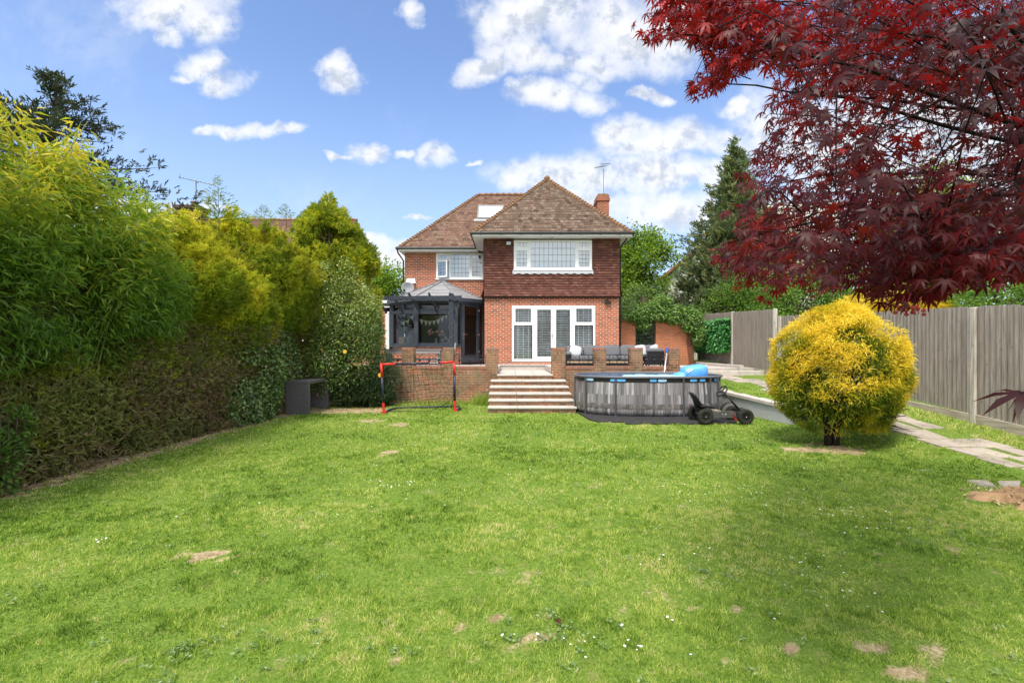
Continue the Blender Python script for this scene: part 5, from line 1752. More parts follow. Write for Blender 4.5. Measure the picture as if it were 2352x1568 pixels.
# go-kart, nose to the right
BK = flat('kart_black', (0.022, 0.022, 0.021), 0.45, 0.4, var=.25, scale=12)
TY = flat('tyre_rubber', (0.028, 0.027, 0.024), 0.9, 0.2, var=.4, scale=14, bumps=.3, dark=(.06, .05, .035))
DUST = flat('dusty_plastic', (0.085, 0.085, 0.08), 0.7, 0.2, var=.3, scale=9)
kt = thing('pedal_kart', 'black four-wheeled pedal go-kart parked in front of the pool', 'go-kart', (4.62, 10.78, 0))
KY = 10.79
for (x_, y_, w_, name) in ((4.20, 10.50, .125, 'wheel'), (5.06, 10.47, .115, 'wheel'), (4.20, 11.08, .125, 'wheel'), (5.06, 11.08, .115, 'wheel')):
    r_ = .165
    mb = MB()
    prof = [(.085, -w_ * .40), (.12, -w_ * .5), (.148, -w_ * .46), (.163, -w_ * .25), (.166, 0), (.163, w_ * .25), (.148, w_ * .46), (.12, w_ * .5), (.085, w_ * .40)]
    mb.lathe(prof, (x_, y_, r_ + .002), 32, 'Y')
    for k in range(22):       # tread blocks
        a = 2 * PI * k / 22
        for s in (-1, 1):
            cxk, czk = x_ + math.cos(a + .07 * s) * .164, r_ + .002 + math.sin(a + .07 * s) * .164
            mb.bar((cxk - math.sin(a) * .012, y_ + s * w_ * .22, czk + math.cos(a) * .012), (cxk + math.sin(a) * .012, y_ + s * w_ * .22, czk - math.cos(a) * .012), .03, .010, up=(math.cos(a), 0, math.sin(a)))
    wh = mb.build('wheel', TY, kt, smooth=False)
    mb = MB()
    mb.lathe([(.088, -w_ * .42), (.080, -w_ * .30), (.030, -w_ * .24), (.026, -w_ * .34), (0.0, -w_ * .36)], (x_, y_, r_ + .002), 24, 'Y')
    for k in range(6):
        a = 2 * PI * k / 6
        mb.bar((x_ + .02 * math.cos(a), y_ - w_ * .32, r_ + .02 * math.sin(a)), (x_ + .082 * math.cos(a), y_ - w_ * .36, r_ + .082 * math.sin(a)), .02, .02, up=(0, 1, 0))
    rim_ = mb.build('rim', BK, wh)
    mb = MB(); mb.ell((x_, y_ - w_ * .37, r_ + .002), (.012, .008, .012), 10, 6); mb.build('hub_cap', CHROME, wh, smooth=True)
mb = MB()
mb.tube([(4.20, 10.5, .167), (4.20, 11.08, .167)], .016, 8); mb.tube([(5.06, 10.5, .167), (5.04, KY, .19), (5.06, 11.08, .167)], .016, 8)
mb.tube([(4.10, KY, .20), (4.35, KY, .235), (4.70, KY, .235), (5.05, KY, .21), (5.14, KY, .20)], .028, 10)
mb.tube([(4.30, 10.62, .25), (4.85, 10.62, .25)], .016, 8); mb.tube([(4.20, KY, .2), (4.16, KY, .30), (4.30, KY, .31)], .02, 8)
mb.tube([(5.14, 10.6, .20), (5.17, KY, .20), (5.14, 11.0, .20)], .014, 8)
mb.build('frame', BK, kt, smooth=True)
# chain guard
mb = MB()
og = []
for k in range(13):
    a = RAD(-90 + 15 * k); og.append((4.83 + .078 * math.cos(a), .205 + .078 * math.sin(a)))
og += [(4.62, .27), (4.30, .225), (4.28, .13)]
mb.prism(og, 10.575, 10.60); mb.build('chain_guard', DUST, kt, bevel=.004)
mb = MB(); mb.lathe([(0, -.012), (.022, -.010), (.024, .0)], (4.83, 10.575, .21), 14, 'Y'); mb.build('pedal_crank', flat('rust', (.16, .07, .04), .8, .2), kt)
mb = MB()
for (a, b, c, d) in ((4.60, .205, .012, .010), (4.665, .215, .02, .007), (4.665, .197, .02, .007)):
    mb.box(a, a + c * 1.4, 10.572, 10.5745, b, b + d)
mb.build('decal', WHITE, kt)
mb = MB(); mb.box(4.42, 4.62, 10.66, 10.92, .255, .275); mb.build('slide_plate', flat('pale_wood', (.30, .25, .18), .7, .2), kt)
# seat: moulded shell
def shell(name, rows, width, thick, mat):
    mb = MB()
    ncol = 9
    for side in (0, 1):
        pass
    top = []; bot = []
    for (x_, z_, wf, cup) in rows:
        rt, rb = [], []
        for k in range(ncol):
            q = -1 + 2 * k / (ncol - 1)
            y_ = KY + q * width * wf / 2
            up_ = cup * abs(q) ** 2.5
            rt.append((x_ + up_ * .35, y_, z_ + up_)); rb.append((x_ + up_ * .35 - thick * .7, y_, z_ + up_ - thick * .7))
        top.append(rt); bot.append(rb)
    for i in range(len(rows) - 1):
        for k in range(ncol - 1):
            mb.quad(top[i][k], top[i][k + 1], top[i + 1][k + 1], top[i + 1][k]); mb.quad(bot[i][k], bot[i + 1][k], bot[i + 1][k + 1], bot[i][k + 1])
        mb.quad(top[i][0], top[i + 1][0], bot[i + 1][0], bot[i][0]); mb.quad(top[i][-1], bot[i][-1], bot[i + 1][-1], top[i + 1][-1])
    mb.quad(*[top[0][0], bot[0][0], bot[0][-1], top[0][-1]]); mb.quad(*[top[-1][0], top[-1][-1], bot[-1][-1], bot[-1][0]])
    return mb.build(name, mat, kt, smooth=True)
shell('seat_back', [(3.985, .675, .45, .0), (4.00, .66, .72, .01), (4.035, .60, .9, .03), (4.075, .52, 1.0, .04), (4.115, .44, 1.0, .05), (4.155, .385, .95, .05), (4.19, .350, .9, .05)], .36, .028, BK)
shell('seat_base', [(4.15, .345, .9, .05), (4.22, .335, 1.0, .05), (4.32, .338, 1.0, .04), (4.40, .350, .95, .02), (4.47, .325, .85, .0)], .36, .026, BK)
mb = MB(); mb.bar((4.13, KY, .20), (4.06, KY, .47), .03, .03); mb.bar((4.30, KY, .24), (4.22, KY, .33), .05, .05); mb.build('seat_bracket', BK, kt)
mb = MB(); mb.tube([(5.10, KY, .25), (4.76, KY, .64)], .026, 10, .020); mb.tube([(4.76, KY, .64), (4.70, KY, .69)], .016, 8); mb.build('steering_column', BK, kt, smooth=True)
Ms = Matrix.Rotation(RAD(-49), 3, 'Y') @ Matrix.Rotation(RAD(10), 3, 'X')
sw_ = MB(); c_ = (4.685, KY, .695); sw_.torus(c_, .138, .017, Ms, 30, 8)
for a in (0, 120, 240):
    q = Ms @ Vector((math.cos(RAD(a)) * .135, math.sin(RAD(a)) * .135, 0)); sw_.bar(Vector(c_), Vector(c_) + q, .035, .015, up=tuple(Ms @ Vector((0, 0, 1))))
sw_.ell(c_, (.04, .04, .025), 12, 8, 1, Ms); sw_.build('steering_wheel', BK, kt, smooth=True)
for s, yw in ((-1, 11.08),):
    mb = MB()
    pts_ = [(4.98 + .20 * math.cos(RAD(a)), yw, .17 + .24 * math.sin(RAD(a))) for a in range(75, 190, 12)]
    for a, b in zip(pts_[:-1], pts_[1:]): mb.bar(a, b, .10, .012, up=(0, 0, 1) if abs(a[0] - b[0]) > .01 else (1, 0, 0))
    mb.build('mudguard', BK, kt, smooth=False)
mb = MB(); mb.ell((5.10, KY - .06, .29), (.06, .09, .05), 14, 8); mb.build('nose_cover', BK, kt, smooth=True)
mb = MB(); mb.box(4.86, 4.94, 10.52, 10.57, .085, .11); mb.tube([(4.83, 10.56, .205), (4.88, 10.555, .10)], .008, 6); mb.build('pedal', flat('red_reflector', (.45, .03, .02), .4, .4), kt)

# football goal
NAVY = flat('navy_tube', (0.022, 0.026, 0.048), 0.4, 0.4, var=.15)
RED = flat('red_tube', (0.62, 0.030, 0.020), 0.4, 0.4, var=.08)
LB, LT = Vector((-3.27, 12.33, .02)), Vector((-3.345, 12.36, 1.245)); RB, RT = Vector((-1.50, 12.74, .02)), Vector((-1.53, 12.77, 1.285))
BL, BR_ = Vector((-3.14, 13.22, .03)), Vector((-1.52, 13.7, .03))
gl = thing('football_goal', 'small navy and red football goal with a loose black net on the lawn', 'football goal', (-2.4, 12.6, 0))
R_ = .031
for (a, b, nm) in ((LB, LT, 'goal_post'), (RB, RT, 'goal_post'), (LT, RT, 'crossbar')):
    l0, l1 = (.26, .74) if nm == 'goal_post' else (.185, .80)
    mb = MB(); mb.tube([a.lerp(b, .20 if nm == 'goal_post' else l0), a.lerp(b, .75 if nm == 'goal_post' else l1)], R_ * .92, 10); mb.build(nm, NAVY, gl, smooth=True)
for pts_ in ([LB.lerp(LT, .74), LT, LT.lerp(RT, .185)], [RT.lerp(LT, .20), RT, RB.lerp(RT, .74)]):
    mb = MB()
    mb.tube([pts_[0], pts_[1] + Vector((0, 0, R_ * .6))], R_ * 1.08, 10); mb.tube([pts_[1], pts_[2]], R_ * 1.08, 10); mb.build('corner_piece', RED, gl, smooth=True)
for (a, b) in ((LB, LT), (RB, RT)):
    mb = MB(); mb.tube([a, a.lerp(b, .205)], R_ * 1.08, 10); mb.box(a.x - .045, a.x + .06, a.y - .04, a.y + .05, .0, .05); mb.build('foot', RED, gl)
mb = MB(); mb.tube([LB + Vector((.04, .05, .02)), BL - Vector((.1, .25, 0)), BL, BR_, RB + Vector((.12, .2, .02)), RB + Vector((.03, .05, .02))], R_ * .85, 10); mb.build('ground_bar', NAVY, gl, smooth=True)
mb = MB()
nu, nv = 15, 11
def netp(u_, v_):
    t_ = LT.lerp(RT, u_) ; b_ = BL.lerp(BR_, u_)
    p_ = t_.lerp(b_, v_)
    p_.z -= .42 * math.sin(PI * v_) * (.75 + .25 * math.sin(u_ * 5 + 1)) * .55
    p_.y += .10 * math.sin(u_ * 9) * v_ * (1 - v_)
    if u_ > .7: p_.x += .05 * math.sin(v_ * 14)
    p_.z = max(p_.z, .03)
    return p_
for i in range(nu + 1):
    mb.tube([netp(i / nu, j / 16) for j in range(17)], .0035, 4)
for j in range(1, nv + 1):
    mb.tube([netp(i / 20, j / nv) for i in range(21)], .0035, 4)
mb.tube([LB + Vector((.05, .1, .02)), LB.lerp(RB, .25) + Vector((0, .12, .02)), LB.lerp(RB, .45) + Vector((0, -.02, .01)), LB.lerp(RB, .65) + Vector((0, .02, .01)), RB.lerp(RT, .12) + Vector((-.25, .3, 0)), RB.lerp(RT, .4) + Vector((0, .35, 0))], .006, 5)
for k in range(7):
    a_ = RB.lerp(RT, .15 + .1 * k) + Vector((-.03, .03, 0))
    mb.tube([a_, a_ + Vector((-.10 + .02 * k, .22, -.12)), a_ + Vector((-.02, .4, -.3))], .004, 4)
mb.build('net', flat('black_net', (.018, .018, .018), .8, .1), gl)
mb = MB()
d_ = (RT - LT).normalized(); c_ = LT.lerp(RT, .665)
x_ = 0
for k, wl_ in enumerate((.030, .012, .030, .026, .012, .030)):
    a = c_ + d_ * x_ + Vector((0, -R_ * .95, -.006))
    if k in (0, 2, 5): mb.box(a.x, a.x + wl_, a.y, a.y + .004, a.z, a.z + .022); 
    else: mb.box(a.x, a.x + wl_, a.y, a.y + .004, a.z + .004, a.z + .02)
    x_ += wl_ + .012
mb.build('lettering', WHITE, gl)

# wicker side table
tbl = thing('wicker_table', 'dark grey woven bar table with slab ends beside the hedge', 'table', (-5.37, 12.6, 0))
WV = brick_mat('grey_weave', [(0.12, 0.112, 0.11), (0.17, 0.158, 0.155), (0.14, 0.13, 0.128)], (0.075, 0.07, 0.07), bw=.03, rh=.012, msize=.002)
mb = MB(); mb.box(-5.68, -5.08, 12.10, 13.42, .76, .845); mb.build('tabletop', WV, tbl, bevel=.012, seg=2)
for y_ in (12.10, 13.34):
    mb = MB(); mb.box(-5.68, -5.08, y_, y_ + .08, .0, .759); mb.build('end_panel', WV, tbl, bevel=.012, seg=2)

# ------------------------------------------------------------------ foliage helpers
BARK = flat('bark', (0.085, 0.062, 0.045), 0.95, 0.1, var=.45, scale=9, bumps=.6)
BARKD = flat('dark_bark', (0.035, 0.026, 0.022), 0.9, 0.15, var=.4, scale=9, bumps=.5)


def blob_pts(blobs, n, shell=.55, gap=0.0, gs=1.2, seed=3):
    """points through the outer part of a set of ellipsoids, with noisy gaps; also the outward directions"""
    B = np.array(blobs, float)
    vol = (B[:, 3] * B[:, 4] * B[:, 5]) ** .72
    k = int(n * (1.0 + gap * 2.2)) + 10
    idx = rng.choice(len(B), k, p=vol / vol.sum())
    d = rdir(k)
    r = 1 - (1 - shell) * rng.random(k) ** 1.3
    r *= .86 + .30 * vnoise(d + B[idx, :3], 1.9, seed + 5)
    P = B[idx, :3] + d * B[idx, 3:6] * r[:, None]
    if gap:
        nz = vnoise(P, gs, seed)
        keep = nz > np.quantile(nz, min(.75, gap * .62)) - .05 * rng.random(k)
        P, d = P[keep], d[keep]
    return P[:n], d[:n]


def crown(name, parent, blobs, n, L, W, mat, shape=LEAF, out=.6, rnd=.8, droop=.15, gap=.3, gs=1.2, shell=.5, tint=None, seed=3, clump=0, spread=.25):
    if clump:
        C, dc = blob_pts(blobs, max(4, n // clump), shell, gap, gs, seed)
        P = np.repeat(C, clump, axis=0); d = np.repeat(dc, clump, axis=0)
        ct = np.repeat(rng.random(len(C)), clump)
        P = P + rng.normal(0, spread, P.shape)
    else:
        P, d = blob_pts(blobs, n, shell, gap, gs, seed)
        ct = rng.random(len(P))
    m_ = len(P)
    D = d * out + rdir(m_) * rnd + np.array([0, 0, -droop])
    N = rdir(m_) * .7 + np.array([0, 0, .8]) + d * .4
    tt = np.clip(.55 * ct + .45 * rng.random(m_), 0, 1) if tint is None else tint(P, d, ct)
    return leaves(name, P, D, N, L * rng.uniform(.7, 1.25, m_), W * rng.uniform(.75, 1.25, m_), mat, parent, shape, tt)


def limbs(name, parent, base, forks, mat, r0=.15, trunk_top=None, n=7):
    """tapered trunk with limbs running out to the given points"""
    mb = MB()
    b = Vector(base); tt = Vector(trunk_top)
    mid = b.lerp(tt, .5) + Vector((random.uniform(-.1, .1), random.uniform(-.1, .1), 0)) * (tt - b).length * .25
    mb.tube([b - Vector((0, 0, .1)), b.lerp(mid, .5), mid, mid.lerp(tt, .5), tt], r0, n + 2, r0 * .35)
    for f in forks:
        f = Vector(f)
        q = random.uniform(.35, .9)
        s = b.lerp(mid, q / .5) if q < .5 else mid.lerp(tt, (q - .5) / .5)
        c = s.lerp(f, .5) + Vector((random.uniform(-.1, .1), random.uniform(-.1, .1), .12)) * (f - s).length
        mb.tube([s, s.lerp(c, .5), c, c.lerp(f, .55), f], r0 * .38, n, r0 * .07)
    return mb.build(name, mat, parent, smooth=True)


def tree(name, label, cat, base, top, blobs, n, L, W, mat, bark=BARK, r0=.16, group=None, nf=14, **kw):
    tr = thing(name, label, cat, base, group=group)
    forks = [tuple(np.array(b[:3]) + np.array(b[3:6]) * np.array(rdir(1)[0]) * .55) for b in (blobs * 6)[:max(nf, len(blobs))]]
    limbs('trunk', tr, base, forks, bark, r0, top)
    crown('crown', tr, blobs, n, L, W, mat, **kw)
    return tr


# ------------------------------------------------------------------ left side: bamboo, conifer hedge, shrubs
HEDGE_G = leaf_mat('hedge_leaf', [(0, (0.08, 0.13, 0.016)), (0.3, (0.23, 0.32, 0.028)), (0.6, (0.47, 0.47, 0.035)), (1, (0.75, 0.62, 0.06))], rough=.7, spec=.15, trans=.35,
                   patch=(0.08, 0.14, 0.018), patch_scale=1.1, patch_amt=.6)
HEDGE_B = leaf_mat('hedge_twig', [(0, (0.13, 0.09, 0.05)), (0.4, (0.23, 0.165, 0.085)), (0.65, (0.21, 0.20, 0.06)), (1, (0.26, 0.33, 0.07))], rough=.85, spec=.1, trans=.1,
                   patch=(0.15, 0.18, 0.045), patch_scale=1.7, patch_amt=.7)
hd = thing('conifer_hedge', 'tall conifer hedge, bare and brown below, golden green above', 'hedge', (-6.4, 9.0, 0))


def htop(y):
    y = np.asarray(y, float)
    return np.clip(3.30 + .27 * (y - 7.6), 2.9, 4.75) - 1.0 * (1 - sstep(y, 6.6, 8.6)) + .16 * np.sin(y * 2.3) + .1 * np.sin(y * 5.1)
def hface(z, y):
    z = np.asarray(z, float)
    t_ = htop(y)
    f_ = -5.75 + .22 * sstep(z, 1.5, 2.6) - .95 * sstep(z, t_ - 1.2, t_ + .2)
    return f_ + .25 * np.sin(np.asarray(y) * 1.7 + z * 1.3) * sstep(z, 1, 2)


def hedge_pts(n, z0, z1f, y0=3.4, y1=13.9):
    y = rng.uniform(y0, y1, n)
    zt = z1f(y)
    z = z0 + (zt - z0) * rng.random(n)
    P = np.stack([hface(z, y) - np.abs(rng.normal(0, .16, n)), y, z], 1)
    P[:, 0] += .22 * (vnoise(P, 1.6, 21) - .5) * 2 * sstep(P[:, 2], 1.2, 2.2)
    return P


P = hedge_pts(82000, .35, lambda y: htop(y) + .1)
nz = vnoise(P, 1.25, 22)
P = P[((nz > .30) | (rng.random(len(P)) < .35)) & (rng.random(len(P)) < .06 + .94 * sstep(P[:, 2] + .9 * (vnoise(P, 1.0, 29) - .5), .9, 2.1))]
# the flat-ish top, so the hedge has its depth
y = rng.uniform(3.4, 13.9, 9000)
Q = np.stack([rng.uniform(-8.2, -6.2, 9000), y, htop(y) + rng.normal(0, .12, 9000) - .1], 1)
# feathery plumes pushing out and up from the clipped face and top
pl_n = 420
py_ = rng.uniform(3.6, 13.7, pl_n); pz_ = 1.9 + (htop(py_) - 1.75) * rng.random(pl_n) ** .7
pb_ = np.stack([hface(pz_, py_) - .12, py_, pz_], 1)
pd_ = unit(np.stack([rng.normal(.45, .3, pl_n), rng.normal(0, .35, pl_n), rng.uniform(.35, 1.0, pl_n)], 1))
pq_ = rng.random((pl_n, 46))
plume = pb_[:, None, :] + pd_[:, None, :] * (pq_ * rng.uniform(.22, .50, (pl_n, 1)))[:, :, None] + rng.normal(0, .07, (pl_n, 46, 3)) * (1.05 - pq_)[:, :, None]
P = np.concatenate([P, Q, plume.reshape(-1, 3)]); m_ = len(P)
D = np.stack([rng.normal(.55, .55, m_), rng.normal(0, .6, m_), rng.normal(.55, .5, m_)], 1)
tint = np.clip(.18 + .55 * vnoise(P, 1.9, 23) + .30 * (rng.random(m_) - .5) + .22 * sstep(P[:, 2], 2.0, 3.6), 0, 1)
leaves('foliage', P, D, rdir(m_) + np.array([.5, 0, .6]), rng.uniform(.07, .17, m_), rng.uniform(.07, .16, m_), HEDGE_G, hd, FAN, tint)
P = hedge_pts(30000, -.02, lambda y: np.full_like(y, 2.1)); m_ = len(P)
nz = vnoise(P, 2.2, 27); P = P[(nz > .33) | (rng.random(m_) < .25)]; m_ = len(P)
D = np.stack([rng.normal(.35, .5, m_), rng.normal(0, .6, m_), rng.normal(.25, .7, m_)], 1)
leaves('bare_twigs', P, D, rdir(m_), rng.uniform(.10, .22, m_), rng.uniform(.10, .20, m_), HEDGE_B, hd, FAN3, np.clip(vnoise(P, 1.3, 28) * .8 + .35 * (rng.random(m_) - .4), 0, 1))
mb = MB()
yy = 3.5
while yy < 13.8:
    x_ = random.uniform(-6.5, -5.95)
    mb.tube([(x_, yy, -.05), (x_ + random.uniform(-.1, .1), yy + random.uniform(-.15, .15), 1.2), (x_ - .3, yy + random.uniform(-.3, .3), 3.2)], random.uniform(.035, .07), 7, .02)
    for _ in range(4):
        z_ = random.uniform(.25, 1.7); a = (x_, yy, z_)
        mb.tube([a, (x_ + random.uniform(.1, .4), yy + random.uniform(-.4, .4), z_ + random.uniform(0, .35))], .012, 5, .004)
    yy += random.uniform(.3, .55)
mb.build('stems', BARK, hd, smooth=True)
# the shaded thicket behind the face
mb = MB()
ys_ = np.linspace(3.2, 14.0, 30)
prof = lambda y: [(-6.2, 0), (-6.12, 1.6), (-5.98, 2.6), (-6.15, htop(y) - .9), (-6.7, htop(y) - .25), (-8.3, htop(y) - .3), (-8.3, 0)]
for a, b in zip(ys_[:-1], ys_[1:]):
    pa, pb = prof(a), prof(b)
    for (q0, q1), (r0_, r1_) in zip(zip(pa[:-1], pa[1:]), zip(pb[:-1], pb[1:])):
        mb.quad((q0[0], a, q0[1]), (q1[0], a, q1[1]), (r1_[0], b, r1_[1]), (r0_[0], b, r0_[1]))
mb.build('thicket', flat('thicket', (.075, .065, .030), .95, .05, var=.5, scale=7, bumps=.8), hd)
# thin leaders above the hedge
for (px_, tip, y_, base) in ((500, 405, 10.3, 500), (605, 442, 11.6, 500), (560, 455, 11.0, 500), (655, 440, 13.0, 490)):
    b = P3(px_ + 3, base + 14, y_); t_ = P3(px_, tip + (30 if px_ != 500 else 0), y_)
    mb = MB(); mb.tube([b - Vector((0, 0, .25)), b, t_], .009, 5, .003); mb.build('leader', BARK, hd)
    n = int((t_ - b).length * 420)
    q = rng.random(n) ** 1.4
    P = np.array(b)[None] + (np.array(t_) - np.array(b))[None] * (q[:, None] * 1.0)
    a = rng.uniform(0, 2 * PI, n)
    D = np.stack([np.cos(a), np.sin(a), rng.uniform(.25, .7, n)], 1)
    rr = (.40 * (1 - q) ** 1.1 + .03) * (.6 if px_ != 500 else 1)
    P = P + D * (rng.random(n) * rr)[:, None]
    leaves('leader_sprays', P, D, rdir(n), .05 + rr * .25, .03 + rr * .14, HEDGE_G, hd, FAN3, rng.uniform(.2, .6, n))

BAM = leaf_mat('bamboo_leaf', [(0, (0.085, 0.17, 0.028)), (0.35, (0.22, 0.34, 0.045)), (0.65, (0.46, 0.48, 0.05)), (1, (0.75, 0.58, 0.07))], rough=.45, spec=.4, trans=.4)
bm_ = thing('bamboo', 'big clump of arching yellow-green bamboo hanging over the hedge', 'bamboo', (-6.6, 6.2, 0))
culm = flat('bamboo_culm', (.20, .22, .06), .5, .4)
mb = MB(); LP = []; LD = []; LT_ = []
for k in range(170):
    b = Vector((random.uniform(-7.4, -6.0), random.uniform(3.4, 8.6), 0))
    H = random.uniform(3.0, 5.0) * (1.0 if b.y < 7.0 else (.93 if b.y < 7.8 else .80))
    lean = Vector((random.uniform(-.15, 1.25), random.uniform(-.5, .6), 0)) * (H / 4)
    pts = [b + Vector((0, 0, H * q)) * (1 - .10 * q * q) + lean * (q ** 2.2) for q in np.linspace(0, 1, 9)]
    if random.random() < .45: pts[-1] += lean * .25 - Vector((0, 0, .3))
    mb.tube(pts, .013, 5, .004)
    for _ in range(360):
        q = random.random() ** .60 * .78 + .22
        i = min(7, int(q * 8)); p = pts[i].lerp(pts[i + 1], q * 8 - i)
        a = random.uniform(0, 2 * PI); r_ = random.uniform(.03, .50) * (1.08 - q * .80)
        p = p + Vector((math.cos(a) * r_, math.sin(a) * r_, random.uniform(-.15, .1)))
        LP.append(p); LD.append((math.cos(a) * .9 + .18, math.sin(a) * .8 - .05, -.45 + random.gauss(0, .5)))
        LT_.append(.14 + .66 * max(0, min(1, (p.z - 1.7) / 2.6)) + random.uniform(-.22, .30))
mb.build('culms', culm, bm_, smooth=True)
# drooping side shoots that hang over the lawn side of the hedge
Pq, dq = blob_pts([(-5.75, 5.0, 2.35, .55, 1.3, 1.0), (-5.70, 6.6, 2.35, .55, 1.3, .95), (-5.85, 7.7, 2.5, .55, .9, .9), (-5.9, 5.6, 3.4, .6, 1.6, .9), (-5.95, 7.0, 3.5, .6, 1.2, .8), (-5.75, 4.0, 2.3, .55, 1.0, 1.1)], 19000, .55, .3, 1.8)
LP = np.concatenate([np.array(LP), Pq]); LD = np.concatenate([np.array(LD), dq * .4 + rdir(len(Pq)) * .75 + np.array([.25, -.05, -.5])])
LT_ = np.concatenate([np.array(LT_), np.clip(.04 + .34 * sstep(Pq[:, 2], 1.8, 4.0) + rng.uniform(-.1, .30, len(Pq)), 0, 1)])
n = len(LP)
keep = ~((LP[:, 0] > -5.30 + .10 * (LP[:, 2] - 3)) & (rng.random(n) < .85)) & (LP[:, 2] > 1.0 + .9 * vnoise(LP * np.array([1, 1, .3]), 1.6, 30) * rng.random(n) ** .3)
LP, LD, LT_ = LP[keep], LD[keep], LT_[keep]; n = len(LP)
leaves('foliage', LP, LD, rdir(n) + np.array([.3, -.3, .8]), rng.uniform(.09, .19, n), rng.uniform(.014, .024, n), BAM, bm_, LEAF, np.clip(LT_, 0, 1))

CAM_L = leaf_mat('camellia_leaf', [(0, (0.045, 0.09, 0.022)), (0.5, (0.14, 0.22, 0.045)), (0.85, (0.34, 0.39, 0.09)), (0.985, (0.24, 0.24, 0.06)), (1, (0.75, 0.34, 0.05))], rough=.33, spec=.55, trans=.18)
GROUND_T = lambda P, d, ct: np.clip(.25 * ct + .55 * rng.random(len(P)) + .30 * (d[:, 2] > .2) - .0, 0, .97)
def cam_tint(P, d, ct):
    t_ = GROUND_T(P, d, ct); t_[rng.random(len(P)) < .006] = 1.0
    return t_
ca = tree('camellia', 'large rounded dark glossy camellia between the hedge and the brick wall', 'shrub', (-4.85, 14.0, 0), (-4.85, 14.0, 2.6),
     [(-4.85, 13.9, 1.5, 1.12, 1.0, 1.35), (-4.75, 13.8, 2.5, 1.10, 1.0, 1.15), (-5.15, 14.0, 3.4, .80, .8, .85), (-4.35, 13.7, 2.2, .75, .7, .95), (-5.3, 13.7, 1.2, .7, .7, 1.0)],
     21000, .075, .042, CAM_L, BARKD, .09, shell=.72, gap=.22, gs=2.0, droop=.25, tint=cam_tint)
mb = MB()
for (px_, py_) in ((792, 808), (873, 862)):
    c = P3(px_, py_, 12.98)
    for k in range(6):
        a = k * PI / 3; mb.ell((c.x + .03 * math.cos(a), c.y, c.z + .03 * math.sin(a)), (.03, .02, .03), 8, 5)
mb.build('yellow_flower', flat('yellow_petal', (.75, .48, .05), .7, .2), ca, smooth=True)

tree('tall_conifer', 'tall ragged green conifer rising behind the camellia and hedge', 'conifer', (-5.6, 15.4, 0), (-5.5, 15.4, 5.6),
     [(-5.7, 15.2, 4.1, 1.25, 1.0, 1.5), (-5.9, 15.1, 5.25, .85, .7, .85), (-4.95, 15.3, 3.9, .75, .7, 1.15), (-5.4, 15.2, 2.6, 1.3, 1.0, 1.6), (-5.75, 15.2, 5.95, .22, .22, .62), (-6.2, 15.2, 5.7, .2, .2, .5), (-5.35, 15.3, 5.5, .2, .2, .6), (-5.0, 15.3, 5.0, .3, .3, .6), (-4.5, 15.3, 4.4, .3, .3, .5)],
     24000, .17, .15, HEDGE_G, r0=.13, shape=FAN, shell=.55, gap=.35, gs=1.6, droop=-.35, out=.7, tint=lambda P, d, ct: np.clip(.16 + .42 * ct + .34 * rng.random(len(P)), 0, 1))

IVY = leaf_mat('ivy_leaf', [(0, (0.035, 0.08, 0.02)), (0.5, (0.10, 0.18, 0.04)), (0.9, (0.23, 0.32, 0.08)), (1, (0.22, 0.26, 0.08))], rough=.38, spec=.5, trans=.2)
iv = thing('ivy_shrub', 'glossy green ivy climbing the hedge end behind the woven table', 'ivy', (-5.7, 11.6, 0))
P, d = blob_pts([(-5.85, 11.0, 1.15, .50, 1.05, 1.15), (-6.0, 12.4, 1.15, .45, 1.0, 1.1), (-5.85, 10.7, .5, .45, 1.1, .6)], 9000, .75, .15, 2.5)
P[:, 2] = np.maximum(P[:, 2], .02); n = len(P)
leaves('foliage', P, d * .4 + rdir(n) * .6 + np.array([0.2, 0, -.5]), d + rdir(n) * .5, rng.uniform(.05, .095, n), rng.uniform(.04, .075, n), IVY, iv, LEAF)
mb = MB()
for k in range(7):
    y_ = 10.6 + k * .28; mb.tube([(-5.9, y_, -.05), (-5.8, y_ + .1, .8), (-5.85, y_ - .1, 1.9)], .02, 6, .008)
mb.build('stems', BARKD, iv)

GREYL = leaf_mat('grey_green_leaf', [(0, (0.06, 0.09, 0.04)), (0.5, (0.14, 0.19, 0.09)), (1, (0.28, 0.33, 0.18))], rough=.6, spec=.25, trans=.25)
tree('small_shrub', 'small grey-green shrub at the foot of the terrace wall beside the goal', 'shrub', (-3.9, 14.35, 0), (-3.9, 14.3, 1.0),
     [(-3.85, 14.3, 1.15, .44, .38, .48), (-4.1, 14.25, .65, .5, .4, .6), (-3.6, 14.4, .8, .3, .3, .4)], 6500, .05, .024, GREYL, BARKD, .04, shell=.5, gap=.2, gs=3)
DARKS = leaf_mat('dark_shrub_leaf', [(0, (0.016, 0.034, 0.012)), (0.6, (0.035, 0.07, 0.02)), (1, (0.09, 0.14, 0.04))], rough=.4, spec=.45, trans=.15)
tree('low_shrub', 'low dark shrub with strappy leaves under the camellia', 'shrub', (-4.2, 13.7, 0), (-4.2, 13.7, .5), [(-4.3, 13.7, .35, .8, .5, .42), (-3.75, 13.9, .3, .4, .4, .38)], 4200, .13, .028, DARKS, BARKD, .03, shell=.4, gap=.15, droop=-.3)
cnr = thing('hedge_sapling', 'bright green leafy shoots at the near foot of the hedge', 'plant', (-5.55, 5.35, 0))
P, d = blob_pts([(-5.6, 5.3, .35, .14, .26, .38), (-5.62, 5.5, .75, .12, .18, .25)], 520, .3, .2, 4); n = len(P)
leaves('foliage', P, d + rdir(n) * .7, np.tile([0, 0, 1.], (n, 1)) + rdir(n) * .5, rng.uniform(.05, .09, n), rng.uniform(.03, .05, n), leaf_mat('fresh_leaf', [(0, (.06, .14, .02)), (1, (.17, .28, .05))], trans=.4), cnr)
mb = MB()
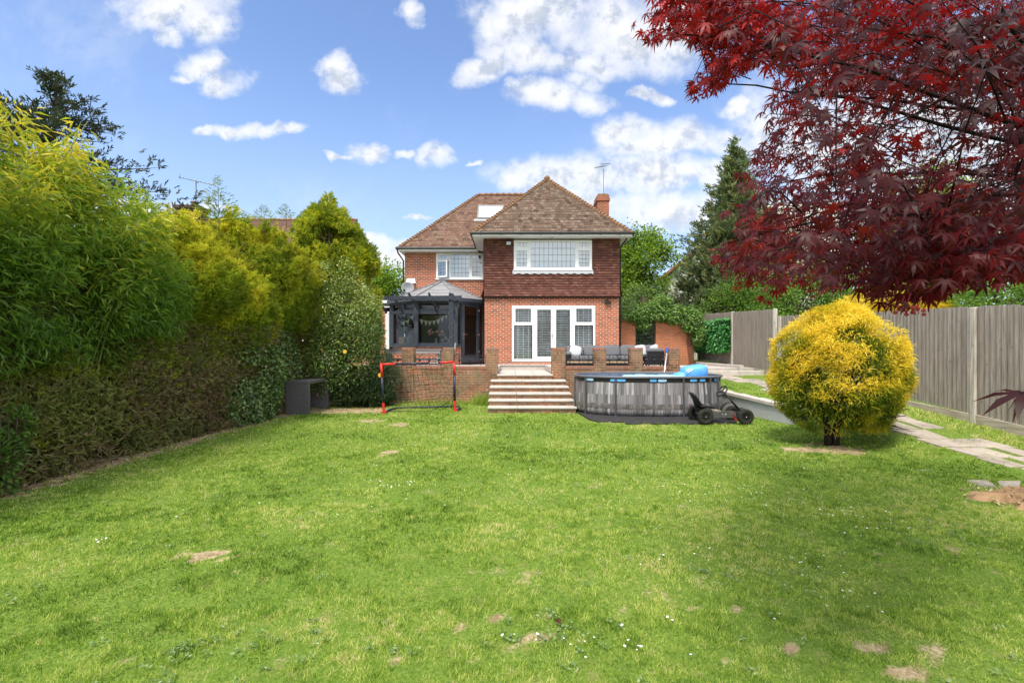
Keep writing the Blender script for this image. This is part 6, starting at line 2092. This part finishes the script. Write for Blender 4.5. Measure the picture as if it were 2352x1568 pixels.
for k in range(5): mb.tube([(-5.62, 5.2 + k * .07, -.03), (-5.6, 5.2 + k * .08, .4), (-5.6, 5.2 + k * .09, .85)], .008, 5)
mb.build('stems', BARK, cnr)
for (lab, c, n, hgt, sx_) in [('long green grass tuft growing against the left side of the steps', (-.82, 14.2), 500, .42, .16), ('ragged weeds and grass along the foot of the terrace wall behind the goal net', (-1.9, 14.45), 900, .2, .9)]:
    P = np.stack([c[0] + rng.normal(0, sx_, n), c[1] + rng.normal(0, .09, n), np.zeros(n)], 1)
    D = np.stack([rng.normal(0, .35, n), rng.normal(-.15, .3, n), np.ones(n)], 1)
    gt_ = leaves('grass_tuft', P, D, rdir(n), hgt * rng.uniform(.4, 1.1, n), rng.uniform(.006, .012, n), gm, None, BLADE, rng.uniform(.2, .7, n))
    tag(gt_, lab, 'grass tuft')

# litter under the hedge and camellia
lit_ = thing_pts = None
n = 900
yq = rng.uniform(4.2, 13.4, n); xq = -5.60 + rng.normal(0, .12, n)
P = np.stack([xq, yq, np.full(n, .012)], 1)
ex_ = np.stack([rng.uniform(-5.0, -3.4, 160), 13.2 + rng.normal(0, .25, 160), np.full(160, .012)], 1)
P = np.concatenate([P, ex_]); n = len(P)
lt = leaves('leaf_litter', P, np.stack([rng.normal(size=n), rng.normal(size=n), rng.uniform(0, .3, n)], 1), np.tile([0, 0, 1.], (n, 1)) + rdir(n) * .35, rng.uniform(.03, .08, n), rng.uniform(.015, .035, n),
            leaf_mat('dry_leaf', [(0, (.20, .11, .05)), (.6, (.38, .24, .12)), (1, (.55, .42, .26))], trans=.15), None, LEAF)
tag(lt, 'dry brown leaves and twigs along the foot of the hedge', 'leaf litter', kind='stuff')

# ------------------------------------------------------------------ golden ball conifer on the lawn
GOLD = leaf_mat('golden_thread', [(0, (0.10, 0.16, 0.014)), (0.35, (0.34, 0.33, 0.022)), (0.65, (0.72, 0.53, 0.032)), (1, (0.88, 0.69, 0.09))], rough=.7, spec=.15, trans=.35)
gbx, gby = 5.55, 8.28
gb = thing('golden_conifer', 'clipped ball-shaped golden thread-leaf conifer with a short twin trunk on the lawn', 'conifer', (gbx, gby, 0))
n = 78000
d = rdir(n)
rad = 1 - .40 * rng.random(n) ** 2.0
lump = .90 + .16 * vnoise(d, 2.3, 31) + .14 * vnoise(d, 6.0, 32)
rx = np.where(d[:, 2] > 0, 1.0, 1.0)
sq = 1 + .10 * (1 - np.abs(d[:, 2]) ** 2)
sq = sq * (1 + .16 * np.clip(-d[:, 2] * 1.6, 0, 1) - .03)
P = np.stack([gbx + .875 * sq * d[:, 0] * rad * lump, gby + .88 * sq * d[:, 1] * rad * lump, 1.31 + 1.03 * d[:, 2] * rad * lump], 1)
nz = vnoise(P, 3.2, 33)
keep = (nz > .49) | (rng.random(n) < .14) | (rad < .72)
P, d, rad, nz = P[keep], d[keep], rad[keep], nz[keep]; n = len(P)
D = d * .45 + rdir(n) * .75 + np.array([0, 0, -.40])
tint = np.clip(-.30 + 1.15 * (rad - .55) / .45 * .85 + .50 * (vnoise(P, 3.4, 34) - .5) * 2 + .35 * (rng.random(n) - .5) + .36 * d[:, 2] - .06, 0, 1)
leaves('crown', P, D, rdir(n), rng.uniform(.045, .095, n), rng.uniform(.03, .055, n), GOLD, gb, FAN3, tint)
k = 5200
ii = rng.choice(n, k)
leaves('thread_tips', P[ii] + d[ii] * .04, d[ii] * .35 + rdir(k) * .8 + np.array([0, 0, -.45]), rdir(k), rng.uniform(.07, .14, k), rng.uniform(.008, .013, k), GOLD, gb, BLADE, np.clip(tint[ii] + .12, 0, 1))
mb = MB()
for s in (-1, 1):
    mb.tube([(gbx - .11 + .062 * s, gby - .06, -.06), (gbx - .11 + .07 * s, gby - .06, .25), (gbx - .05 + .17 * s, gby, .7), (gbx + .3 * s, gby, 1.3)], .064, 10, .035)
for k_ in range(26):
    a = random.uniform(0, 2 * PI); z_ = random.uniform(.45, 1.6)
    mb.tube([(gbx, gby, z_ * .6 + .2), (gbx + .6 * math.cos(a), gby + .6 * math.sin(a), z_), (gbx + 1.0 * math.cos(a), gby + 1.0 * math.sin(a), z_ + .1)], .018, 5, .006)
for k_ in range(9):
    a = -.9 + k_ * .2; mb.tube([(gbx + .2, gby - .1, .52), (gbx + .55 + .05 * k_, gby - .55 + .1 * k_, .36 + .02 * (k_ % 3)), (gbx + .75 + .03 * k_, gby - .7 + .12 * k_, .33)], .010, 5, .003)
mb.build('trunk', BARKD, gb, smooth=True)

# ------------------------------------------------------------------ artificial ivy panel and ivy on the gate wall
FAKE = leaf_mat('plastic_leaf', [(0, (0.018, 0.11, 0.022)), (0.5, (0.045, 0.23, 0.04)), (1, (0.13, 0.37, 0.09))], rough=.4, spec=.45, trans=.15)
ap = thing('artificial_hedge', 'bright green artificial leaf panel hung on the tall fence run', 'leaf panel', (8.4, 20.3, 2.1))
mb = MB(); mb.box(8.40, 8.44, 18.65, 22.0, 1.62, 2.80); mb.build('backing', flat('green_backing', (.01, .05, .015), .8, .1), ap)
n = 5200
P = np.stack([8.39 - rng.random(n) ** 1.5 * .12, rng.uniform(18.6, 22.05, n), rng.uniform(1.58, 2.86, n)], 1)
leaves('foliage', P, np.stack([-.6 + .4 * rng.normal(size=n), rng.normal(0, .5, n), rng.normal(-.5, .4, n)], 1), np.tile([-.7, -.3, .7], (n, 1)) + rdir(n) * .6, rng.uniform(.10, .17, n), rng.uniform(.07, .12, n), FAKE, ap, LEAF)
iw = thing('wall_ivy', 'thick ivy spilling over the gate wall and its gate', 'ivy', (6.2, 20.5, 2.9))
P, d = blob_pts([(4.75, 20.45, 3.05, .55, .35, .24), (5.35, 20.45, 3.15, .6, .42, .42), (6.1, 20.45, 3.25, .75, .45, .45), (6.9, 20.45, 3.15, .7, .42, .42), (7.55, 20.4, 2.95, .5, .42, .60), (7.85, 20.4, 2.3, .26, .35, .55), (5.55, 20.4, 2.75, .30, .22, .25), (6.4, 20.45, 3.7, .4, .35, .3)],
               9500, .55, .15, 2.5); n = len(P)
leaves('foliage', P, d * .4 + rdir(n) * .6 + np.array([0, -.3, -.5]), d + rdir(n) * .4 + np.array([0, -.3, .4]), rng.uniform(.07, .12, n), rng.uniform(.05, .09, n), leaf_mat('wall_ivy_leaf', [(0, (.05, .12, .022)), (.5, (.13, .25, .045)), (1, (.30, .42, .09))], rough=.4, spec=.45, trans=.3), iw, LEAF)
mb = MB()
for k in range(8):
    x_ = 7.45 + k * .045; mb.tube([(x_ + .06, 20.46, 1.05), (x_ - .04, 20.47, 2.0), (x_, 20.46, 2.9)], .010, 5)
mb.build('stems', BARKD, iw)

# ------------------------------------------------------------------ beyond the house
PINE = leaf_mat('pine_needle', [(0, (0.026, 0.04, 0.026)), (0.5, (0.06, 0.08, 0.05)), (0.9, (0.11, 0.13, 0.075)), (1, (0.19, 0.12, 0.07))], rough=.7, spec=.15, trans=.15)
def pine(label, base, H, r_trunk, prof, n_whorl, mat, group, tuft=.34, per=46, bias=(0, 0), lift=.25, nb=7, name='pine_tree', fans=.9, h0=.22):
    pt = thing(name, label, 'pine tree', base, group=group)
    b = Vector(base)
    mb = MB(); mb.tube([b - Vector((0, 0, .2)), b + Vector((0, 0, H * .5)), b + Vector((.1, 0, H * .985))], r_trunk, 9, .03)
    P = []; Dd = []; TT = []
    for w in range(n_whorl):
        q = h0 + (1 - h0) * w / (n_whorl - 1)
        for k in range(nb):
            a = random.uniform(0, 2 * PI)
            R_ = float(np.interp(q, *prof)) * random.uniform(.55, 1.12)
            s = b + Vector((0, 0, H * (q + random.uniform(-.02, .02)) * .985))
            dr = Vector((math.cos(a) + bias[0], math.sin(a) + bias[1], 0)); 
            e_ = s + dr * R_ + Vector((0, 0, R_ * lift * random.uniform(.4, 1.5)))
            m1 = s.lerp(e_, .5) - Vector((0, 0, R_ * .08))
            mb.tube([s, m1, e_], .018 + R_ * .012, 5, .006)
            nt = max(3, int(per * R_ / 2.2))
            for _ in range(nt):
                f = random.random() ** .7
                if f < .22: continue
                p = s.lerp(m1, f / .5) if f < .5 else m1.lerp(e_, (f - .5) / .5)
                p = p + Vector((random.gauss(0, .16), random.gauss(0, .16), random.gauss(.05, .10))) * (.4 + R_ * .35)
                P.append(p); Dd.append(dr * .5 + Vector((random.gauss(0, .5), random.gauss(0, .5), random.uniform(.1, .9)))); TT.append(random.random() * .95)
    mb.build('trunk', BARK, pt, smooth=True)
    n = len(P)
    leaves('crown', np.array(P), np.array(Dd), rdir(n), rng.uniform(.7, 1.25, n) * tuft, rng.uniform(.7, 1.2, n) * tuft * fans, mat, pt, FAN, np.array(TT))
    return pt
pine('dark green pine behind the bamboo, its top cut against blue sky', (-17.6, 18.5, 0), 11.9, .26, ([0, .25, .5, .72, .86, .94, 1], [3.2, 4.2, 4.3, 3.4, 2.3, 1.5, .5]), 17, PINE, None, .36, 40, bias=(.12, 0), lift=.18, nb=8)
CONR = leaf_mat('spruce_needle', [(0, (0.06, 0.095, 0.05)), (0.5, (0.155, 0.205, 0.095)), (0.85, (0.28, 0.30, 0.12)), (1, (0.30, 0.24, 0.09))], rough=.7, spec=.15, trans=.2)
pine('tall blue-green spruce with upswept tips, taller tree right of the house', (11.3, 24.5, .9), 11.2, .22, ([0, .2, .45, .7, .9, 1], [2.9, 2.9, 2.2, 1.25, .6, .12]), 40, CONR, 'conifers beyond the fence', .36, 56, bias=(-.1, 0), lift=.42, nb=10, name='spruce_tree', h0=.08)
pine('lower spreading conifer leaning left over the white neighbouring house', (10.7, 24.0, .9), 6.9, .16, ([0, .3, .6, .85, 1], [2.0, 2.3, 1.9, 1.1, .2]), 22, CONR, 'conifers beyond the fence', .36, 50, bias=(-.16, 0), lift=.35, nb=9, name='spruce_tree', h0=.1)

LIME = leaf_mat('lime_leaf', [(0, (0.07, 0.14, 0.016)), (0.5, (0.19, 0.30, 0.03)), (1, (0.40, 0.48, 0.07))], rough=.55, spec=.25, trans=.45)
MIDG = leaf_mat('mid_leaf', [(0, (0.05, 0.12, 0.018)), (0.5, (0.13, 0.235, 0.032)), (1, (0.28, 0.38, 0.065))], rough=.5, spec=.3, trans=.4)
YELG = leaf_mat('yellow_green_leaf', [(0, (0.08, 0.13, 0.02)), (0.5, (0.21, 0.27, 0.04)), (1, (0.42, 0.42, 0.09))], rough=.55, spec=.25, trans=.45)
BT_ = 'broad-leaved trees beyond the house and fence'
tree('oak_tree', 'bright green oak just right of the house roof', 'tree', (7.5, 28.0, .9), (7.5, 28, 7.6),
     [(7.3, 28, 6.4, 1.9, 1.5, 1.7), (7.7, 28.2, 5.2, 1.4, 1.5, 1.4), (6.4, 27.8, 4.6, 1.2, 1.3, 1.5), (7.2, 27.8, 3.3, 1.7, 1.4, 1.4), (7.9, 28, 7.7, .8, .8, .9), (6.6, 27.9, 7.6, .55, .6, .75), (8.9, 28.2, 7.0, 1.05, .8, 1.0), (7.0, 28, 8.0, .5, .5, .7)], 26000, .16, .11, LIME, group=BT_, gap=.62, gs=.9, shell=.25, clump=9, spread=.22, nf=26)
tree('ash_tree', 'soft green tree low between house wall and white neighbouring house', 'tree', (6.8, 25.0, .95), (6.8, 25, 4.4),
     [(6.3, 25, 3.6, 1.0, 1.0, 1.5), (6.9, 25.2, 3.0, .9, 1.0, 1.2), (6.9, 25, 4.6, .9, .9, .9), (6.2, 24.8, 2.4, 1.1, .8, .9)], 9000, .12, .07, leaf_mat('soft_leaf', [(0, (.065, .13, .045)), (.5, (.15, .24, .08)), (1, (.32, .40, .17))], trans=.4), group=BT_, gap=.5, gs=1.2, shell=.3, clump=7, spread=.16)
tree('maple_tree', 'green tree showing at the left corner of the house above the dish', 'tree', (-8.2, 30.5, 1.0), (-8.0, 30.5, 6.0),
     [(-8.0, 30.5, 6.0, 1.3, 1.2, 1.3), (-7.3, 30.3, 4.8, 1.2, 1.2, 1.2), (-8.6, 30.4, 4.6, 1.0, 1.0, 1.2), (-7.4, 30.2, 3.6, 1.6, 1.2, .9), (-9.6, 30.4, 3.6, 1.0, 1.0, 1.0)], 10000, .17, .12, LIME, group=BT_, gap=.5, gs=1.0, shell=.25, clump=8, spread=.2)
tree('birch_tree', 'tall airy yellow-green tree standing behind the spruce and red maple', 'tree', (14.2, 27, .9), (14.2, 27, 9.6),
     [(14.0, 27, 8.4, 1.8, 1.5, 2.2), (15.0, 27, 6.4, 2.2, 1.6, 2.0), (13.2, 27, 6.0, 1.6, 1.4, 1.6), (14.2, 27, 4.0, 2.2, 1.6, 1.6), (13.0, 26.8, 10.2, .9, .7, 1.3)], 13000, .14, .09, YELG, flat('birch_bark', (.55, .53, .49), .8, .2, var=.3), group=BT_, gap=.62, gs=.8, shell=.2, clump=8, spread=.24, nf=24)
tree('hazel_tree', 'mid green rounded tree behind the fence below the red maple', 'tree', (10.9, 18.6, .9), (10.9, 18.6, 3.8),
     [(10.4, 18.4, 3.4, 1.2, 1.0, 1.1), (11.6, 18.8, 3.6, 1.3, 1.1, 1.3), (11.0, 18.4, 2.5, 1.8, 1.0, .9), (12.6, 19, 3.0, 1.2, 1.0, 1.1), (12.2, 19, 4.6, 1.1, 1.0, .9)], 15000, .10, .065, MIDG, group=BT_, gap=.35, gs=1.2, shell=.4, clump=7, spread=.14)
tree('cherry_tree', 'leafy green tree rising behind the tall fence run beside the ivy', 'tree', (9.5, 21.6, .95), (9.5, 21.6, 3.6),
     [(9.3, 21.6, 3.4, .9, .8, 1.0), (10.1, 21.4, 2.8, 1.1, .8, 1.0), (10.2, 21.4, 4.2, .9, .8, .9)], 7000, .10, .06, MIDG, group=BT_, gap=.3, gs=1.2, shell=.4, clump=6, spread=.14)
tree('beech_tree', 'large pale green tree filling the gap behind the maple boughs at right', 'tree', (21.5, 25, .9), (21.5, 25, 9.0),
     [(20.5, 25, 6.5, 3.0, 2.0, 2.6), (23.5, 25, 5.5, 3.2, 2.0, 3.0), (21.5, 25, 9.2, 2.3, 1.8, 2.0), (18.0, 25, 4.6, 2.0, 1.6, 2.0), (26.5, 25, 7, 2.5, 2, 3)], 15000, .20, .14, YELG, group=BT_, gap=.45, gs=.6, shell=.3, clump=8, spread=.3, r0=.3)
tree('plum_tree', 'leafy green tree over the fence at the picture edge', 'tree', (10.6, 10.2, .3), (10.6, 10.2, 2.7),
     [(10.3, 10.1, 2.6, .85, 1.0, .75), (10.6, 9.0, 2.6, .8, 1.0, .8), (10.9, 11.4, 2.7, .8, .9, .7), (10.6, 7.6, 2.3, .8, 1.0, .7)], 9500, .085, .055, MIDG, group=BT_, gap=.25, gs=1.5, shell=.5)
tree('golden_shrub', 'golden yellow conifer peeping over the fence behind the clipped ball', 'conifer', (9.75, 12.6, .5), (9.75, 12.6, 2.4),
     [(9.6, 12.4, 2.5, .75, 1.15, .72), (9.6, 11.6, 2.35, .6, .8, .62), (9.7, 13.5, 2.4, .65, .8, .72)], 7000, .20, .13, leaf_mat('gold_spray', [(0, (.35, .30, .02)), (.5, (.68, .50, .04)), (1, (.85, .66, .10))], trans=.4), shape=FAN, shell=.6, gap=.15, gs=2, droop=.05)
# shrubs closing the view through the gate
tree('laurel_shrub', 'dark laurel seen through the iron gate', 'shrub', (5.6, 22.6, 1.0), (5.6, 22.6, 2.0), [(5.6, 22.6, 1.9, 1.1, .6, 1.1), (6.6, 22.8, 2.2, .9, .6, 1.2), (5.0, 22.8, 2.0, .6, .5, 1.0)], 5200, .11, .06, DARKS, BARKD, .06, shell=.5, gap=.1)

# neighbouring houses
NB_W = flat('cream_render', (.66, .64, .58), .9, .1, var=.08, scale=3)
NT_ = tile_mat('neighbour_tiles', [(.17, .10, .075), (.25, .14, .10), (.21, .12, .09)], rh=.075, moss_amt=.6)
h1 = thing('neighbour_house', 'neighbouring house behind the hedge, only its tiled roof and chimney showing', 'house', (-16, 31, 0))
mb = MB(); mb.box(-23.6, -10.0, 27.4, 35.0, 0, 6.9); mb.build('wall', NB_W, h1)
mb = MB(); slope(mb, (-24, 26.9, 6.8), (-9.7, 26.9, 6.8), (-22.6, 31.0, 9.95), (-9.95, 31.0, 9.95), 42); slope(mb, (-9.7, 35.2, 6.8), (-24, 35.2, 6.8), (-9.95, 31.0, 9.95), (-22.6, 31.0, 9.95), 42)
mb.quad((-9.98, 27.3, 6.9), (-9.98, 34.9, 6.9), (-9.98, 31.01, 9.9), (-9.98, 30.99, 9.9)); r1 = mb.build('roof', NT_, h1)
mb = MB(); hip(mb, (-22.6, 31, 9.95), (-9.95, 31, 9.95), .10, .33); mb.build('ridge_tiles', BONNET, r1)
mb = MB(); mb.box(-21.2, -19.8, 30.4, 31.5, 9.0, 10.55); mb.box(-21.3, -19.7, 30.3, 31.6, 10.551, 10.75)
c1 = mb.build('chimney', brick_mat('sooty_brick', [(.09, .05, .035), (.16, .075, .05), (.13, .07, .05)], (.16, .13, .10), (.05, .04, .03), .6), r1)
mb = MB(); mb.lathe([(.16, 0), (.15, .3), (.19, .32), (.19, .38), (.0, .38)], (-20.4, 31, 10.751), 12); mb.build('chimney_pot', flat('terracotta', (.34, .10, .06), .8, .2), c1)
na = thing('roof_aerial', 'television aerial on a mast above the neighbouring chimney', 'aerial', (-20.1, 31, 10.7))
mb = MB(); mb.tube([(-20.2, 30.9, 10.2), (-20.2, 30.9, 12.45)], .03, 6); mb.build('mast', STEEL, na)
mb = MB(); mb.tube([(-21.3, 30.9, 12.68), (-19.0, 30.9, 12.16)], .022, 6)
for k in range(9): mb.tube([(-21.2 + k * .27, 30.75, 12.65 - k * .06), (-21.2 + k * .27, 31.05, 12.65 - k * .06)], .012, 5)
for k in range(3): mb.tube([(-21.28, 30.9, 12.60 + .1 * k), (-21.18, 30.9, 12.66 + .08 * k)], .014, 5)
mb.tube([(-20.5, 30.9, 12.46), (-20.2, 30.9, 12.30), (-19.95, 30.9, 12.40)], .018, 6); mb.build('antenna', STEEL, na)

h2 = thing('white_house', 'white rendered neighbouring house with red gable verge right of the oak', 'house', (13, 34, .9))
xe = P3(1510, 640, 32).x
mb = MB(); mb.hexa([(xe + .25, 32, .9), (22, 32, .9), (25, 40, .9), (xe + 3.2, 40, .9), (xe + .25, 32, 6.2), (22, 32, 6.2), (25, 40, 6.2), (xe + 3.2, 40, 6.2)]); i = len(mb.v)
mb.poly([(xe + .25, 32, 6.2), (22, 32, 6.2), (22, 32, 11.5), (16, 32, 11.2)]); mb.build('wall', NB_W, h2)
mb = MB(); mb.bar((xe - .1, 31.8, 6.15), (16, 31.8, 11.4), .35, .14); mb.hexa([(xe - .1, 31.7, 6.1), (16, 31.7, 11.35), (18.9, 40, 11.35), (xe + 2.8, 40, 6.1), (xe - .1, 31.7, 6.25), (16, 31.7, 11.5), (18.9, 40, 11.5), (xe + 2.8, 40, 6.25)]); mb.build('roof', flat('red_tile', (.30, .13, .085), .85, .1, var=.3), h2)
mb = MB(); mb.bar((xe + .2, 31.9, 6.0), (15.9, 31.9, 11.1), .06, .18); mb.build('bargeboard', flat('grey_board', (.28, .28, .27), .7, .2), h2)
mb = MB(); mb.tube([(xe + .22, 31.9, 6.1), (xe + .22, 31.9, 1)], .06, 8); mb.build('downpipe', BLACKP, h2)

# ------------------------------------------------------------------ red Japanese maple reaching in from the right
ACER = leaf_mat('maple_leaf', [(0, (0.010, 0.005, 0.006)), (0.42, (0.026, 0.006, 0.007)), (0.74, (0.13, 0.009, 0.009)), (1, (0.46, 0.02, 0.014))], rough=.46, spec=.26, trans=.36, tcol=(0.40, 0.010, 0.010))
mp_ = thing('japanese_maple', 'dark red Japanese maple with boughs hanging across the upper right', 'maple tree', (4.7, 2.5, 0))
OUT = [(1450, 72), (1478, 10), (1500, -60), (2500, -60), (2500, 640), (2352, 632), (2290, 655), (2200, 655), (2150, 690), (2095, 712), (2045, 700), (2000, 700), (1960, 655), (1900, 668), (1850, 690), (1800, 668), (1758, 700), (1720, 650),
       (1690, 665), (1655, 610), (1622, 588), (1640, 555), (1690, 530), (1660, 485), (1700, 440), (1690, 400), (1740, 345), (1760, 300), (1735, 262), (1775, 215), (1790, 168), (1755, 150), (1700, 160), (1660, 205), (1605, 232), (1580, 195), (1640, 135), (1570, 88), (1500, 100)]
OUTN = np.array(OUT, float)


def inside_poly(x, y):
    c = np.zeros(len(x), bool); j = len(OUTN) - 1
    for i in range(len(OUTN)):
        xi, yi = OUTN[i]; xj, yj = OUTN[j]
        c ^= ((yi > y) != (yj > y)) & (x < (xj - xi) * (y - yi) / (yj - yi + 1e-9) + xi)
        j = i
    return c


# boughs: trunk outside the frame, limbs sweeping to the left and drooping at the tips
trunk = [Vector((4.7, 2.5, -.1)), Vector((4.6, 2.5, .9)), Vector((4.35, 2.55, 1.7)), Vector((4.1, 2.6, 2.3))]
ends = [(1560, 70, 2.0), (1640, 190, 2.7), (1800, 220, 3.0), (1720, 430, 3.3), (1660, 560, 2.6), (1780, 640, 2.7), (2050, 660, 1.9), (1900, 30, 1.9), (2200, 60, 1.5), (2250, 560, 2.0), (1850, 480, 3.8), (2100, 400, 4.2), (2150, 200, 3.4), (2300, 420, 1.6)]
limb_pts = []
mb = MB(); mb.tube(trunk, .11, 10, .07)
for (px_, py_, Y) in ends:
    e_ = P3(px_, py_, Y)
    s = trunk[2].lerp(trunk[3], random.random())
    c1_ = s.lerp(e_, .33) + Vector((0, 0, .32)); c2_ = s.lerp(e_, .7) + Vector((0, 0, .24))
    pts = []
    for q in np.linspace(0, 1, 13):
        a = s.lerp(c1_, q); b = c1_.lerp(c2_, q); c = c2_.lerp(e_, q)
        pts.append(a.lerp(b, q).lerp(b.lerp(c, q), q) + Vector((random.gauss(0, .012), random.gauss(0, .012), random.gauss(0, .012))))
    mb.tube(pts, .019, 7, .003)
    limb_pts += pts[2:]
LPn = np.array([tuple(p) for p in limb_pts])
NTW = 1750
tw = []
THIN = [(1850, 650, 110, 45, .6), (1800, 410, 120, 90, .55), (2260, 600, 110, 45, .6), (1960, 590, 60, 60, .5), (1720, 560, 50, 40, .4), (2240, 215, 130, 55, .5), (1960, 250, 70, 60, .4), (1690, 300, 60, 80, .5), (1760, 90, 60, 50, .45)]
while len(tw) < NTW:
    px_ = rng.uniform(1440, 2480); py_ = rng.uniform(-60, 720)
    if not inside_poly(np.array([px_]), np.array([py_]))[0]: continue
    r_ = rng.random()
    # thin the open middle where the sky shows between fine distant sprays
    rej = max(q_[4] * math.exp(-(((px_ - q_[0]) / q_[2]) ** 2 + ((py_ - q_[1]) / q_[3]) ** 2)) for q_ in THIN)
    open_ = math.exp(-(((px_ - 2130) / 190) ** 2 + ((py_ - 330) / 120) ** 2))
    if r_ < rej: continue
    if r_ < max(open_ * .72, .50 * math.exp(-(((px_ - 1830) / 150) ** 2 + ((py_ - 430) / 170) ** 2)), .45 * math.exp(-(((px_ - 2230) / 120) ** 2 + ((py_ - 215) / 60) ** 2))): continue
    Y = rng.uniform(2.2, 4.9)
    if rng.random() < .10: Y = rng.uniform(1.2, 1.9)
    if open_ > .35: Y = rng.uniform(3.4, 4.8)
    if py_ > 560 and px_ > 1900: Y = rng.uniform(1.5, 2.6)
    if px_ < 1700: Y = rng.uniform(1.9, 3.0)
    tw.append((*P3(px_, py_, Y), open_))
tw = np.array(tw)
tone = vnoise(tw[:, :3], 1.5, 41)
tone = np.clip((tone - .30) / .42, 0, 1) * .50 + .78 * np.clip(1.02 - tw[:, 0] / np.maximum(tw[:, 1], .1) / .95, 0, 1)
LPp = []; LDd = []; LLn = []; LTt = []
for (x_, y_, z_, op), tn in zip(tw, tone):
    p = np.array((x_, y_, z_))
    near_ = np.argsort(np.linalg.norm(LPn - p - np.array((.25, 0, .05)), axis=1))[:9]
    q = LPn[near_[int(rng.integers(0, 9))]] + rng.normal(0, .03, 3)
    d_ = p - q; dl = np.linalg.norm(d_)
    if dl > .5:
        q = p - d_ / dl * .5 + rng.normal(0, .04, 3)
    if q[1] < .4 or not inside_poly(np.array([CX + q[0] * FOC / q[1]]), np.array([CY - (q[2] - CAMH) * FOC / q[1]]))[0]:
        q = p + np.array((.20, .02, .05)) + rng.normal(0, .03, 3)
    d_ = p - q; dl = np.linalg.norm(d_)
    mid = (p + q) / 2 + np.array((0, 0, .06))
    md_ = (p + q) / 2
    if dl > .02 and rng.random() < .42 and inside_poly(np.array([CX + md_[0] * FOC / md_[1]]), np.array([CY - (md_[2] - CAMH) * FOC / md_[1] - 22]))[0]: mb.tube([Vector(q), Vector(mid), Vector(p)], .0032, 4, .0014)
    dirn = (p - q) / max(dl, 1e-3)
    n_ = 9 if op < .35 else 5
    base_t = tn
    for k in range(n_):
        f = rng.random()
        c = q + (p - q) * (.35 + .65 * f) + rng.normal(0, .05, 3)
        LPp.append(c)
        a = dirn * .5 + np.array((-.35, -.05, -.50)) + rng.normal(0, .45, 3)
        LDd.append(a); LLn.append(rng.uniform(.033, .058) * (1 if op < .35 else .85)); LTt.append(min(1, .74 * base_t + .36 * rng.random()))
LPp = np.array(LPp); LDd = np.array(LDd); LLn = np.array(LLn); LTt = np.array(LTt)
sx_ = CX + LPp[:, 0] * FOC / LPp[:, 1]; sy_ = CY - (LPp[:, 2] - CAMH) * FOC / LPp[:, 1]
ok = inside_poly(sx_, sy_) & (LPp[:, 1] > .95)
LPp, LDd, LLn, LTt = LPp[ok], LDd[ok], LLn[ok], LTt[ok]; n = len(LPp)
# unseen rest of the crown; reach past the camera added to shade the lawn
Pb, db = blob_pts([(3.6, .4, 3.1, 1.6, 1.3, .75), (4.8, 2.0, 3.3, 1.4, 1.6, .8), (2.4, -.6, 3.0, 1.2, .9, .6), (5.2, 3.6, 3.1, 1.0, 1.0, .7)], 4200, .25, .3, 1.4)
sxb = CX + Pb[:, 0] * FOC / np.maximum(Pb[:, 1], .01)
okb = (Pb[:, 1] < .25) | (sxb > 2480)
Pb = Pb[okb]; nb_ = len(Pb)
LPp = np.concatenate([LPp, Pb]); LDd = np.concatenate([LDd, rdir(nb_) * .6 + np.array([-.2, 0, -.4])]); LLn = np.concatenate([LLn, rng.uniform(.05, .08, nb_)]); LTt = np.concatenate([LTt, rng.random(nb_)]); n += nb_
# one leaf hanging low and close at the right
hang = np.array([tuple(P3(2345, 903, .95)), tuple(P3(2375, 895, .97))]); 
LPp = np.concatenate([LPp, hang]); LDd = np.concatenate([LDd, [(-.6, -.05, -.12), (-.1, .3, -.3)]]); LLn = np.concatenate([LLn, [.075, .07]]); LTt = np.concatenate([LTt, [.2, .15]]); n += 2
hq_ = LPn[np.argmin(np.linalg.norm(LPn - np.array(P3(2440, 560, 1.25)), axis=1))]
mb.tube([Vector(hq_), P3(2440, 560, 1.25), P3(2420, 760, 1.05), P3(2375, 895, .97), P3(2345, 903, .95)], .003, 5)
mb.build('trunk', flat('maple_bark', (.018, .012, .012), .9, .1, var=.3, scale=9), mp_, smooth=True)
Nn = rdir(n) * .55 + np.array([-.10, -.15, 1.0])
Nn[-2:] = [(-.1, -.38, 1.0), (.2, -.5, 1.0)]
leaves('crown', LPp, LDd, Nn, LLn, LLn * rng.uniform(.9, 1.1, n), ACER, mp_, MAPLE, np.clip(LTt, 0, 1), smooth=True)
# seed keys hanging below the outer sprays
for (px_, py_, Y) in [(1595, 205, 2.5), (1606, 225, 2.5), (1560, 88, 2.0), (1545, 92, 2.0), (1612, 190, 2.6), (1770, 180, 2.7), (2085, 715, 1.6), (2110, 722, 1.6), (2070, 722, 1.6), (1620, 92, 2.0), (1745, 655, 2.6)]:
    c = P3(px_, py_, Y); mb = MB()
    mb.tube([c + Vector((.01, 0, .06)), c + Vector((0, 0, .03)), c], .0016, 4)
    for k in range(5):
        a = k * 1.3; q = c + Vector((.018 * math.cos(a), .01 * math.sin(a), -.012 * k % .03))
        mb.ell(q, (.009, .004, .006), 6, 4)
    mb.build('seed_keys', flat('red_keys', (.30, .03, .03), .6, .3), mp_)
fl_ = leaves('fallen_leaf', np.array([[*G(1281, 1441), .035]]), np.array([[.3, .4, .35]]), np.array([[-.4, -.5, 1.0]]), np.array([.036]), np.array([.036]), ACER, None, MAPLE, np.array([.55]))
tag(fl_, 'single dark red maple leaf lying on the lawn in front of the steps', 'fallen leaf')
